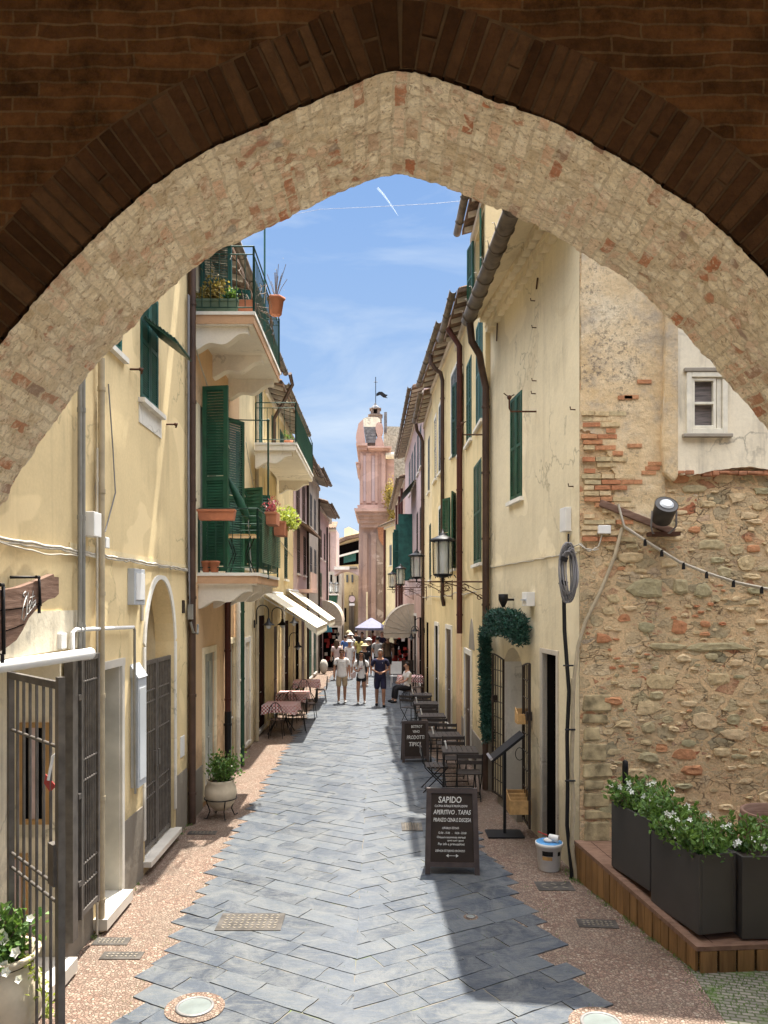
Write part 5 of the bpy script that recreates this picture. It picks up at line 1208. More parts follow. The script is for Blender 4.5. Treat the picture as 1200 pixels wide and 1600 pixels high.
# timber lintel set in the wall and flood light
a = D_(936,786); b = D_(1052,832); mb = MB(); d_ = (b-a); nn = Vector((-d_.z,0,d_.x)).normalized()*.085; mb.obox(a-nn*.5+Vector((0,-.05,0)), d_, (0,.08,0), nn); mb.build('wooden_beam', M['oldwood'], hr, bevel=.012)
fl_ = thing('flood_light', 'black drum shaped flood light on a rusty bracket on the rubble wall', 'flood light', D_(1038,820))
c0 = D_(1038,798,YS-.28); mb = MB(); axis = Vector((0,-.75,.66)).normalized(); side = Vector((1,0,0)); upv = axis.cross(side)
body = [(-.16,.08),(-.14,.115),(.04,.127),(.085,.132),(.10,.132)]
rings = []
for t,r in body: rings.append([c0+axis*t+side*(r*math.cos(2*math.pi*k_/24))+upv*(r*math.sin(2*math.pi*k_/24)) for k_ in range(24)])
vs = [v for rg in rings for v in rg]; mb.add(vs, [(i*24+k_, i*24+(k_+1)%24, (i+1)*24+(k_+1)%24, (i+1)*24+k_) for i in range(4) for k_ in range(24)]+[tuple(range(24))], 0, True)
mb.build('housing', M['planter'], fl_)
mb = MB(); rr = [c0+axis*.097+side*(.128*math.cos(2*math.pi*k_/24))+upv*(.128*math.sin(2*math.pi*k_/24)) for k_ in range(24)]; mb.add(rr, [tuple(range(24))]); mb.build('front_ring', M['planter'], fl_)
mb = MB(); rr = [c0+axis*.105+side*(.080*math.cos(2*math.pi*k_/24))+upv*(.080*math.sin(2*math.pi*k_/24)) for k_ in range(24)]; r2 = [p+axis*.02 - (p-c0-axis*.105)*.3 for p in rr]; mb.add(rr+r2, [tuple(range(24,48))]+[(k_,(k_+1)%24,24+(k_+1)%24,24+k_) for k_ in range(24)]); mb.build('lens', M['lens'], fl_)
mb = MB(); 
for s_ in (-1,1): mb.tube([c0+Vector((s_*.14,0,0)), c0+Vector((s_*.145,.02,-.18)), c0+Vector((s_*.10,.10,-.25)), c0+Vector((0,.14,-.25))], .011, 6)
mb.build('yoke', M['cable_g'], fl_)
mb = MB(); p = D_(1038,834,YS-.12); mb.box((p.x-.17,p.y-.06,p.z-.025),(p.x+.17,p.y+.12,p.z+.02)); mb.build('bracket', M['rust'], fl_)
# festoon cable with lamp holders; hose; junction box
sl_ = thing('string_lights', 'pale sagging cable with small black lamp holders across the rubble wall', 'string lights', D_(968,800))
fp = [(966,788),(975,822),(990,832),(1022,853),(1062,878),(1108,896),(1152,910),(1200,920),(1290,936)]
yy_ = lambda px: YS-.08-max(0,(px-975))*.0016
pts = [D_(px,py,yy_(px)) for px,py in fp]; mb = MB(); mb.tube(pts, .014, 7); mb.tube([p+Vector((0,.0,-.016)) for p in pts[1:]], .008, 5); mb.build('cable', M['cable_w'], sl_)
for px in (1008,1034,1068,1104,1146,1190):
    for (a,b) in zip(fp[:-1], fp[1:]):
        if a[0] <= px <= b[0]:
            py = a[1]+(b[1]-a[1])*(px-a[0])/(b[0]-a[0]); c_ = D_(px,py,yy_(px)); mb = MB(); mb.tube([c_+Vector((0,0,.01)), c_+Vector((0,0,-.07))], [.018,.022], 8); mb.build('lamp_holder', M['black'], sl_)
b_ = thing('junction_box', 'small cream junction box on the rubble wall left of the flood light', 'junction box', D_(942,828)); mb = MB(); p = D_(942,828); mb.cbox((p.x,YS-.04,p.z),(.15,.07,.10)); mb.build('box', M['plastic_w'], b_, bevel=.006); mb = MB(); mb.tube(wavy([p+Vector((-.02,-.04,-.05)), p+Vector((-.06,-.03,-.2)), p+Vector((-.18,-.03,-.26)), p+Vector((-.28,-.03,-.16))],0,4,.006), .009, 6); mb.build('cable', M['cable_w'], b_)
hs = thing('cable_bundle', 'black and beige plastic conduits running down the corner of the cream house to the ground', 'conduit', (2.37,9.2,0))
y_ = 9.12
mb = MB(); mb.tube([D_(px,py,y_) for px,py in ((972,825),(960,870),(940,920),(915,970),(903,1010),(897,1060),(895,1100))], .022, 9); mb.tube([D_(px,py,y_) for px,py in ((895,1060),(895,1130),(893,1200),(896,1260),(893,1320),(901,1374))], .026, 9); mb.build('beige_conduit', M['beige_pipe'], hs)
mb = MB(); mb.tube([D_(px,py,y_+.02) for px,py in ((881,930),(882,985),(886,1040),(889,1080),(886,1150),(887,1220),(886,1290),(893,1360),(893,1372))], .024, 9); mb.build('black_conduit', M['black'], hs)
mb = MB()
for py in (1140,1220): a = D_(883,py,y_-.03); b = D_(899,py,y_-.03); mb.tube([a,b], .011, 8)
mb.tube([D_(880,1040,y_-.02), D_(896,1040,y_-.02)], .010, 8); pieces(mb, 'cable_tie', M['black'], hs)
cc = thing('cable_coil', 'coil of grey cable hung on the corner of the cream house', 'cable coil', D_(888,850,9.1)); mb = MB()
ctr = D_(888,895,9.05)
for i in range(16):
    rx = random.uniform(.045,.10); rz = random.uniform(.24,.36); ph = random.uniform(-.03,.03); yo = random.uniform(-.04,.05)
    mb.tube([ctr+Vector((rx*math.cos(t)+ph, yo+.02*math.sin(3*t), rz*math.sin(t))) for t in [2*math.pi*j/28 for j in range(28)]], .0085, 5, closed=True)
mb.build('coil', M['cable_g'], cc); mb = MB()
for dz in (-.12,.16): mb.cbox(ctr+Vector((-.06,0,dz)), (.08,.12,.05), 0, 0, 0, .3)
mb.tube([ctr+Vector((0,.0,.30)), ctr+Vector((.01,.03,.46))], .012, 5); mb.build('tie', M['black'], cc)
mb = MB(); mb.tube(wavy([rh(893,830,.05), rh(884,850,.04), D_(905,850,9.1), D_(935,858,9.12)], .03, 5, .008), .008, 5); mb.build('cable', M['cable_w'], cc)
# ============================================================ wooden deck
dk_ = thing('wooden_deck', 'low wooden terrace with vertical fascia boards beside the rubble wall', 'deck', (2.9,7,0))
A = Vector((2.38,9.16)); B = Vector((2.865,6.84)); C_ = Vector((9,7.35))
zA, zB = .45, .235
def dtop(p): t = min(1,max(0,(9.16-p.y)/2.32)); return zA+(zB-zA)*t
mb = MB(); mb.add([(A.x,A.y,zA),(B.x,B.y,zB),(C_.x,C_.y,zB-.01),(9,9.16,zA),(A.x,A.y,zA-.035),(B.x,B.y,zB-.035),(C_.x,C_.y,zB-.045),(9,9.16,zA-.035)], [(0,1,2,3),(4,5,6,7),(0,1,5,4),(1,2,6,5)]); mb.build('deck_boards', M['deck_top'], dk_, recalc=False)
mb = MB()
for i in range(1,12):
    o_ = .0 + .145*i; nrm = Vector((.979,.205)); a = A+nrm*o_; b = B+nrm*o_
    if i < 12: mb.obox((a.x,a.y,zA-.002),(b.x-a.x,b.y-a.y,(zB-zA)),(.006,0,0),(0,0,.004))
mb.build('board_gap', M['dark'], dk_)
def fascia(mb, p, q, n):
    for i in range(n):
        a = p.lerp(q, i/n); b = p.lerp(q, (i+1)/n-.006/1); g = random.random(); t = (b-a); nn = Vector((t.y,-t.x)).normalized()
        pr0 = random.uniform(0,.004); za = dtop(Vector((a.x,a.y))) if q is B else zB; zb_ = dtop(Vector((b.x,b.y))) if q is B else zB
        vs = [(a.x,a.y,0),(b.x,b.y,0),(b.x,b.y,zb_-.04),(a.x,a.y,za-.04)]; off = Vector((nn.x,nn.y,0))*(-.03-pr0)
        if q is not B: off = Vector((0,-.03-pr0,0))
        else: off = Vector((-.029-pr0,-.006,0))
        mb.add(vs+[Vector(v)+off for v in vs], [(0,1,2,3),(4,5,6,7),(0,1,5,4),(1,2,6,5),(2,3,7,6),(3,0,4,7)], 0, False, (g,g,g,1))
mb = MB(); fascia(mb, A, B, 17); fascia(mb, B, Vector((6.5,7.14)), 21); mb.build('fascia_board', M['deck'], dk_, recalc=True)
mb = MB(); mb.obox((A.x-.035,A.y,zA-.038),(B.x-A.x-.0,B.y-A.y-.03,zB-zA),(.10,0,0),(0,0,.042)); mb.obox((B.x-.035,B.y-.035,zB-.036),(6.2,.51,0),(0,.10,0),(0,0,.040)); mb.build('edge_board', M['deck_top'], dk_)
# ---- planters
def planter(label, o, ax, ay, h, seed, first_flowers=8, zb=.3):
    t_ = thing('planter', label, 'planter', (o[0],o[1],zb), 0, 'dark box planters on the deck')
    o = Vector((o[0],o[1],zb)); ax = Vector((*ax,0)); ay = Vector((*ay,0)); Z = Vector((0,0,h)); th = .03
    ux = ax.normalized(); uy = ay.normalized(); mb = MB()
    mb.obox(o, ax, uy*th, Z); mb.obox(o+ay-uy*th, ax, uy*th, Z); mb.obox(o+uy*th, ux*th, ay-uy*2*th, Z); mb.obox(o+ax-ux*th+uy*th, ux*th, ay-uy*2*th, Z)
    mb.build('box', M['planter'], t_, bevel=.006)
    mb = MB(); mb.obox(o+ux*th+uy*th+Vector((0,0,h-.07)), ax-ux*2*th, ay-uy*2*th, (0,0,.03)); mb.build('soil', M['soil'], t_)
    random.seed(seed); pl_ = thing('flowering_plant', 'leafy plant with white flowers in the '+label.split(' ')[0]+' planter '+{'farther':'along the deck edge','nearer':'at the deck corner','box':'at the right edge'}[label.split(' ')[0]], 'plant', (o.x+ax.x/2+ay.x/2, o.y+ax.y/2+ay.y/2, zb+h-.05), 0, 'white flowering plants in the dark planters')
    lf = MB(); fw_ = MB(); tw = MB()
    for i in range(34):
        a = random.random(); b = random.random(); base = o+ax*(.08+.84*a)+ay*(.12+.76*b)+Vector((0,0,h-.05)); out_ = (ux*(a-.5)*.25+uy*(b-.5)*.35); hh = random.uniform(.10,.34)
        tip = base+Vector((0,0,hh))+out_; tw.tube([base, base.lerp(tip,.5)+Vector((0,0,.02)), tip], .004, 4)
        for k_ in range(46):
            q_ = base.lerp(tip, random.uniform(.1,1.0))+Vector((random.gauss(0,.045),random.gauss(0,.045),random.gauss(0,.03))); lf.leaf(q_, random.uniform(.04,.085), up=.35, asp=.55)
    for i in range(first_flowers):
        a = random.random(); b = random.random()
        c_ = o+ax*a*1.05+ay*(b*1.1-.05)+Vector((0,0,h+random.uniform(.02,.26)+(0 if random.random() > .3 else -.04))); nrm = Vector((random.uniform(-.5,.3),-1,random.uniform(.1,1.2))).normalized(); s1 = nrm.cross(Vector((0,0,1))).normalized(); s2 = nrm.cross(s1)
        fw_ = MB()
        for k_ in range(5):
            aa = 2*math.pi*k_/5+i; d_ = s1*math.cos(aa)+s2*math.sin(aa); e_ = s1*math.cos(aa+.5)+s2*math.sin(aa+.5); f_ = s1*math.cos(aa-.5)+s2*math.sin(aa-.5); r_ = random.uniform(.022,.032)
            fw_.add([c_, c_+e_*r_*.8+nrm*.008, c_+d_*r_*1.25+nrm*.004, c_+f_*r_*.8+nrm*.008], [(0,1,2,3)])
        fw_.build('flower', M['petal'], pl_, recalc=False)
    lf.build('leaves', M['leaf'], pl_, recalc=False); tw.build('stems', M['twig'], pl_)
d1v = Vector((2.565,8.43)); d2v = Vector((2.887,6.90)); dr = (d2v-d1v).normalized(); pn = Vector((-dr.y, dr.x)) if -dr.y > 0 else Vector((dr.y,-dr.x)); pn = Vector((.979,.206))
planter('farther box planter running along the deck edge', d1v, dr*.765, pn*.38, .71, 3, 22, .40)
planter('nearer box planter at the outer corner of the deck', d1v+dr*.785, dr*.778, pn*.38, .72, 4, 26, .30)
planter('box planter turned sideways at the right edge', (3.285,6.92), (.78,.03), (-.03,.38), .745, 5, 14, .255)
# barrel
br_ = thing('wooden_barrel', 'weathered half barrel pot behind the planters', 'barrel', (4.13,7.95,.35)); mb = MB()
prof_ = [(.27,0),(.32,.2),(.345,.42),(.35,.60),(.345,.78),(.315,.78),(.31,.55)]; mb.lathe((4.13,7.95,.35), prof_, 30); mb.build('staves', M['oldwood'], br_)
for z_,r_ in ((.15,.315),(.62,.355)): mb = MB(); mb.lathe((4.13,7.95,.35+z_), [(r_,0),(r_+.006,.0),(r_+.006,.04),(r_,.04)], 30); mb.build('hoop', M['rust'], br_)
mb = MB(); mb.lathe((4.13,7.95,.35), [(0.0,.62),(.30,.62)], 24); mb.build('soil', M['soil'], br_)
# dark bollard-like post behind far planter
t_ = thing('lamp_post', 'short black round topped post behind the far planter', 'post', (2.83,8.75,.42)); mb = MB(); p = P(977,1230,8.8); mb.tube([Vector((p.x,8.8,.40)), Vector((p.x,8.8,1.40)), Vector((p.x,8.8,1.47)), Vector((p.x,8.8,1.485))], [.035,.035,.03,.01], 12); mb.build('shaft', M['black'], t_)
# ============================================================ garland round the doorway
random.seed(11)
gl = thing('garland', 'dark green fir garland hanging over the doorway of the cream house', 'garland', rh(760,1160,.1)); mb = MB()
def needles(mb, c_, n, rad, sz):
    for i in range(n):
        mb.leaf(c_+Vector((random.uniform(-1,1)*rad[0]*1.4,random.uniform(-1,1)*rad[1]*1.4,random.uniform(-1,1)*rad[2]*1.5)), random.uniform(sz*.6,sz), up=0, asp=.24)
path = [rh(814,988,.16), rh(808,980,.18), rh(798,975,.2), rh(785,972,.2), rh(773,972,.2), rh(763,978,.2)]
for a, b in zip(path[:-1], path[1:]):
    for j in range(4): needles(mb, a.lerp(b, j/4), 300, (.07,.09,.125), .10)
u_v = [(757,990),(758,1020),(758,1050),(759,1080),(760,1110),(761,1135),(763,1155)]
for (a,b) in zip(u_v[:-1], u_v[1:]):
    for j in range(4):
        t = j/4; p = rh(a[0]+(b[0]-a[0])*t, a[1]+(b[1]-a[1])*t, .18); needles(mb, p, 230, (.055,.05,.07), .10)
mb.build('fir_needles', M['needle'], gl, recalc=False)
mb = MB(); mb.tube(path+[rh(a,b,.18) for a,b in u_v], .03, 8); mb.build('stem', M['green_dark'], gl)
# spot lamp above the garland
t_ = thing('spot_lamp', 'small black wall spot lamp above the garland', 'wall lamp', rh(800,935,0)); mb = MB(); a = rh(803,937,0); mb.tube([a, a+FR.n*.10], .018, 8); c0 = a+FR.n*.17; mb.tube([c0+Vector((0,0,.09)), c0+Vector((0,0,.085)), c0, c0-Vector((0,0,.06)), c0-Vector((0,0,.12))], [.02,.075,.075,.05,.02], 14); mb.build('housing', M['black'], t_)
# menu stand
ms_ = thing('menu_stand', 'black menu stand with a tilted reading board on a flat base', 'menu stand', (1.78,10.85,0)); mb = MB(); mb.box((1.54,10.68,.003),(2.05,11.05,.025)); mb.build('base', M['black'], ms_, bevel=.005); mb = MB(); mb.box((1.78,10.86,.026),(1.82,10.90,1.17)); mb.build('post', M['black'], ms_)
mb = MB(); a = Vector((1.60,10.70,1.05)); mb.obox(a, Vector((.46,0,.37)), (0,.34,0), Vector((-.02,0,.028))); mb.build('reading_board', M['black'], ms_); mb = MB(); mb.obox(a+Vector((-.02,.0,.03)), Vector((.03,0,.022)), (0,.34,0), Vector((-.02,0,.03))); mb.obox(a+Vector((-.004,.02,.032)), Vector((.44,0,.354)), (0,.30,0), Vector((-.003,0,.004))); mb.build('menu_sheet', M['chrome'], ms_)
# wooden boxes on the grille
def wooden_box(label, c_, w_, d_, h_, tiers):
    t_ = thing('wooden_box', label, 'box', c_, 0, 'pale wooden boxes hung on the grille'); mb = MB(); th = .012; x0_,y0_,z0_ = c_[0]-w_/2,c_[1]-d_/2,c_[2]
    for i in range(tiers+1):
        y = y0_+d_*i/tiers; hh = h_*(.72+.28*i/tiers); mb.box((x0_,y,z0_+th),(x0_+w_,y+th,z0_+hh))
    mb.box((x0_,y0_,z0_),(x0_+w_,y0_+d_+th,z0_+th)); mb.build('box', M['wood_lt'], t_)
    mb = MB()
    for x in (x0_-th, x0_+w_): mb.prism([(x,y0_,z0_),(x,y0_+d_+th,z0_),(x,y0_+d_+th,z0_+h_+.02),(x,y0_,z0_+h_*.74)], (th,0,0))
    pieces(mb, 'side_panel', M['wood_lt'], t_)
q = P(810,1268,10.9); wooden_box('three tier pale wooden box low on the grille gate', (q.x,q.y,q.z), .28, .34, .27, 3)
q = P(817,1130,11.1); wooden_box('small pale wooden box high on the grille gate', (q.x,q.y,q.z), .17, .2, .20, 1)
mb = MB(); c_ = P(812,1178,11.0); t_ = thing('wire_ring', 'loop of black cable hanging on the grille gate', 'cable', c_); mb.tube([c_+Vector((.06*math.cos(a),.0,.09*math.sin(a))) for a in [2*math.pi*i/16 for i in range(16)]], .006, 5, closed=True); mb.build('loop', M['black'], t_)
# bucket
bc = G(858,1358); bk = thing('paint_bucket', 'white plastic bucket with a blue lid and a label by the dark doorway', 'bucket', bc); s_ = bc.y/F
mb = MB(); mb.lathe(bc, [(0,.003),(.125,.003),(.13,.01),(.155,.30),(.168,.30),(.17,.335),(.16,.34)], 28); mb.build('tub', M['plastic_w'], bk)
mb = MB(); mb.lathe(bc, [(.158,.335),(.15,.345),(.10,.343),(0,.343)], 28); mb.build('lid', M['blue'], bk)
mb = MB(); mb.lathe(bc, [(.1515,.20),(.1535,.26)], 12, 0, R(225), R(275)); mb.lathe(bc, [(.1515,.20),(.1535,.25)], 6, 0, R(300), R(318)); mb.build('label', M['black'], bk); mb = MB(); mb.lathe(bc, [(.1475,.15),(.1515,.195)], 12, 0, R(225), R(272)); mb.build('label', M['wood_lt'], bk)
cu = thing('paper_cup', 'white cup and crumpled cloth lying on the bucket lid', 'cup', bc+Vector((.05,0,.345))); mb = MB(); mb.tube([bc+Vector((.0,.0,.40)), bc+Vector((.10,-.06,.385))], [.036,.048], 14); mb.build('cup', M['plastic_w'], cu); mb = MB(); mb.ball(bc+Vector((-.01,-.02,.36)), (.07,.06,.028), 10, 0, .25); mb.build('cloth', M['white_c'], cu); mb = MB(); mb.tube([bc+Vector((-.02,.02,.41)), bc+Vector((-.12,.08,.44))], .008, 6); mb.build('brush_handle', M['redcloth'], cu)
M['slate_grey'] = simple('weathered grey slate', (.17,.16,.155), .8, 0, .25, 5, .3)
# ============================================================ RIGHT: houses beyond the cream one
F_1 = Fac(1.90,13.52,1.90,15.3,(-1,0,0)); F_1b = Fac(1.90,15.3,1.88,18.2,(-1,0,0)); F_2 = Fac(1.88,18.2,1.67,23.6,(-1,0,0)); F_3 = Fac(1.70,23.6,1.68,27.5,(-1,0,0)); F_4 = Fac(1.66,27.5,1.47,41,(-1,0,0)); F_5 = Fac(1.45,41,1.25,55,(-1,0,0))
def wr(fc, pa, pb, z0, z1, m='green', s='closed', *r):
    a, b = U(fc,pa), U(fc,pb); return (min(a,b), max(a,b), z0, z1, m, s, *r)
def dr_(fc, pa, pb, z0, z1, *r):
    a, b = U(fc,pa), U(fc,pb); return (min(a,b), max(a,b), z0, z1, *r)
r1 = simple_house('tall_yellow_house', 'tall pale yellow house rising above the cream house gutter', F_1, 10.6, 'yellow_r',
   [wr(F_1,740.5,752.5,4.02,5.95,'green','closed'),wr(F_1,744,754.5,6.6,8.55,'green_blue','closed'),wr(F_1,743,752,9.0,10.3,'green','open',None,3.0)], [], over=.22, slats=24)
r1b = simple_house('yellow_house', 'yellow house with an arched doorway and dark red downpipe behind the garland', F_1b, 9.45, 'yellow_r',
   [wr(F_1b,716.5,721.5,6.7,8.4,'green_dark','open',None,2.95),wr(F_1b,729,737,6.6,8.3,'green','closed')],
   [dr_(F_1b,727.5,737,.1,2.2,'door_wood','white')], over=.3)
mb = MB(); a,b = sorted((U(F_1b,733),U(F_1b,742))); pts = []
for i in range(15): t = i/14; pts.append(F_1b.pt(a+(b-a)*t, 2.34+.62*math.sin(math.pi*t), .012))
mb.prism(pts, F_1b.n*-.03); mb.build('fanlight', M['plinth'], r1b)
mb = MB(); a,b = sorted((U(F_1b,714),U(F_1b,722))); F_1b.slab(mb, a, b, 0, 7.6, 0, .02); mb.build('corner_strip', M['orange'], r1b)
pipe(r1b, [F_1b.pt(U(F_1b,724.5),2.6,.09), F_1b.pt(U(F_1b,724.5),8.9,.09), F_1b.pt(U(F_1b,724.5),9.3,.35)], .065, 'red_pipe', clamps=(0,1,1.4))
r2 = simple_house('yellow_house', 'long warm yellow house with white framed upper windows and a curved downpipe', F_2, 9.9, 'yellow_r',
   [wr(F_2,705.5,715,6.9,8.9,'shut_grey','closed','white'),wr(F_2,686,691.5,6.9,8.8,'shut_grey','closed','white'),wr(F_2,705.5,712,4.1,5.9,'green','open',None,2.8),wr(F_2,686,691,4.1,5.9,'green_dark','closed','white')],
   [dr_(F_2,698,706,.1,2.6,'door_wood','white'),dr_(F_2,680.5,685.5,.1,2.6,'dark','white')], over=.33)
pts_ = [(675,553),(677,562),(682,569),(690,573),(695,580)]
pp = [Vector((1.40,20.3,9.82)), Vector((1.42,20.3,9.6)), Vector((1.55,20.3,9.42)), Vector((1.66,20.3,9.35)), Vector((1.715,20.3,9.15)), Vector((1.715,20.3,3.4)), Vector((1.76,20.4,3.2))]
pipe(r2, pp, .055, 'brown_pipe', clamps=(4,5,1.5))
r3 = simple_house('yellow_house', 'lower yellow house with a tiled eave and a brown downpipe beside the pink one', F_3, 9.7, 'yellow_pale',
   [wr(F_3,678,681.5,6.9,8.7,'shut_grey','closed','white'),wr(F_3,669,671.5,6.9,8.7,'shut_grey','closed'),wr(F_3,671,673.5,4.0,5.8,'green_dark','closed')],
   [dr_(F_3,676,680,.1,2.6,'beige_pipe'),dr_(F_3,666,669.5,.1,2.6,'dark')], over=.28, lower='yellow_r')
pipe(r3, [Vector((1.36,27.2,9.6)), Vector((1.40,27.2,9.35)), Vector((1.52,27.3,9.2)), Vector((1.60,27.3,9.0)), Vector((1.60,27.3,.05))], .06, 'brown_pipe', clamps=(3,4,1.6))
r4 = simple_house('pink_house', 'long pink and mauve house with rows of shutters on the right', F_4, 10.95, 'pink_grey',
   [wr(F_4,652+dx,654.5+dx,8.4,10.0,'shut_grey','closed') for dx in (0,4,-5,-9,-13)]+[wr(F_4,650+dx,652.5+dx,5.2,6.9,'brown_pipe','closed') for dx in (6,1)]+[wr(F_4,640,643,4.6,6.6,'green_blue','open',None,1.5)],
   [dr_(F_4,655,659,.1,2.7,'dark'),dr_(F_4,647,651,.1,2.7,'darkred','white'),dr_(F_4,641,644,.1,2.7,'dark')], over=.42, lower='pink', zl=3.6)
mb = MB(); c_ = F_4.pt(U(F_4,645),4.3,.02); mb.obox(c_, F_4.n*.62, F_4.t*.05, (0,0,2.9)); mb.obox(c_+F_4.t*2.6, F_4.n*.62, F_4.t*.05, (0,0,2.7)); pieces(mb, 'shutter', M['green_blue'], r4)
mb = MB(); mb.add([F_4.pt(4.2,8.4,.02),F_4.pt(8,8.4,.02),F_4.pt(8,7.8,.55),F_4.pt(4.2,7.8,.55)], [(0,1,2,3)]); mb.build('sun_blind', M['green'], r4)
r5 = simple_house('pink_house', 'farthest pink house on the right with twin dark red downpipes', F_5, 9.9, 'pink',
   [wr(F_5,627,628.5,6.5,8.2,'green','closed'),wr(F_5,623.5,625,6.5,8.2,'green','closed')], [dr_(F_5,627,630,.1,2.7,'dark'),dr_(F_5,622,624.5,.1,2.7,'dark')], over=.3)
for px_ in (630,626,621.5): pipe(r5, [F_5.pt(U(F_5,px_),.05,.09), F_5.pt(U(F_5,px_),9.6,.09)], .075, 'red_pipe')
iron_arm(r1, Vector((1.55,13.9,6.32)), Vector((1.90,13.9,6.32)))
# plinths and doorstones
for fc, r_ in ((F_1,r1),(F_1b,r1b),(F_2,r2),(F_3,r3)):
    mb = MB(); ds = [x for x in ()]; 
    if fc is F_1: fc.slab(mb, .05, fc.L, 0, .75, 0, .02)
    if fc is F_1b: a,b = sorted((U(fc,727.5),U(fc,737))); fc.slab(mb, 0, a-.13, 0, .75, 0, .018); fc.slab(mb, b+.13, fc.L, 0, .75, 0, .018)
    if len(mb.v): pieces(mb, 'plinth', M['plinth'], r_)
mb = MB(); mb.box((1.87,13.38,0),(2.08,13.56,1.0)); mb.build('pilaster_base', M['plinth'], hr, bevel=.01)
pipe_ = None
# service cable along the wall under the lanterns
mb = MB(); mb.tube(wavy([Vector((1.94,13.6,3.55)), Vector((1.82,18,3.5)), Vector((1.62,24,3.48)), Vector((1.6,28,3.5))], .06, 9, .02), .014, 5); mb.build('cable', M['cable_w'], r2)
# ============================================================ lanterns on scrolled brackets
def lantern_proto():
    """local: wall mount at origin, bracket runs toward -X; lantern stands at x=-1.05 above the bar"""
    t_ = thing('street_lantern', 'large hexagonal glazed street lantern on a scrolled iron bracket above the garland', 'street lamp', (0,0,0), 0, 'lanterns on scrolled brackets along the right side')
    mb = MB(); mb.tube([(0.02,0,0),(-1.22,0,0)], .014, 8); mb.tube([(-1.22,0,0),(-1.28,0,0)], [.02,.003], 6)
    mb.tube([(0.0,0,-.42),(-.15,0,-.40),(-.45,0,-.20),(-.72,0,-.08),(-.95,0,-.02)], .011, 7); mb.tube([(-.95,0,-.02),(-1.02,0,-.10),(-.98,0,-.17),(-.90,0,-.15),(-.89,0,-.08)], .009, 6)
    for cx_,cz,r_ in ((-.10,-.20,.12),(-.62,-.12,.085),(-.94,-.13,.07),(-.35,-.28,.06)):
        mb.tube([(cx_+r_*(1-t/22)*math.cos(t*.45), 0, cz+r_*(1-t/22)*math.sin(t*.45)) for t in range(18)], .008, 6)
    mb.tube([(0,0,.05),(0,0,-.5)], .016, 6); mb.tube([(-.1,0,-.08),(-.4,0,-.14),(-.62,0,-.03)], .007, 5)
    mb.build('bracket', M['rust'], t_, world=False)
    X = -1.0; H = .60; r0, r1_ = .165, .178; z0 = .12
    mb = MB(); mb.tube([(X,0,-.02),(X,0,.07)], .02, 8); mb.lathe((X,0,0), [(0,.06),(.15,.10),(.175,.12),(.175,.135),(0,.136)], 6)
    for k_ in range(6):
        a = math.pi/3*k_+.0; mb.tube([(X+r0*math.cos(a),r0*math.sin(a),z0),(X+r1_*math.cos(a),r1_*math.sin(a),z0+H)], .011, 6)
        mb.tube([(X+.20*math.cos(a),.20*math.sin(a),.12),(X+.235*math.cos(a),.235*math.sin(a),.07)], .009, 5)
        b = a+math.pi/3
        for rr,zz in ((r0,z0+.01),(r1_,z0+H)): mb.tube([(X+rr*math.cos(a),rr*math.sin(a),zz),(X+rr*math.cos(b),rr*math.sin(b),zz)], .012, 5)
    mb.lathe((X,0,z0+H), [(.235,-.01),(.235,.02),(.20,.045),(.13,.075),(.075,.10),(.075,.125),(.03,.15),(.012,.21),(0,.22)], 6)
    mb.build('frame', M['black'], t_, world=False)
    mb = MB(); mb.lathe((X,0,0), [(r0-.012,z0+.02),(r1_-.012,z0+H-.01)], 6); mb.build('glass', M['lglass'], t_, world=False)
    mb = MB(); mb.lathe((X,0,z0), [(.02,.03),(.03,.12),(.055,.22),(.075,.32),(.05,.42),(.035,.50)], 12); mb.build('bulb', M['lens'], t_, world=False)
    return t_
lp = lantern_proto()
z_l = CAMZ+(CY-909)/F*13.6
c0 = P(690,909,13.6)
for i,(px,py,y,xw,lab) in enumerate(((692,909,13.62,None,'largest hexagonal glazed lantern on a scrolled bracket nearest the garland'),(651,909,17.3,None,'second glazed street lantern from the garland, half hidden by a brown downpipe'),(626,918,23.8,None,'third glazed street lantern in front of the pink house'),(613,921,29.5,None,'small farthest street lantern of the right row, beside the church wall'))):
    c_ = P(px,py,y); place(lp, (c_.x+(1.0 if i == 0 else .8),y,c_.z), 0, lab, first=(i == 0), scale=(None if i == 0 else .8))
# left-row twin lanterns far away
for i,(px,lab) in enumerate(((519,'left one of the two distant pale lanterns by the green awning'),(528,'right one of the two distant pale lanterns by the green awning'))):
    c_ = P(px,928,55+i); o = place(lp, (c_.x-1.0*1.1,55+i,c_.z), math.pi, lab, group='distant lanterns on the left')
# ============================================================ church at the end of the lane
DT = 65.0; q_ = DT/F
ch = thing('church', 'pink stuccoed church with weathered cornice, scrolled gable and bell turret closing the lane', 'church', P(585,1160,DT))
def cx3(px,py,d=DT): return P(px,py,d)
def ext(pts, d, dep, mat, name, parent=ch): mb = MB(); mb.prism([P(px,py,d) for px,py in pts], (0,dep,0)); return mb.build(name, M[mat], parent)
zg = 1003
ext([(561,812),(608,812),(610,zg),(559,zg)], DT, 9, 'pink_dirty', 'lower_wall')
ext([(588,815),(611,812),(614,zg),(589,zg)], DT-.30, 9, 'church_stone', 'rough_stone_wall')
ext([(567,832),(574,832),(573,zg),(566,zg)], DT-.16, 1, 'pink_dirty', 'pilaster'); ext([(580,832),(588,832),(588,zg),(580,zg)], DT-.22, 1, 'pink_dirty', 'pilaster')
ext([(572,925),(574.5,925),(574.5,zg),(572,zg)], DT-.5, .2, 'cream', 'drainpipe')
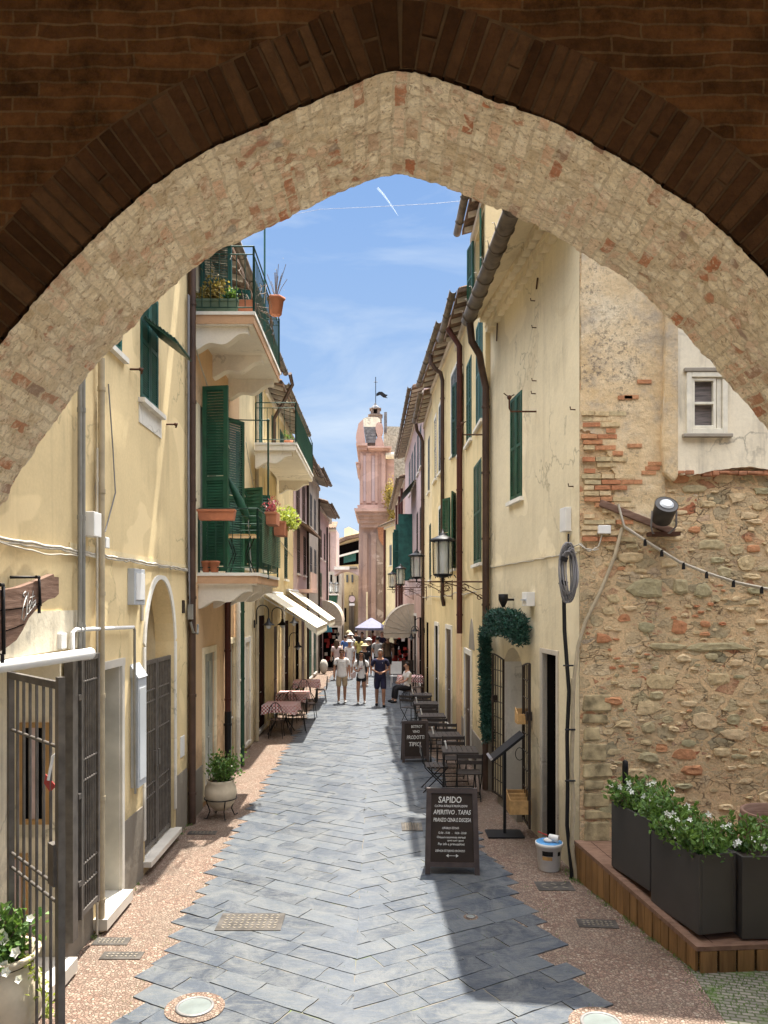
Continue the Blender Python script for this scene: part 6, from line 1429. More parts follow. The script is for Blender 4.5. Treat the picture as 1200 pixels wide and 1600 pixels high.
# big cornice: stacked mouldings growing outwards, square at the corners
for i,(a,b,t,bt,m_,o_) in enumerate(((563,604,817,824,'pink_dirty',.5),(561,606,811,816.9,'pink_dirty',.7),(559,608,805,810.9,'pink_dirty',.9),(556,611,799,804.9,'pink_dirty',1.2),(553,613,794,798.9,'church_pink',1.5),(558,610,789,793.9,'church_pink',1.0))): ext([(a,t),(b,t),(b-.6,bt),(a+1.5,bt)], DT-o_, 10, m_, 'cornice')
ext([(589,820),(604,820),(606,848),(598,852),(592,842)], DT-.42, 1, 'brick_red', 'brick_patch')
ext([(562,703),(603,703),(603,789),(562,789)], DT, 9, 'church_pink', 'upper_wall')
ext([(603.5,718),(616,718),(616,789),(603.5,789)], DT+.5, 8, 'church_pink', 'side_bay')
for a,b in ((563,567),(572,580),(586,590),(596,602)): ext([(a,708),(b,708),(b,786),(a,786)], DT-.14, 1, 'church_pink', 'pilaster')
ext([(567.5,712),(571.5,712),(571.5,783),(567.5,783)], DT-.04, .5, 'pink_grey', 'recessed_panel'); ext([(580.5,712),(585.5,712),(585.5,783),(580.5,783)], DT-.04, .5, 'pink_grey', 'recessed_panel')
ext([(557,725),(562,723),(562,731),(559,730)], DT-.8, 8, 'church_pink', 'cornice'); ext([(555.5,722),(562,721),(562,723),(556,724)], DT-.9, 8, 'church_pink', 'cornice')
ext([(574,697),(612,697),(611,699.5),(575,699.5)], DT-.9, 9, 'church_pink', 'cornice'); ext([(575,699.6),(610,699.6),(609,703),(576,703)], DT-.6, 9, 'church_pink', 'cornice'); ext([(556,692),(573.9,692),(573.9,696),(557,696)], DT-.6, 9, 'church_pink', 'cornice'); ext([(558,696.1),(573.9,696.1),(573.9,702.9),(559,702.9)], DT-.3, 9, 'church_pink', 'cornice')
ext([(557,691.9),(556,684),(557,676),(559,668),(560,662),(564,658),(567,655),(568,667),(571,690),(571,691.9)], DT+.2, 1.6, 'church_pink', 'scrolled_gable')
ext([(567.2,654),(574,651.5),(590,652),(594,655),(594,667),(568.5,667)], DT+.25, 1.4, 'white_old', 'gable_cap')
for i in range(5): ext([(568.6+i*.8,667.2+i*5),(588,667.2+i*5),(588-i*.3,671.9+i*5),(569.2+i*.8,671.9+i*5)], DT+.20-.03*i, 1.4, 'slate_grey', 'slate_roof')
ext([(588.2,662),(592,659),(597,662),(599,670),(597,677),(594,680),(597,684),(599,691),(600,696.9),(586,696.9),(587,688),(590,682),(588,676),(586.5,669)], DT+.05, 1.2, 'church_pink', 'scroll_ornament')
tb = P(586.5,655,DT+1.2); s8 = .062
mb = MB()
for (r_,z0_,z1_) in ((.55,-.3,.22),(.62,.221,.27),(.50,.271,.36),(.40,.361,.80),(.50,.801,.86)): mb.box((tb.x-r_,tb.y-r_,tb.z+z0_),(tb.x+r_,tb.y+r_,tb.z+z1_))
mb.build('bell_turret', M['church_stone'], ch)
mb = MB(); mb.lathe((tb.x,tb.y,tb.z+.861), [(.46,0),(.43,.08),(.32,.2),(.17,.33),(.10,.38),(.12,.44),(.05,.52),(0,.56)], 8); mb.build('cupola', M['slate_grey'], ch)
mb = MB(); mb.box((tb.x-.15,tb.y-.43,tb.z+.42),(tb.x+.15,tb.y-.405,tb.z+.76)); mb.build('bell_opening', M['dark'], ch)
mb = MB(); mb.box((tb.x+.75,tb.y-.3,tb.z-1.2),(tb.x+1.0,tb.y+.3,tb.z+.55)); mb.build('buttress', M['slate_grey'], ch)
mb = MB(); a = P(587,632,DT+1.2); b = P(587,589,DT+1.2); mb.tube([a,b], .035, 6); mb.tube([P(584,597,DT+1.2),P(590,597,DT+1.2)], .03, 5); mb.build('vane_rod', M['black'], ch)
mb = MB(); mb.prism([P(px,py,DT+1.2) for px,py in ((588,615),(592,612),(597,612),(602,616),(606,617),(603,620),(606,622),(599,621),(594,617),(588,619))], (0,.05,0)); mb.build('vane_flag', M['black'], ch)
mb = MB(); mb.prism([P(600,666,DT+3.2),P(634,667,DT+3.2),P(636,760,DT+3.2),P(600,760,DT+3.2)], (0,6,0)); mb.build('roof', M['tiles_pale'], ch)
mb = MB(); c_ = P(609,712,DT-.1); mb.tube([c_-Vector((.35,0,0)), c_+Vector((.35,0,0))], .28, 12); mb.build('roof_vent', M['white_old'], ch)
# shrubs growing on the cornice
random.seed(5)
for px,py,s_,lab in ((609,775,.9,'brownish shrub rooted on the church cornice'),(614,800,.8,'small dry shrub at the right end of the church cornice')):
    pl_ = thing('wall_shrub', lab, 'plant', P(px,py,DT-1.5)); mb = MB()
    for i in range(500): c_ = P(px,py,DT-1.5)+Vector((random.gauss(0,.22),random.gauss(0,.4),random.gauss(0,.6)))*s_; mb.leaf(c_, .28)
    mb.build('leaves', M['leaf_dry'], pl_, recalc=False); mb = MB(); mb.tube([P(px,py+8,DT-1.5), P(px,py-6,DT-1.5)], .05, 5); mb.build('stem', M['twig'], pl_)
# small house squeezed right of the church
FS = Fac(.55,61.5,1.9,56,(-1,0,0)); rs = simple_house('small_ochre_house', 'small ochre house squeezed between church and right row', FS, 9.3, 'yellow_r', [(1.6,2.3,6.1,7.7,'shut_grey','closed'),(3.3,4.0,6.1,7.7,'shut_grey','closed')], [], over=.4)
pipe(rs, [FS.pt(.4,0,.1), FS.pt(.4,9,.1)], .09, 'red_pipe')
# ---------------- far end on the left
FB = Fac(-6.4,74,-4.0,74,(0,-1,0)); b1 = simple_house('far_pink_house', 'distant narrow pinkish house with a chimney behind the left row', FB, 10.3, 'pink_grey', [], [(1.0,1.7,.1,2.4,'dark')], over=.3)
pipe(b1, [FB.pt(1.7,0,.1), FB.pt(1.7,9.9,.1)], .09, 'dark_brown'); mb = MB(); p_ = P(513,830,76); mb.box((p_.x-.35,75.7,p_.z-1),(p_.x+.35,76.4,p_.z+1.4)); mb.build('chimney', M['plinth'], b1)
b2 = thing('terrace_house', 'distant house with a covered roof terrace and an arched bridge across the lane', 'house', P(540,1200,84))
def e2(pts,d,dep,mat,name): return ext(pts,d,dep,mat,name,b2)
e2([(522,842),(575,832),(575,1000),(522,1000)], 86, 6, 'yellow_pale', 'wall'); e2([(538,826),(545,823),(562,832),(575,838),(575,845),(538,842)], 87, 5, 'cream', 'attic_wall'); e2([(522,848),(540,838),(576,830),(576,835),(541,843),(522,852)], 84.5, 1.5, 'tiles', 'roof')
e2([(530,853),(576,840),(576,856),(530,868)], 85.8, .1, 'dark', 'terrace_opening'); e2([(528,868),(576,855),(576,858),(528,871)], 85, .4, 'white', 'terrace_rail'); e2([(528,871),(576,859),(576,880),(528,884)], 85.7, .1, 'dark', 'terrace_opening'); e2([(537,866),(556,862),(556,876),(537,880)], 85.4, .1, 'green_blue', 'glazing')
e2([(524,842),(532,840),(532,866),(524,868)], 85.9, .05, 'cream', 'wall_panel'); e2([(525,850),(528,849),(528,860),(525,861)], 85.8, .05, 'dark', 'window')
# bridge with a shallow arch
mb = MB(); top_ = [(522,889),(560,889)]; arc_ = [(560-(38)*t/10, 899-7*math.sin(math.pi*t/10)) for t in range(11)]; mb.prism([P(px,py,62) for px,py in top_+arc_], (0,2.5,0)); mb.build('arched_bridge', M['pink_grey'], b2)
e2([(522,885),(546,885),(546,890),(522,890)], 61.8, 2.8, 'white', 'bridge_parapet'); e2([(546,885),(558,885),(558,888),(546,888)], 61.8, 2.8, 'plinth', 'bridge_parapet')
b3_ = thing('ochre_house', 'distant ochre house seen under the arched bridge', 'house', P(540,1200,70))
ext([(533,890),(562,890),(562,1010),(533,1010)], 72, 5, 'yellow_r', 'wall', b3_)
for px in (541,549,523): ext([(px,898),(px+3,898),(px+3,910),(px,910)], 71.9, .05, 'shut_grey', 'window', b3_)
ext([(538,950),(541,950),(541,972),(538,972)], 71.9, .05, 'dark', 'window', b3_); ext([(545,930),(553,930),(553,1000),(545,1000)], 71.5, .4, 'plinth', 'doorway', b3_)
b4_ = thing('grey_house', 'distant grey stone house left of the arched bridge', 'house', P(525,1200,63))
ext([(500,893),(534,893),(534,1020),(500,1020)], 66, 5, 'grey_beige', 'wall', b4_)
ext([(526,898),(529,898),(529,912),(526,912)], 65.9, .05, 'dark', 'window', b4_); ext([(516,898),(519,898),(519,912),(516,912)], 65.9, .05, 'dark', 'window', b4_)
t_ = thing('green_awning', 'dark green boxy awning hanging on the distant left wall', 'awning', P(515,945,54)); ext([(504,929),(527,929),(525,946),(505,943)], 54, 1.2, 'green', 'canopy', t_); ext([(504,928),(528,928),(528,930),(504,930)], 53.9, 1.4, 'white', 'edge', t_)
t_ = thing('round_road_sign', 'round pale road sign with a small plate below, far down the lane', 'road sign', P(550,1000,58)); c_ = P(550,936,58); mb = MB(); mb.tube([c_, c_+Vector((0,.05,0))], .24, 20); mb.build('disc', M['pinky'], t_)
mb = MB(); mb.tube([c_+Vector((0,.06,0)), c_+Vector((0,.09,0))], .27, 20); mb.tube([c_+Vector((0,.1,.5)), Vector((c_.x,c_.y+.1,0))], .04, 6); mb.build('post', M['dark_brown'], t_); mb = MB(); mb.box((c_.x-.2,c_.y,c_.z-.5),(c_.x+.2,c_.y+.03,c_.z-.33)); mb.build('plate', M['plastic_w'], t_)
# overhead cable across the sky, contrail
t_ = thing('overhead_cable', 'thin cable crossing the sky below the arch', 'cable', P(400,330,30)); mb = MB(); mb.tube([P(380,350,30), P(500,327,30), P(590,323,30), P(680,318,30), P(760,310,30)], .006, 4); mb.build('wire', M['cable_g'], t_)
# ============================================================ flat fixtures in the paving
def cover(name, label, cx_, cy, w_, l_, mat, group=None, bars=8, rz=0, z=.018):
    t_ = thing(name, label, 'manhole cover' if 'cover' in name else 'grate', (cx_,cy,0), rz, group)
    mb = MB(); mb.box((-w_/2,-l_/2,0),(w_/2,l_/2,z))
    for i in range(bars):
        for j in range(max(2,int(bars*l_/w_))):
            x = -w_/2+.04+(w_-.08)*(i+.5)/bars; y = -l_/2+.03+(l_-.06)*(j+.5)/max(2,int(bars*l_/w_)); mb.cbox((x,y,z+.002),((w_-.1)/bars*.62,.016,.005),.6 if (i+j)%2 else -.6, 1)
    mb.build('cover_plate', [M[mat], M['plinth']], t_, world=False); return t_
M['castiron'] = simple('worn cast iron', (.085,.075,.065), .6, .5, .25, 8, .4)
cover('manhole_cover', 'rectangular cast iron manhole cover in the slate paving', -1.30, 7.88, .66, .42, 'castiron', None, 10)
cover('metal_grate', 'upper small grate in the pink pebbles by the left house', -2.58, 7.45, .34, .16, 'castiron', 'small grates at the left', 7, .0, .008)
cover('metal_grate', 'lower small grate in the pink pebbles by the left house', -2.38, 7.15, .38, .15, 'castiron', 'small grates at the left', 7, .0, .008)
cover('metal_grate', 'dark grate in the pink pebbles beside the wooden deck', 2.25, 7.86, .40, .20, 'castiron', None, 7, -.1, .008)
cover('metal_grate', 'narrow slotted drain left of the large chalkboard', .50, 11.2, .30, .40, 'castiron', None, 6, 0, .022)
cover('metal_grate', 'dark grate under the potted plant on its stand', -2.50, 10.95, .40, .16, 'castiron', None, 6, 0, .008)
cover('stone_plate', 'grey stone plate in the pebbles in front of the bucket', 2.05, 8.9, .42, .28, 'castiron', None, 3, 0, .006)
M['lightglass'] = simple('scratched light glass', (.15,.17,.16), .35, 0, .1, 9, .1)
M['ringmetal'] = simple('dull steel ring', (.22,.21,.20), .5, .4)
def inground(label, x, y, r):
    t_ = thing('ground_light', label, 'ground light', (x,y,0)); mb = MB(); mb.lathe((x,y,0), [(0,.016),(r*1.55,.016)], 30); mb.build('pebble_ring', M['cobble'], t_)
    mb = MB(); mb.lathe((x,y,0), [(r,.016),(r,.026),(r*.86,.030),(r*.84,.022)], 32); mb.build('ring', M['ringmetal'], t_); mb = MB(); mb.lathe((x,y,0), [(0,.026),(r*.5,.025),(r*.85,.022)], 32); mb.build('glass', M['lightglass'], t_)
inground('round recessed ground light at the lower left of the lane', -1.48, 6.22, .155); inground('round recessed ground light at the lower right edge', 1.74, 5.98, .16)
inground('tiny recessed light in the slabs in the shade', .97, 8.0, .05)
# ============================================================ chalkboards
def text_mesh(txt, size, loc, M3, mat, parent, name='lettering', sx=1, thick=.0015, bold=.0):
    cu_ = bpy.data.curves.new('txt', 'FONT'); cu_.body = txt; cu_.size = size; cu_.align_x = 'CENTER'; cu_.extrude = thick; cu_.offset = bold; cu_.resolution_u = 2
    o = bpy.data.objects.new('txt', cu_); COL.objects.link(o); dg = bpy.context.evaluated_depsgraph_get(); dg.update()
    me = bpy.data.meshes.new_from_object(o.evaluated_get(dg)); bpy.data.objects.remove(o)
    me.materials.clear(); me.materials.append(M[mat]); mb = MB()
    for v in me.vertices:
        p = M3 @ Vector((v.co.x*sx+v.co.y*.10+.002*math.sin(v.co.x*40), v.co.y+.0015*math.sin(v.co.x*60), v.co.z)) + Vector(loc); mb.v.append(tuple(p))
    for p in me.polygons: mb.f.append(list(p.vertices)); mb.m.append(0); mb.sm.append(False); mb.tint.append((.5,.5,.5,1))
    return mb.build(name, M[mat], parent, world=False, recalc=False)
def aboard(label, loc, rz, W_, H, lines, arrow=None, taper=.94):
    t_ = thing('chalkboard_sign', label, 'chalkboard', loc, rz); lean = R(9)
    for side in (-1, 1):
        Rm = Matrix.Rotation(side*lean*-1, 3, 'X')    # front panel (side -1) faces -Y
        def T(x,y,z): v = Vector((x,y,z-H)); v = Matrix.Rotation(side*lean,3,'X') @ v; return v+Vector((0,0,H*math.cos(lean)))
        def bx(mb,x0,x1,z0,z1,y0,y1,tp=True):
            k_ = lambda x,z: x*(taper+(1-taper)*(1-z/H))
            vs = [T(k_(x0,z0),y0,z0),T(k_(x1,z0),y0,z0),T(k_(x1,z0),y1,z0),T(k_(x0,z0),y1,z0),T(k_(x0,z1),y0,z1),T(k_(x1,z1),y0,z1),T(k_(x1,z1),y1,z1),T(k_(x0,z1),y1,z1)]
            mb.add(vs, [(0,3,2,1),(4,5,6,7),(0,1,5,4),(1,2,6,5),(2,3,7,6),(3,0,4,7)])
        ya, yb_ = (-.03,-.002) if side == -1 else (.002,.03); f_ = W_*.095; h = W_/2; lo = H*.15
        mb = MB(); bx(mb,-h,-h+f_,0.004,H,ya,yb_); bx(mb,h-f_,h,0.004,H,ya,yb_); bx(mb,-h+f_,h-f_,H-f_*.9,H,ya,yb_); bx(mb,-h+f_,h-f_,lo-f_*.9,lo,ya,yb_)
        mb.build('frame', M['board_frame'], t_, world=False)
        mb = MB(); y2 = (ya+yb_)/2; bx(mb,-h+f_,h-f_,lo,H-f_*.9,y2-.004,y2+.004); b_ = mb.build('board', M['chalkboard'], t_, world=False)
        if side == -1:
            Mx = Matrix.Rotation(-lean,3,'X') @ Matrix(((1,0,0),(0,0,-1),(0,1,0)))
            bl = wloc
            for (txt, sz, xf, zf, sx_) in lines:
                p = T(xf*W_, y2-.0065, zf*H); text_mesh(txt, sz, p, Mx, 'chalk', b_, sx=sx_, bold=.0006*sz/.05)
            if arrow:
                mb = MB(); z_ = arrow*H
                mb.tube([T(-.05,y2-.006,z_),T(.05,y2-.006,z_)], .003, 5)
                for s_ in (-1,1): mb.prism([T(s_*.075,y2-.0065,z_),T(s_*.045,y2-.0065,z_+.020),T(s_*.045,y2-.0065,z_-.020)], Vector((0,-.001,0)))
                mb.build('arrow', M['chalk'], b_, world=False)
    mb = MB(); mb.box((-W_*.4,-.02,H*.985),(W_*.4,.02,H*.995)); mb.build('hinge', M['black'], t_, world=False)
    return t_
g_ = G(708,1368)
aboard('large dark framed chalkboard reading SAPIDO with aperitivo and tapas menu', (g_.x,g_.y+.17,0), R(-3), .655, 1.02,
  [('SAPIDO',.105,-.04,.835,.78),('CUCINA RURALE E PRODUZIONI',.036,-.02,.785,.75),('APERITIVO . TAPAS',.076,.0,.70,.70),('PRANZO CENA E DISCESA',.064,.0,.615,.60),
   ('ORARIO ESTIVO',.036,-.03,.53,.8),('12.00 - 15.00   .   18.30 - 23.00',.034,.0,.475,.8),('Chiusura settimanale martedi',.034,-.02,.425,.85),('aperti tutti i giorni',.030,.06,.39,.9),('Per info e prenotazioni',.040,-.02,.345,.85),('DEHOR ESTERNO PRONTO',.036,-.04,.268,.8)], .225)
g_ = G(649,1192)
aboard('smaller dark chalkboard reading BISTROT VINO PRODOTTI TIPICI farther up the lane', (g_.x,g_.y+.15,0), R(4), .56, .84,
  [('BISTROT',.075,.05,.84,.8),('VINO',.075,.03,.72,.8),('PRODOTTI',.105,.0,.57,.70),('TIPICI',.115,-.03,.40,.85)], None, .97)
# ============================================================ folding tables and chairs
def table_proto(label, group):
    t_ = thing('folding_table', label, 'table', (0,0,0), 0, group); mb = MB()
    for i in range(7): mb.box((-.30+.087*i,-.28,.715),(-.30+.087*i+.078,.28,.735))
    mb.box((-.305,-.30,.70),(.305,-.281,.736)); mb.box((-.305,.281,.70),(.305,.30,.736)); mb.build('tabletop', M['black_slat'], t_, world=False)
    for s_ in (-1,1):
        for a in (-1,1): mb = MB(); mb.tube([(s_*.27,a*.24,.70),(s_*.27,-a*.24,.01)], .011, 6); mb.build('leg', M['black'], t_, world=False)
    for a in (-1,1): mb = MB(); mb.tube([(-.27,a*.235,.03),(.27,a*.235,.03)], .009, 6); mb.build('foot_bar', M['black'], t_, world=False)
    return t_
def chair_proto(label, group):
    """faces -Y... the back is at +Y"""
    t_ = thing('folding_chair', label, 'chair', (0,0,0), 0, group)
    mb = MB()
    for i in range(5): mb.box((-.20,-.19+.078*i,.44),(.20,-.19+.078*i+.062,.455))
    mb.build('seat', M['black_slat'], t_, world=False)
    mb = MB()
    for z in (.66,.76): mb.cbox((0,.235+(z-.45)*.12,z),(.40,.016,.062))
    mb.build('backrest', M['black_slat'], t_, world=False)
    for s_ in (-1,1):
        mb = MB(); mb.tube([(s_*.205,.28,.80),(s_*.205,.21,.44),(s_*.205,-.22,.01)], .010, 6); mb.build('leg', M['black'], t_, world=False)
        mb = MB(); mb.tube([(s_*.185,-.19,.44),(s_*.185,.24,.01)], .010, 6); mb.build('leg', M['black'], t_, world=False)
    mb = MB(); mb.tube([(-.20,-.17,.06),(.20,-.17,.06)], .008, 6); mb.tube([(-.18,.18,.07),(.18,.18,.07)], .008, 6); mb.build('stretcher', M['black'], t_, world=False)
    return t_
M['black_slat'] = simple('dark slat wood', (.045,.035,.030), .5, 0, .2, 9, .1)
tp = table_proto('', 'black folding tables on the right side'); cp = chair_proto('', 'black folding chairs on the right side')
tabs = [(1.42,13.35,'nearest black folding table, close to the garland'),(1.30,14.85,'second black folding table beside the small chalkboard'),(1.22,17.4,'third black folding table behind the small chalkboard'),(1.22,19.5,'fourth black folding table before the checked cloth'),(1.2,21.3,'farthest black folding table, just before the checked cloth')]
for i,(x,y,lab) in enumerate(tabs):
    place(tp, (x,y,0), R(random.uniform(-4,4)), lab, first=(i == 0))
    mb = MB(); mb.tube([(x-.18,y+.1,.738),(x-.16,y-.03,.86)], [.02,.012], 8); t_ = thing('menu_card', 'small pale menu holder standing on the ' + lab.split(',')[0], 'menu', (x-.18,y+.1,.738), 0, 'pale menu holders on the black tables'); mb = MB(); mb.obox((x-.21,y+.0,.737),(.012,.09,.0),(-.02,0,0),(-.03,0,.13)); mb.build('card', M['plastic_w'], t_)
chs = [(1.52,12.86,R(178),'nearest black folding chair, back to the viewer, behind the large chalkboard'),(1.02,13.42,R(92),'black folding chair on the lane side of the nearest table'),(1.42,14.02,R(2),'black folding chair between the first and second tables'),(1.40,15.5,R(-3),'black folding chair just beyond the second table'),(1.30,16.75,R(176),'black folding chair in front of the third table'),(1.25,18.1,R(3),'black folding chair just beyond the third table'),(1.22,18.85,R(183),'black folding chair in front of the fourth table'),(1.22,20.2,R(0),'black folding chair just beyond the fourth table'),(.9,20.75,R(150),'black folding chair turned toward the lane near the farthest black table')]
for i,(x,y,rz,lab) in enumerate(chs): place(cp, (x,y,0), rz+math.pi if False else rz, lab, first=(i == 0))
# ---- café tables with red check cloths
def cloth_table(label, w_=.8):
    t_ = thing('cafe_table', label, 'table', (0,0,0), 0, 'café tables with checked cloths'); mb = MB(); mb.box((-w_/2,-w_/2,.715),(w_/2,w_/2,.738)); mb.build('tabletop', M['door_wood'], t_, world=False)
    for sx_ in (-1,1):
        for sy_ in (-1,1): mb = MB(); mb.tube([(sx_*.10,sy_*.10,.71),(sx_*.12,sy_*.12,.35),(sx_*.30,sy_*.30,.01)], .014, 6); mb.build('leg', M['black'], t_, world=False)
    return t_
def cloth_proto(w_=.82):
    mb = MB(); N = 40; h = w_/2+.008; ring = []
    for i in range(N):
        a = i/N*4; s_ = int(a); t = a-s_; c4 = [(-1,-1),(1,-1),(1,1),(-1,1)]; p, q = c4[s_%4], c4[(s_+1)%4]; ring.append(((p[0]+(q[0]-p[0])*t)*h, (p[1]+(q[1]-p[1])*t)*h, t))
    vs = [(0,0,.745)]+[(x,y,.744) for x,y,t in ring]
    low = []
    for i,(x,y,t) in enumerate(ring):
        d_ = .17+.07*abs(2*t-1)**2; k_ = 1+.05*math.sin(i*1.7)+.04; low.append((x*k_,y*k_,.744-d_))
    vs += low; mb.add(vs, [(0,1+i,1+(i+1)%N) for i in range(N)]+[(1+i,1+(i+1)%N,1+N+(i+1)%N,1+N+i) for i in range(N)])
    o = mb.build('tablecloth', M['check'], None); return o
ctp = cloth_table(''); clp = cloth_proto()
def bistro_proto():
    t_ = thing('bistro_chair', '', 'chair', (0,0,0), 0, 'dark iron café chairs at the checked tables')
    mb = MB(); mb.lathe((0,0,.44), [(0,.015),(.19,.012),(.20,0),(.0,-.002)], 16); mb.build('seat', M['door_wood'], t_, world=False)
    mb = MB(); mb.tube([(.18*math.cos(a), .20+.02*math.sin(a), .48+.40*math.sin(a)) for a in [math.pi*i/12 for i in range(13)]], .011, 6); mb.tube([(0,.2,.46),(0,.215,.87)], .008, 5); mb.tube([(-.09,.2,.46),(-.08,.215,.82)], .008, 5); mb.tube([(.09,.2,.46),(.08,.215,.82)], .008, 5); mb.build('backrest', M['black'], t_, world=False)
    for sx_ in (-1,1):
        for sy_ in (-1,1): mb = MB(); mb.tube([(sx_*.13,sy_*.13,.44),(sx_*.17,sy_*.19,.01)], .010, 6); mb.build('leg', M['black'], t_, world=False)
    return t_
bp = bistro_proto()
ctl = [(-2.42,19.3,'nearest checked café table on the left, in the awning shade'),(-2.38,21.6,'middle checked café table on the left'),(-2.30,24.9,'farthest checked café table on the left'),(1.12,26.4,'red checked café table on the right where someone sits')]
for i,(x,y,lab) in enumerate(ctl):
    place(ctp, (x,y,0), R(random.uniform(-3,3)), lab.replace('checked café table','bare café table under a checked cloth'), first=(i == 0))
    o = clp if i == 0 else clp.copy()
    if i: COL.objects.link(o)
    o.location = (x,y,0); o.rotation_euler = (0,0,R(random.uniform(-4,4))); tag(o, lab.replace('café table','cloth spread over the café table').replace('checked cloth','red checked cloth'), 'tablecloth', 'red checked tablecloths')
bch = [(-2.45,18.62,R(180),'dark café chair in front of the nearest left café table'),(-2.0,19.35,R(-80),'dark café chair on the lane side of the nearest left café table'),(-2.5,20.1,R(0),'dark café chair between the nearest and middle left café tables'),(-2.35,20.95,R(180),'dark café chair just in front of the middle left café table'),(-1.92,21.6,R(-95),'dark café chair on the lane side of the middle left café table'),(-2.4,22.35,R(5),'dark café chair beyond the middle left café table'),(-2.3,24.2,R(180),'dark café chair in front of the farthest left café table'),(-1.85,24.9,R(-90),'dark café chair on the lane side of the farthest left café table'),(1.35,25.7,R(180),'dark café chair in front of the right checked café table'),(1.2,27.1,R(0),'dark café chair beyond the right checked café table')]
for i,(x,y,rz,lab) in enumerate(bch): place(bp, (x,y,0), rz, lab, first=(i == 0))
# white folded parasol base / white chairs farther right
# ============================================================ awnings
def awning(label, y0, y1, xw, zw, xo, zo, val=.22):
    t_ = thing('striped_awning', label, 'awning', (xw,(y0+y1)/2,zw), 0, 'cream slanting awnings on the left'); t_.name = 'awning'; mb = MB(); th = Vector((0,0,.015)); a,b,c_,d_ = Vector((xw,y0,zw)),Vector((xw,y1,zw)),Vector((xo,y1,zo)),Vector((xo,y0,zo))
    mb.add([a,b,c_,d_,a+th,b+th,c_+th,d_+th], [(0,1,2,3),(4,5,6,7),(0,1,5,4),(1,2,6,5),(2,3,7,6),(3,0,4,7)]); mb.build('canopy', M['awn'], t_)
    mb = MB(); n = int((y1-y0)/.22); top = [Vector((xo+.005, y0+(y1-y0)*i/n, zo)) for i in range(n+1)]; vs = top[:]; bot = []
    for i in range(n):
        for k_ in range(6): t = k_/6; bot.append(Vector((xo+.008, y0+(y1-y0)*(i+t)/n, zo-val*(.75+.25*math.sin(math.pi*t)))))
    bot.append(Vector((xo+.008,y1,zo-val*.75))); poly = [top[0]]+[top[-1]]+bot[::-1]; mb.prism(poly, (.004,0,0))
    mb.prism([d_, Vector((xo,y0,zo-val*.75)), Vector((xo-.25,y0,zo-val*.6+(zw-zo)*.19)), Vector((xo-.3,y0,zo+(zw-zo)*.24))], (0,.004,0)); mb.build('valance', M['awn'], t_)
    mb = MB(); mb.tube([d_,c_], .022, 6); mb.tube([a+Vector((.03,0,0)),b+Vector((.03,0,0))], .045, 8)
    for yy in (y0+.25,y1-.25): mb.tube([Vector((xw,yy,zw-.12)), Vector((xw+(xo-xw)*.5,yy+.2,(zw+zo)/2-.10)), Vector((xo-.02,yy,zo))], .018, 6)
    mb.build('frame', M['plastic_w'], t_)
awning('nearer cream slanting awning over the café tables', 18.75, 22.6, -2.84, 3.53, -1.50, 2.66); awning('farther cream slanting awning past the café tables', 24.0, 27.2, -2.84, 3.66, -1.53, 2.70)
def dutch(label, y0, y1, xw, dirx, Rr, zb, mat='awn_tan', H=None):
    """round hood awning: quarter barrel spun about a horizontal axis on the wall"""
    t_ = thing('hood_awning', label, 'awning', (xw,(y0+y1)/2,zb)); H = H or Rr; n = 12; mb = MB(); vs = []; ca = []
    for k_ in range(n+1):
        a = math.pi/2*k_/n; vs.append((a, Rr*math.cos(a), H*math.sin(a)))
    P0 = [Vector((xw+dirx*x, y0, zb+z)) for a,x,z in vs]; P1 = [Vector((xw+dirx*x, y1, zb+z)) for a,x,z in vs]
    mb.add(P0+P1, [(i,i+1,n+2+i,n+1+i) for i in range(n)], 0, True)
    c0_ = Vector((xw,y0,zb)); c1_ = Vector((xw,y1,zb)); mb.add([c0_]+P0, [(0,1+i,2+i) for i in range(n)]); mb.add([c1_]+P1, [(0,1+i,2+i) for i in range(n)])
    m_ = 9; s_ = []
    for i in range(m_*4+1): t = i/(m_*4); p = P0[0].lerp(P1[0], t); s_.append(p+Vector((0,0,-.20-.05*abs(math.sin(math.pi*t*m_)))))
    mb.add([P0[0]]+[P1[0]]+s_[::-1], [tuple(range(2+len(s_)))]); 
    s2 = [c0_.lerp(P0[0],i/16)+Vector((0,0,-.20-.05*abs(math.sin(math.pi*i/16*4)))) for i in range(17)]; mb.add([c0_,P0[0]]+s2[::-1], [tuple(range(19))])
    mb.build('canopy', M[mat], t_, recalc=False)
    mb = MB()
    for k_ in range(0, n+1, 2): mb.tube([c0_-Vector((0,.01,0)), P0[k_]-Vector((0,.01,0))], .012, 5)
    mb.tube(P0, .015, 5); mb.tube(P1, .015, 5); pieces(mb, 'rib', M['grey_beige'], t_); return t_
dutch('large tan hood awning on the right wall of the lane', 33.2, 36.5, 1.58, -1, 1.30, 1.95, H=1.25)
dutch('tan hood awning on the distant left wall past the slanting ones', 37.5, 40.5, -2.70, 1, .95, 2.35, H=1.0)
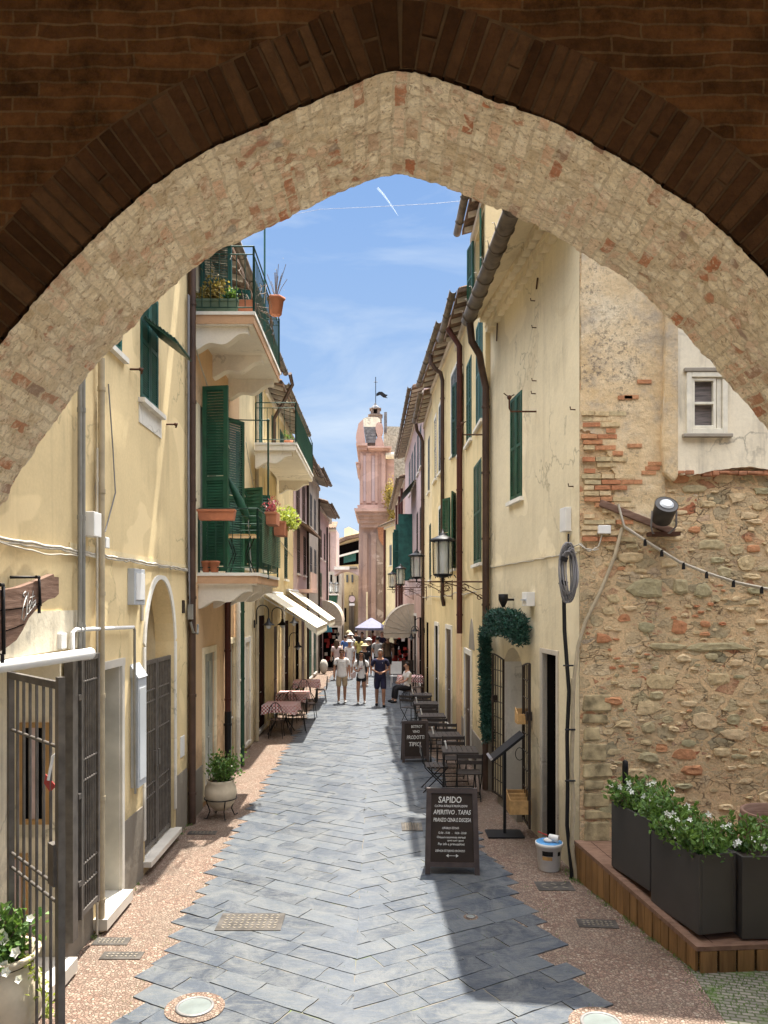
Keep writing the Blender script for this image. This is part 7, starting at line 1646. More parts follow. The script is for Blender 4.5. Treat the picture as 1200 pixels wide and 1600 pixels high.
# far umbrella
t_ = thing('market_umbrella', 'lilac grey square umbrella open at the far end of the lane', 'umbrella', P(580,1030,40)); ap = P(580,965,40); mb = MB(); ring = [P(px,980.5,40)+Vector((0,dy,0)) for px,dy in ((554.5,-.2),(575,-.9),(603,-.6),(606,.3),(590,1.0),(560,.8))]
mb.add([ap]+ring+[r_-Vector((0,0,.12)) for r_ in ring], [(0,1+i,1+(i+1)%6) for i in range(6)]+[(1+i,1+(i+1)%6,7+(i+1)%6,7+i) for i in range(6)]); mb.build('canopy', M['umb'], t_, recalc=False); mb = MB(); mb.tube([ap, Vector((ap.x,ap.y,0))], .03, 8); mb.build('pole', M['cable_w'], t_)
t_ = thing('market_umbrella', 'pale yellow umbrella edge just behind the hood awning', 'umbrella', P(603,1030,42)); ap = P(604,967,43); mb = MB(); ring = [P(px,979,43)+Vector((0,dy,0)) for px,dy in ((592,0),(604,-.6),(616,0),(604,.6))]; mb.add([ap]+ring, [(0,1+i,1+(i+1)%4) for i in range(4)]); mb.build('canopy', M['yellow_c'], t_, recalc=False); mb = MB(); mb.tube([ap, Vector((ap.x,ap.y,0))], .03, 6); mb.build('pole', M['cable_w'], t_)
# ============================================================ wall lamps
def goose(label, loc, dirx, first=None):
    t_ = thing('wall_lamp', label, 'wall lamp', loc, 0, 'black gooseneck wall lamps'); loc = Vector(loc); d = Vector((dirx,0,0)); Z = Vector((0,0,1)); mb = MB()
    mb.tube([loc+d*.01, loc+d*.06, loc+d*.06+Z*.30]+[loc+d*(.06+.14-.14*math.cos(a))+Z*(.30+.14*math.sin(a)) for a in [math.pi*i/8 for i in range(1,9)]]+[loc+d*.34+Z*.12], .014, 6); mb.cbox(loc+d*.012,(.024,.09,.18)); mb.build('arm', M['black'], t_)
    c0_ = loc+d*.34; mb = MB(); mb.lathe(c0_, [(.02,.14),(.035,.12),(.05,.05),(.14,-.02),(.145,-.03)], 16); mb.build('shade', M['black'], t_); mb = MB(); mb.ball(c0_-Z*.05, .065, 10); mb.build('globe', M['lens'], t_); return t_
for px,py,y,lab in ((400,975,17.9,'black gooseneck wall lamp left of the dark red doorway'),(425,975,20.5,'black gooseneck wall lamp right of the dark red doorway'),(448,972,23.3,'black gooseneck wall lamp under the nearer awning'),(455,1010,24.6,'small black gooseneck lamp low beside the second café doorway')):
    p = P(px,py,y); goose(lab, (-2.88,y,p.z), 1)
for px,py,y,lab in ((659,985,27.0,'black gooseneck wall lamp on the right beside the brown downpipe'),(650,996,30.0,'black gooseneck wall lamp on the right nearest the hood awning')):
    p = P(px,py,y); goose(lab, (1.66,y,p.z), -1)
# ============================================================ pots and plants
def foliage(parent_label, loc, n, rad, sz, mat='leaf', group=None, name='potted_plant', stems=6, cat='plant'):
    t_ = thing(name, parent_label, cat, loc, 0, group); mb = MB(); st = MB(); loc = Vector(loc)
    tips = [loc+Vector((random.gauss(0,rad[0]*.6),random.gauss(0,rad[1]*.6),random.uniform(.2,1.1)*rad[2])) for _ in range(stems)]
    for t in tips: st.tube([loc, loc.lerp(t,.5)+Vector((0,0,.03)), t], .005, 4)
    for i in range(n):
        t = random.choice(tips); c_ = loc.lerp(t, random.uniform(.3,1.05))+Vector((random.gauss(0,rad[0]*.28),random.gauss(0,rad[1]*.28),random.gauss(0,rad[2]*.16))); mb.leaf(c_, random.uniform(.6,1.1)*sz, up=.3, asp=.6)
    mb.build('leaves', M[mat], t_, recalc=False); st.build('stems', M['twig'], t_); return t_
random.seed(21)
g_ = Vector((-2.40,11.75,0)); pt_ = thing('clay_pot', 'round cream pot on a black iron stand by the left wall', 'pot', g_)
mb = MB(); mb.lathe(g_, [(0,.12),(.10,.12),(.20,.22),(.245,.36),(.235,.46),(.20,.54),(.215,.58),(.19,.58),(.17,.5)], 28); mb.build('bowl', M['pot_beige'], pt_)
mb = MB()
for a in (.5,2.1,3.7,5.2): mb.tube([g_+Vector((.235*math.cos(a),.235*math.sin(a),.30)), g_+Vector((.17*math.cos(a),.17*math.sin(a),.12)), g_+Vector((.22*math.cos(a),.22*math.sin(a),.01)), g_+Vector((.27*math.cos(a),.27*math.sin(a),.03))], .009, 6)
mb.tube([g_+Vector((.245*math.cos(t),.245*math.sin(t),.30)) for t in [2*math.pi*i/24 for i in range(24)]], .009, 5, closed=True); mb.build('stand', M['black'], pt_)
mb = MB(); mb.lathe(g_, [(0,.54),(.19,.54)], 16); mb.build('soil', M['soil'], pt_)
foliage('leafy green geranium filling the round cream pot', g_+Vector((0,0,.54)), 900, (.24,.24,.38), .07, stems=16)
g_ = Vector((-2.66,5.42,0)); pt_ = thing('clay_pot', 'large cream clay urn behind the barred gate at the lower left', 'pot', g_)
mb = MB(); mb.lathe(g_, [(0,.004),(.14,.004),(.16,.05),(.22,.22),(.275,.42),(.285,.52),(.27,.62),(.215,.72),(.215,.76),(.26,.80),(.265,.83),(.235,.83),(.20,.74)], 32); mb.build('urn', M['pot_beige'], pt_); mb = MB(); mb.lathe(g_, [(0,.76),(.23,.76)], 16); mb.build('soil', M['soil'], pt_)
fp_ = foliage('white flowering petunia spilling over the large cream urn', g_+Vector((0,0,.76)), 800, (.26,.24,.32), .08, stems=14)
for i in range(16):
    mb = MB(); c_ = g_+Vector((random.gauss(.06,.14),random.uniform(-.3,-.05),random.uniform(.72,1.1))); nrm = Vector((random.uniform(-.4,.4),-1,random.uniform(0,1))).normalized(); s1 = nrm.cross(Vector((0,0,1))).normalized(); s2 = nrm.cross(s1); r_ = random.uniform(.03,.045); mb.add([c_]+[c_+(s1*math.cos(2*math.pi*k_/10)+s2*math.sin(2*math.pi*k_/10))*r_*(1 if k_%2 else .72)+nrm*.02 for k_ in range(10)], [(0,1+k_,1+(k_+1)%10) for k_ in range(10)]); mb.build('flower', M['petal'], fp_, recalc=False)
mb = MB(); vine = [g_+Vector((.22,-.08,.80)), g_+Vector((.30,-.08,.68)), g_+Vector((.33,-.06,.5)), g_+Vector((.36,-.05,.38))]
mb.tube(vine, .004, 4)
for i in range(90): a = random.random()*2.99; k_ = int(a); c_ = vine[k_].lerp(vine[k_+1], a-k_)+Vector((random.gauss(0,.03),random.gauss(0,.03),random.gauss(0,.02))); mb.leaf(c_, .05)
mb.build('trailing_stem', M['leaf_y'], fp_, recalc=False)
# lower balcony: terracotta troughs on the rail, pots, hanging greenery
def trough(label, c_, sz, mat='terracotta', rz=0):
    t_ = thing('flower_box', label, 'flower box', c_, rz); mb = MB(); w_,d_,h_ = sz; t = .02
    vs = lambda k_,z: [(-w_/2*k_,-d_/2*k_,z),(w_/2*k_,-d_/2*k_,z),(w_/2*k_,d_/2*k_,z),(-w_/2*k_,d_/2*k_,z)]
    a = vs(.9,0); b = vs(1,h_); c2 = vs(.93,h_); d2 = vs(.85,h_*.85)
    mb.add(a+b+c2+d2, [(0,3,2,1)]+[(i,(i+1)%4,4+(i+1)%4,4+i) for i in range(4)]+[(4+i,4+(i+1)%4,8+(i+1)%4,8+i) for i in range(4)]+[(8+i,8+(i+1)%4,12+(i+1)%4,12+i) for i in range(4)]); mb.box((-w_/2-.01,-d_/2-.01,h_-.035),(w_/2+.01,-d_/2+.002,h_)); mb.build('box', M[mat], t_, world=False, recalc=False)
    mb = MB(); mb.add(vs(.86,h_*.88), [(0,1,2,3)]); mb.build('soil', M['soil'], t_, world=False); return t_
yb_ = 11.68; o_ = P(339,813,yb_-.12); trough('long terracotta flower box hung on the near rail of the lower balcony', (o_.x,o_.y,o_.z), (.56,.17,.16))
o_ = P(420,816,13.0); o2 = P(441,829,13.6)
trough('terracotta flower box on the street rail of the lower balcony', (-1.72,12.6,4.55), (.18,.45,.2)); trough('second terracotta flower box farther along the street rail of the lower balcony', (-1.70,13.5,4.45), (.2,.5,.24))
foliage('red leaved plant in the first street side flower box', (-1.72,12.6,4.73), 240, (.10,.24,.24), .05, 'leaf_red', stems=12)
foliage('bushy yellow green plant spilling from the farther flower box', (-1.62,13.8,4.62), 600, (.17,.36,.30), .08, 'leaf_y', stems=14)
for i,(px,w_) in enumerate(((322,.13),(335,.15))):
    o_ = P(px,893,12.0); t_ = thing('small_pot', ['leftmost small terracotta pot on the lower balcony floor','second small terracotta pot on the lower balcony floor'][i], 'pot', (o_.x,12.0,3.755), 0, 'small pots on the lower balcony floor'); mb = MB(); mb.lathe((o_.x,12.0,3.755), [(0,.003),(w_*.38,.003),(w_*.55,.15),(w_*.6,.15),(w_*.6,.18),(w_*.5,.18),(w_*.45,.12)], 16); mb.build('pot', M['terracotta'], t_)
# upper balcony
trough('green planter box on the top balcony', (-2.44,11.72,7.665), (.66,.2,.22), 'pot_green'); foliage('yellowing shrub in the green planter on the top balcony', (-2.5,11.72,7.86), 420, (.26,.14,.36), .08, 'leaf_dry', stems=12); foliage('low succulent at the right end of the green planter', (-2.22,11.70,7.86), 160, (.10,.08,.16), .07, stems=8)
o_ = (-2.02,11.85,7.665); t_ = thing('square_pot', 'square terracotta pot at the corner of the top balcony', 'pot', o_); mb = MB(); mb.add([(o_[0]-.11,o_[1]-.11,o_[2]),(o_[0]+.11,o_[1]-.11,o_[2]),(o_[0]+.11,o_[1]+.11,o_[2]),(o_[0]-.11,o_[1]+.11,o_[2]),(o_[0]-.14,o_[1]-.14,o_[2]+.24),(o_[0]+.14,o_[1]-.14,o_[2]+.24),(o_[0]+.14,o_[1]+.14,o_[2]+.24),(o_[0]-.14,o_[1]+.14,o_[2]+.24)], [(0,3,2,1),(4,5,6,7),(0,1,5,4),(1,2,6,5),(2,3,7,6),(3,0,4,7)]); mb.build('pot', M['terracotta'], t_)
t_ = thing('dry_vine', 'bare pale vine stems tangled in the top balcony railing', 'plant', (-1.9,11.9,7.9)); mb = MB()
for i in range(16):
    p = Vector((-1.95,11.85,7.9)); pts_ = [p]; d = Vector((random.uniform(-.3,.5),random.uniform(0,1.2),random.uniform(-.2,1))).normalized()
    for k_ in range(9): d = (d+Vector((random.uniform(-.5,.5),random.uniform(-.5,.5),random.uniform(-.6,.4)))).normalized(); p = p+d*.13; p.x = max(-2.2,min(-1.70,p.x)); p.z = max(7.6,p.z); pts_.append(p)
    mb.tube(pts_, .005, 4)
mb.build('stems', M['twig'], t_)
ob_ = thing('flower_box', 'dark red hexagonal flower box hung outside the top balcony rail', 'flower box', (-1.66,12.9,7.9)); c_ = P(431,478,13.3); mb = MB(); mb.lathe((c_.x,c_.y,c_.z), [(0,-.16),(.10,-.16),(.14,.10),(.165,.10),(.165,.14),(.13,.14),(.12,.05)], 6); mb.build('box', M['terracotta'], ob_)
foliage('thin dry twigs standing in the red hexagonal flower box', c_+Vector((0,0,.1)), 40, (.16,.16,.55), .02, 'leaf_dry', stems=14)
# far balcony pots
for i,(y,) in enumerate(((18.1,),(19.2,))):
    t_ = thing('small_pot', ['small terracotta pot near the near end of the far balcony','small terracotta pot midway along the far balcony'][i], 'pot', (-2.1,y,6.925), 0, 'small pots on the far balcony'); mb = MB(); mb.lathe((-2.1,y,6.925), [(0,.003),(.08,.003),(.11,.18),(.09,.18),(.08,.1)], 14); mb.build('pot', M['terracotta'], t_); foliage(['small green plant in the nearer pot of the far balcony','small green plant in the farther pot of the far balcony'][i], (-2.1,y,7.1), 90, (.1,.1,.2), .06)
# white rounded stone by the shops, red goods, hanging blue cloth
t_ = thing('white_boulder', 'rounded pale stone block standing at the left side near the shops', 'stone', P(506,1051,35)); c_ = P(506,1051,35); c_.z = 0; mb = MB(); mb.ball((c_.x,c_.y,.33), (.19,.18,.34), 12, 0, .05); mb.build('stone', M['white'], t_)
t_ = thing('goods_rack', 'shop rack with red goods beside the left doorway', 'rack', (-2.35,39,0)); mb = MB(); mb.box((-2.75,38.6,0),(-2.0,38.7,2.0)); mb.build('frame', M['dark'], t_); 
random.seed(4)
for i in range(26): mb = MB(); x = -2.7+.7*random.random(); z = .2+1.7*random.random(); mb.box((x,38.5,z),(x+.14,38.59,z+.16)); mb.build('goods', M['redcloth'] if random.random() < .75 else M['cream_c'], t_)
t_ = thing('hanging_bag', 'blue cloth bag hanging from the farther awning', 'bag', P(513,985,30)); c_ = P(513,984,30); mb = MB(); mb.prism([c_+Vector(v) for v in ((-.16,0,-.10),(.16,0,-.10),(.12,0,.08),(.03,0,.20),(-.03,0,.20),(-.12,0,.08))], (0,.06,0)); mb.build('bag', M['bluecloth'], t_, bevel=.02)
t_ = thing('goods_rack', 'shop rack with red goods and pale boxes under the tan hood awning', 'rack', (1.2,38,0)); mb = MB(); mb.box((.85,38,0),(1.5,38.08,1.9)); mb.build('frame', M['dark'], t_)
for i in range(22): mb = MB(); x = .85+.5*random.random(); z = .15+1.5*random.random(); mb.box((x,37.9,z),(x+.16,37.99,z+.15)); mb.build('goods', M['redcloth'] if random.random() < .6 else M['white_c'], t_)
t_ = thing('menu_board', 'dark standing board between the lane and the seated person', 'board', P(637,1100,27.6)); c_ = P(637,1060,28.2); mb = MB(); mb.box((c_.x-.22,28.2,.55),(c_.x+.22,28.24,1.15)); mb.box((c_.x-.02,28.2,0),(c_.x+.02,28.24,.55)); mb.build('board', M['chalkboard'], t_)
for i,(x,y) in enumerate(((.72,29.5),(.80,31.2))):
    t_ = thing('white_chair', ['nearer white chair on the right before the hood awning','farther white chair on the right before the hood awning'][i], 'chair', (x,y,0), 0, 'white chairs by the hood awning'); mb = MB(); mb.box((x-.22,y-.22,.43),(x+.22,y+.22,.46)); mb.build('seat', M['plastic_w'], t_); mb = MB(); mb.box((x-.22,y+.2,.5),(x+.22,y+.23,.85)); mb.build('backrest', M['plastic_w'], t_)
    for a in (-1,1):
        for b in (-1,1): mb = MB(); mb.tube([(x+a*.2,y+b*.2,.43),(x+a*.21,y+b*.23,.005)], .014, 6); mb.build('leg', M['plastic_w'], t_)

# weeds and dirt in the joints and along the wall feet
random.seed(33)
mb = MB()
def tuft(x, y, z, n, sz, sp):
    for _ in range(n): mb.leaf((x+random.gauss(0,sp), y+random.gauss(0,sp), z), random.uniform(.5,1)*sz, up=1.4, asp=.22)
for _ in range(60):
    t = random.random(); a_ = A.lerp(B, t); tuft(a_.x-.05, a_.y-.03, .004, 8, .035, .03)
for _ in range(150): tuft(random.uniform(2.7,3.9), random.uniform(6.1,6.8), .006, 7, .03, .035)
for _ in range(14): tuft(-2.78, random.uniform(6.6,11.3), .004, 9, .05, .025)
for _ in range(10): tuft(random.choice((2.30,2.35)), random.uniform(9.0,9.4), .004, 9, .05, .03)
for _ in range(90): tuft(random.uniform(-1.7,1.4), random.uniform(6.1,10.5), .012, 3, .018, .012)
for _ in range(40): tuft(random.choice((-2.02,1.75))+random.uniform(-.06,.06), random.uniform(6.1,9), .008, 4, .022, .02)
tag(mb.build('weeds', M['leaf'], None, recalc=False), 'small green weeds growing in the paving joints and along the wall feet', 'weeds', kind='stuff')
# ============================================================ people
def skin_mesh(name, nodes, edges, root=0, sub=2):
    """nodes = [(co, rx, ry)]"""
    me = bpy.data.meshes.new(name); me.from_pydata([tuple(n_[0]) for n_ in nodes], edges, []); o = bpy.data.objects.new(name, me); COL.objects.link(o)
    md = o.modifiers.new('skin', 'SKIN'); md.use_smooth_shade = True
    for i, n_ in enumerate(nodes):
        sv = me.skin_vertices[0].data[i]; sv.radius = (n_[1], n_[2]); sv.use_root = (i == root)
    s_ = o.modifiers.new('sub', 'SUBSURF'); s_.levels = sub; s_.render_levels = sub
    dg = bpy.context.evaluated_depsgraph_get(); dg.update(); m2 = bpy.data.meshes.new_from_object(o.evaluated_get(dg)); m2.name = name
    bpy.data.objects.remove(o); return m2
def mk(me, name, mat, parent):
    me.materials.clear(); me.materials.append(M[mat]); o = bpy.data.objects.new(name, me); COL.objects.link(o); o.parent = parent
    for p in me.polygons: p.use_smooth = True
    return o
def addmesh(me, mb):
    bm = bmesh.new(); bm.from_mesh(me); off = len(bm.verts); vs = [bm.verts.new(v) for v in mb.v]
    for f in mb.f:
        try: fc_ = bm.faces.new([vs[i] for i in f]); fc_.smooth = True
        except Exception: pass
    bm.to_mesh(me); bm.free()
def person(label, loc, rz, h=1.75, top='white_c', bottom='khaki', bl='short', skin='skin', hair='hair', hl='short', hat=None, step=.14, arms='down', girl=False, shoes='shoe_w', glasses=False, build=1.0, sit=False, bare_top=False, dress=False, extra=None):
    s = h/1.75; t_ = thing('person', label, 'person', loc, rz); V = lambda x,y,z: Vector((x*s, y*s, z*s)); w = build; g = .90 if girl else 1.0
    hipz = .93 if not sit else .50
    dz = hipz-.93
    def Z(x,y,z): return V(x,y,z+dz)
    N = []; E = []
    def nd(p, rx, ry=None): N.append((p, rx*s, (ry or rx)*s)); return len(N)-1
    pel = nd(Z(0,0,.95), .150*w*g, .105*w); wa = nd(Z(0,.0,1.10), .128*w*g*(.92 if girl else 1), .095*w); chs_ = nd(Z(0,0,1.28), .155*w*g, .105*w); sh_ = nd(Z(0,.005,1.42), .115*w*g, .075*w); nk = nd(Z(0,-.005,1.50), .052,.052); hd0 = nd(Z(0,-.02,1.57), .062,.070); hd1 = nd(Z(0,-.022,1.64), .076,.090); hd2 = nd(Z(0,-.012,1.71), .062,.075)
    E += [(pel,wa),(wa,chs_),(chs_,sh_),(sh_,nk),(nk,hd0),(hd0,hd1),(hd1,hd2)]
    armpts = []
    for sd in (-1,1):
        if arms == 'down': a = [(sd*.185*g*w,0,1.41),(sd*.245*w*g,.02+sd*.03,1.14),(sd*.25*w*g,-.05+sd*.05,.92),(sd*.25*w*g,-.07+sd*.05,.85)]
        elif arms == 'front': a = [(sd*.19*w,0,1.41),(sd*.27*w,.02,1.15),(sd*.10,-.20,1.07),(sd*.03,-.23,1.05)]
        elif arms == 'bag': a = [(sd*.175,0,1.40),(sd*.235,.0,1.15),(sd*.13 if sd < 0 else .20,-.17,1.09 if sd < 0 else 1.0),(sd*.07 if sd < 0 else .21,-.20,1.13 if sd < 0 else .93)]
        else: a = [(sd*.18,0,1.40),(sd*.22,-.10,1.18),(sd*.12,-.30,1.10),(sd*.08,-.36,1.09)]
        rr = [.048,.038,.026,.028]; idx = [nd(Z(*p), r_*(.9 if girl else 1)) for p, r_ in zip(a, rr)]
        E += [(sh_,idx[0]),(idx[0],idx[1]),(idx[1],idx[2]),(idx[2],idx[3])]; armpts.append([Z(*p) for p in a])
    legpts = []
    for sd in (-1,1):
        st = step*sd
        if sit: a = [(sd*.10,0,.92-.0),(sd*.12,-.42,.50+.43-.93+.93-.0),(sd*.13,-.46,.09-dz),(sd*.13,-.58,.035-dz)]; a[1] = (sd*.12,-.42,.93)
        else: a = [(sd*.092*g,0,.90),(sd*.10,-.04+st*.9,.50),(sd*.10,.05+st*1.5,.09),(sd*.115,-.10+st*1.5,.035)]
        rr = [(.088,.092),(.058,.060),(.036,.038),(.036,.028)]; idx = [nd(Z(*p), r_[0]*(w*.5+.5), r_[1]*(w*.5+.5)) for p, r_ in zip(a, rr)]; cf = nd(Z(*[(a[1][k_]*.6+a[2][k_]*.4)+(.018 if k_ == 1 else 0) for k_ in range(3)]), .056)
        E += [(pel,idx[0]),(idx[0],idx[1]),(idx[1],cf),(cf,idx[2]),(idx[2],idx[3])]; legpts.append([Z(*p) for p in a])
    body = skin_mesh('body', N, E); mb = MB()
    for k_,ap_ in enumerate(armpts):       # five bent fingers on each hand
        wr_, hn = ap_[2], ap_[3]; d = (hn-wr_).normalized(); sdv = Vector((0,1,0)) if arms == 'down' else Vector((0,0,1)); inn = d.cross(sdv).normalized()*(1 if k_ else -1)
        for f_ in range(4): b0 = hn+sdv*(f_-1.5)*.018*s; ln = (.070,.080,.076,.060)[f_]*s; mb.tube([b0, b0+d*ln*.5, b0+d*ln*.85+inn*ln*.3], [.0085*s,.008*s,.006*s], 6)
        tb_ = wr_.lerp(hn,.6)-sdv*.026*s; mb.tube([tb_, tb_+d*.03*s-sdv*.016*s, tb_+d*.058*s-sdv*.014*s], [.010*s,.009*s,.007*s], 6)
    hc = Z(0,-.025,1.645)
    mb.ball(hc+V(0,-.092,-.012), (.012*s,.020*s,.020*s), 8)
    for sd in (-1,1): mb.ball(hc+V(sd*.076,.01,-.005), (.010*s,.020*s,.028*s), 8)
    addmesh(body, mb); bo = mk(body, 'body', skin, t_)
    mb = MB()
    for sd in (-1,1): mb.ball(hc+V(sd*.030,-.084,.008), (.010*s,.006*s,.006*s), 6)
    mb.build('eyes', M['hair'], t_, world=False); mb = MB(); mb.ball(hc+V(0,-.088,-.045), (.022*s,.006*s,.006*s), 8); mb.build('mouth', M['redcloth'], t_, world=False)
    # shirt
    N2 = []; E2 = []
    def n2(p, rx, ry): N2.append((p, rx*s, ry*s)); return len(N2)-1
    lo0 = n2(Z(0,0,.82), .215*w*g, .165*w); lo = n2(Z(0,0,.93), .182*w*g, .140*w); E2.append((lo0,lo)); m_ = n2(Z(0,0,1.10), .160*w*g, .122*w); c_ = n2(Z(0,0,1.28), .178*w*g, .126*w); u_ = n2(Z(0,.004,1.41), .140*w*g, .090*w); cl = n2(Z(0,0,1.475), .074, .068); E2 += [(lo,m_),(m_,c_),(c_,u_),(u_,cl)]
    for ap_ in armpts:
        q0 = n2(ap_[0], .066,.066); q1 = n2(ap_[0].lerp(ap_[1],.72 if not bare_top else .2), .062,.062); E2 += [(u_,q0),(q0,q1)]
    mk(skin_mesh('shirt', N2, E2), 'shirt', top, t_)
    # bottoms
    N3 = []; E3 = []
    def n3(p, rx, ry): N3.append((p, rx*s, ry*s)); return len(N3)-1
    t0 = n3(Z(0,0,1.10), .140*w*g, .105*w); p0_ = n3(Z(0,0,.93), .168*w*g, .128*w); E3.append((t0,p0_))
    if dress:
        q = n3(Z(0,0,.70), .18, .14); q2 = n3(Z(0,0,.50), .20,.16); E3 += [(p0_,q),(q,q2)]
    else:
        for lp_ in legpts:
            q0 = n3(lp_[0]-V(0,0,.02), .110*w,.112*w); E3.append((p0_,q0))
            if bl == 'mini': q1 = n3(lp_[0].lerp(lp_[1],.50), .098,.100); E3.append((q0,q1))
            elif bl == 'short': q1 = n3(lp_[0].lerp(lp_[1],.98), .085*w,.088*w); E3.append((q0,q1))
            else: q1 = n3(lp_[1], .082,.082); q2 = n3(lp_[2]+V(0,0,.03), .064,.066); E3 += [(q0,q1),(q1,q2)]
    mk(skin_mesh('dress' if dress else ('trousers' if bl == 'long' else 'shorts'), N3, E3, 1), 'skirt' if dress else ('trousers' if bl == 'long' else 'shorts'), bottom, t_)
    for lp_ in legpts:
        an, to = lp_[2], lp_[3]; d = Vector((to.x-an.x, to.y-an.y, 0)).normalized(); mb = MB(); base = an.z-.085*s
        sole = Vector((an.x,an.y,base+.03*s)); mb.ball(sole+d*.065*s+Vector((0,0,.012*s)), (.047*s,.125*s,.045*s), 12); mb.build('shoe', M[shoes], t_, world=False)
    # hair
    hb = MB(); hb.ball(hc+V(0,.012,.030), (.086*s,.103*s,.092*s), 14)
    for i in range(len(hb.v)):      # keep the face free
        x,y,z = hb.v[i]
        if y < hc.y-.035*s and z < hc.z+.055*s: hb.v[i] = (x*.8, y+.055*s, z)
        if z < hc.z-.03*s: hb.v[i] = (hb.v[i][0]*.85, hb.v[i][1]*.9+.01*s, max(z, hc.z-.055*s))
    if hl == 'long':
        for sd in (-1,1): hb.tube([hc+V(sd*.06,.02,.05), hc+V(sd*.085,-.01,-.06), hc+V(sd*.10,-.075,-.20), hc+V(sd*.095,-.11,-.36)], [.03*s,.036*s,.036*s,.012*s], 8)
        hb.tube([hc+V(0,.07,.04), hc+V(0,.09,-.10), hc+V(0,.10,-.30)], [.05*s,.075*s,.04*s], 8)
    if hl != 'bald': hb.build('hair', M[hair], t_, world=False, recalc=True)
    if glasses:
        mb = MB()
        for sd in (-1,1): mb.ball(hc+V(sd*.030,-.094,.010), (.024*s,.006*s,.017*s), 10)
        mb.tube([hc+V(-.078,-.02,.012), hc+V(-.06,-.09,.014), hc+V(.06,-.09,.014), hc+V(.078,-.02,.012)], .004*s, 5); mb.build('sunglasses', M['black'], t_, world=False)
    if hat:
        mb = MB(); mb.lathe(hc+V(0,0,.055), [(.17*s,-.012*s),(.165*s,-.004*s),(.098*s,.012*s),(.094*s,.05*s),(.07*s,.085*s),(0,.092*s)], 18); mb.build('hat', M[hat], t_, world=False)
    if extra: extra(t_, s, Z, V, hc)
    return t_
def tote(t_, s, Z, V, hc):
    mb = MB(); mb.prism([Z(-.16,-.14,1.10),Z(-.34,-.12,1.02),Z(-.30,-.12,.84),Z(-.18,-.13,.90)], V(0,.06,0)); mb.build('handbag', M['pinky'], t_, world=False); mb = MB(); mb.tube([Z(.12,-.02,1.46),Z(0,-.12,1.26),Z(-.2,-.12,1.06)], .008, 5); mb.build('bag_strap', M['pinky'], t_, world=False)
    mb = MB(); mb.tube([Z(-.05,-.125,1.20),Z(0,-.128,1.19),Z(.05,-.125,1.20)], .012, 5); mb.build('shirt_print', M['red_c'], t_, world=False)
    mb = MB(); mb.obox(Z(.19,-.16,.72), V(.012,0,0), V(0,.12,0), V(0,0,.2)); mb.build('paper_bag', M['white_c'], t_, world=False)
def chestline(t_, s, Z, V, hc):
    mb = MB(); mb.tube([Z(-.07,-.128,1.33),Z(0,-.132,1.332),Z(.07,-.128,1.33)], .006, 4); mb.build('shirt_print', M['grey_c'], t_, world=False)
def polo(t_, s, Z, V, hc):
    mb = MB(); mb.ball(Z(.07,-.122,1.34), (.007,.004,.012), 6); mb.build('shirt_emblem', M['plastic_w'], t_, world=False)
    for sd in (-1,1):
        mb = MB(); mb.tube([Z(sd*.10,.0,.20),Z(sd*.10,.0,.11)], .044*s, 8)
def gp(px, pyfoot): g_ = G(px,pyfoot); return (g_.x, g_.y, 0)
random.seed(9)
person('man in a white T-shirt and khaki shorts with sunglasses walking toward the viewer', gp(534,1099), R(4), 1.76, 'white_c', 'khaki', 'short', 'skin_tan', 'hair_b', glasses=True, step=.04, extra=chestline)
person('woman with long dark hair in a white top and short black shorts carrying a bag', gp(564.5,1100), R(-3), 1.70, 'white_c', 'black_c', 'mini', 'skin_tan', 'hair', 'long', glasses=True, arms='bag', girl=True, step=.05, build=.95, extra=tote)
person('man in a dark navy polo shirt and navy knee shorts, hands joined in front', gp(594,1104), R(2), 1.80, 'navy', 'navy', 'short', 'skin_tan', 'hair_g', 'short', arms='front', shoes='black', step=-.12, build=1.06, extra=polo)
def pf(px, pyhead, h): d = (CAMZ-h*.975)*F/(pyhead+1-CY) if pyhead > CY else 40; return ((px-CX)/F*d, d, 0)
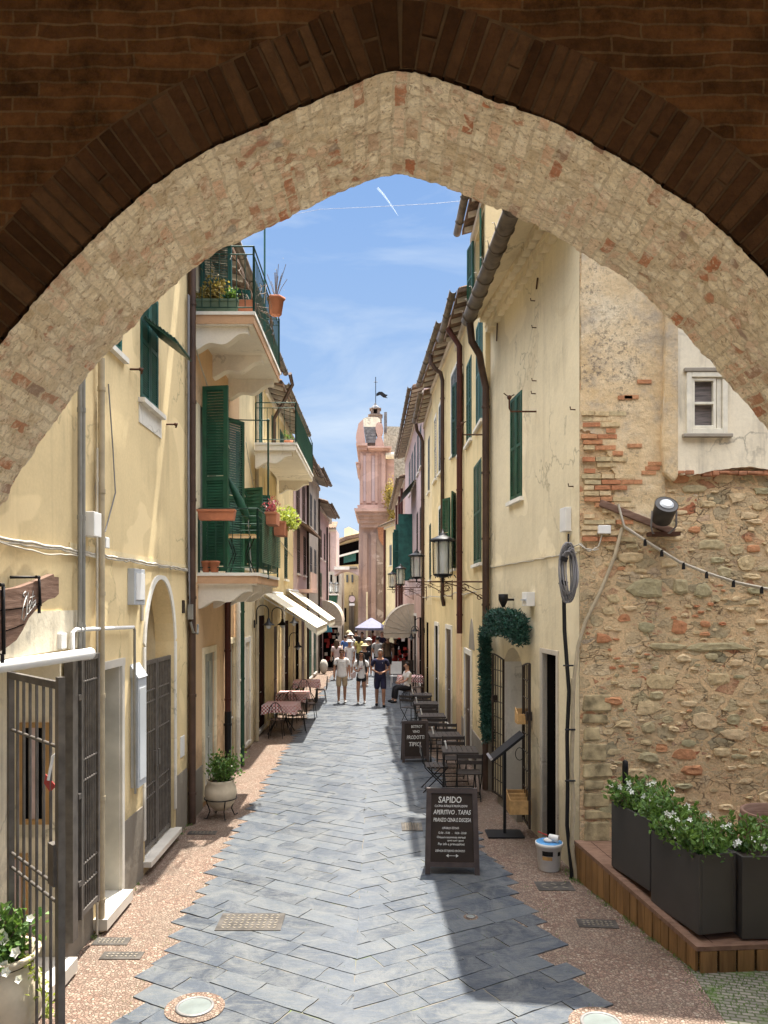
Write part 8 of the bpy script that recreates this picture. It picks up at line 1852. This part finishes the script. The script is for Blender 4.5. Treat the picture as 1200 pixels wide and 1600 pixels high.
crowd = [
 ('person in a loose white beach dress and white hat walking behind the trio', 546, 1001, 1.66, dict(top='white_c', bottom='white_c', dress=True, hat='white_c', girl=True), 10),
 ('person seen from behind in a pinkish white T-shirt and dark shorts at the left', 526, 1000, 1.70, dict(top='pinky', bottom='black_c', hl='long', hair='hair_b', girl=True), 180),
 ('person in black wearing a pale straw sun hat behind the dark haired woman', 570, 1007, 1.64, dict(top='black_c', bottom='black_c', hat='straw', girl=True), 0),
 ('person in black with a white brimmed hat in the middle of the crowd', 576, 998, 1.66, dict(top='black_c', bottom='navy', hat='white_c'), 175),
 ('person from behind in a grey T-shirt with a dark shoulder strap', 590, 995, 1.76, dict(top='grey_c', bottom='black_c'), 180),
 ('person from behind in a brown T-shirt and black shorts beside the hood awning', 606, 994, 1.80, dict(top='brown_c', bottom='black_c'), 182),
 ('person in pale clothes and white cap at the centre of the lane', 548, 990, 1.70, dict(top='white_c', bottom='white_c', hat='white_c'), 185),
 ('person with a blue top partly hidden behind the white dress', 540, 993, 1.66, dict(top='blue_c', bottom='blue_c'), 170),
 ('person in a cream shirt and hat farther along the lane', 545, 986, 1.74, dict(top='cream_c', bottom='khaki', hat='straw'), 5),
 ('dark dressed person left of the umbrella pole', 556, 985, 1.76, dict(top='black_c', bottom='navy', bl='long'), 180),
 ('person in a grey shirt under the lilac umbrella', 566, 988, 1.68, dict(top='grey_c', bottom='khaki'), 0),
 ('person in a reddish top under the lilac umbrella', 582, 985, 1.78, dict(top='red_c', bottom='black_c'), 180),
 ('person in a yellow top carrying something pale in the crowd', 561, 994, 1.62, dict(top='yellow_c', bottom='black_c', girl=True, hl='long'), 178),
 ('person in navy near the right side of the umbrella', 597, 987, 1.70, dict(top='navy', bottom='black_c'), 0),
 ('person with pale hair at the left edge by the shop rack', 519, 992, 1.62, dict(top='cream_c', bottom='grey_c', hair='hair_g'), 90),
 ('person in dark top and pale hat by the red goods under the hood awning', 617, 997, 1.60, dict(top='black_c', bottom='redcloth', dress=True, hat='straw', girl=True), 40)]
for lab, px, py, h, kw, rz in crowd: person(lab, pf(px,py,h), R(rz), h, step=random.uniform(-.12,.12), **kw)
person('seated person in a white shirt and long black trousers at the right checked table', (.98,25.2,0), R(-72), 1.74, 'white_c', 'black_c', 'long', 'skin', 'hair', sit=True, arms='fwd', shoes='black')
t_ = thing('stool', 'dark stool under the seated person on the right', 'stool', (.98,25.2,0)); mb = MB(); mb.lathe((.98,25.2,0), [(0,.40),(.18,.40),(.18,.37),(0,.37)], 14); mb.build('seat', M['door_wood'], t_)
for a in (0.4,2.0,3.6,5.1): mb = MB(); mb.tube([(.98+.12*math.cos(a),25.2+.12*math.sin(a),.37),(.98+.18*math.cos(a),25.2+.18*math.sin(a),.005)], .012, 6); mb.build('leg', M['black'], t_)
# remaining unlabelled protos were moved into place above; every copy has its own label
# contrail high in the sky
k = NT('contrail vapour', 1); k.col((.9,.9,.9)); k.b.inputs['Alpha'].default_value = .35; M['vapour'] = k.m
t_ = MB(); t_.tube([P(590,294,1500), P(600,305,1500), P(612,322,1500), P(622,337,1500)], [2.0,1.6,1.1,.4], 10); tag(t_.build('contrail', M['vapour'], None), kind='structure')
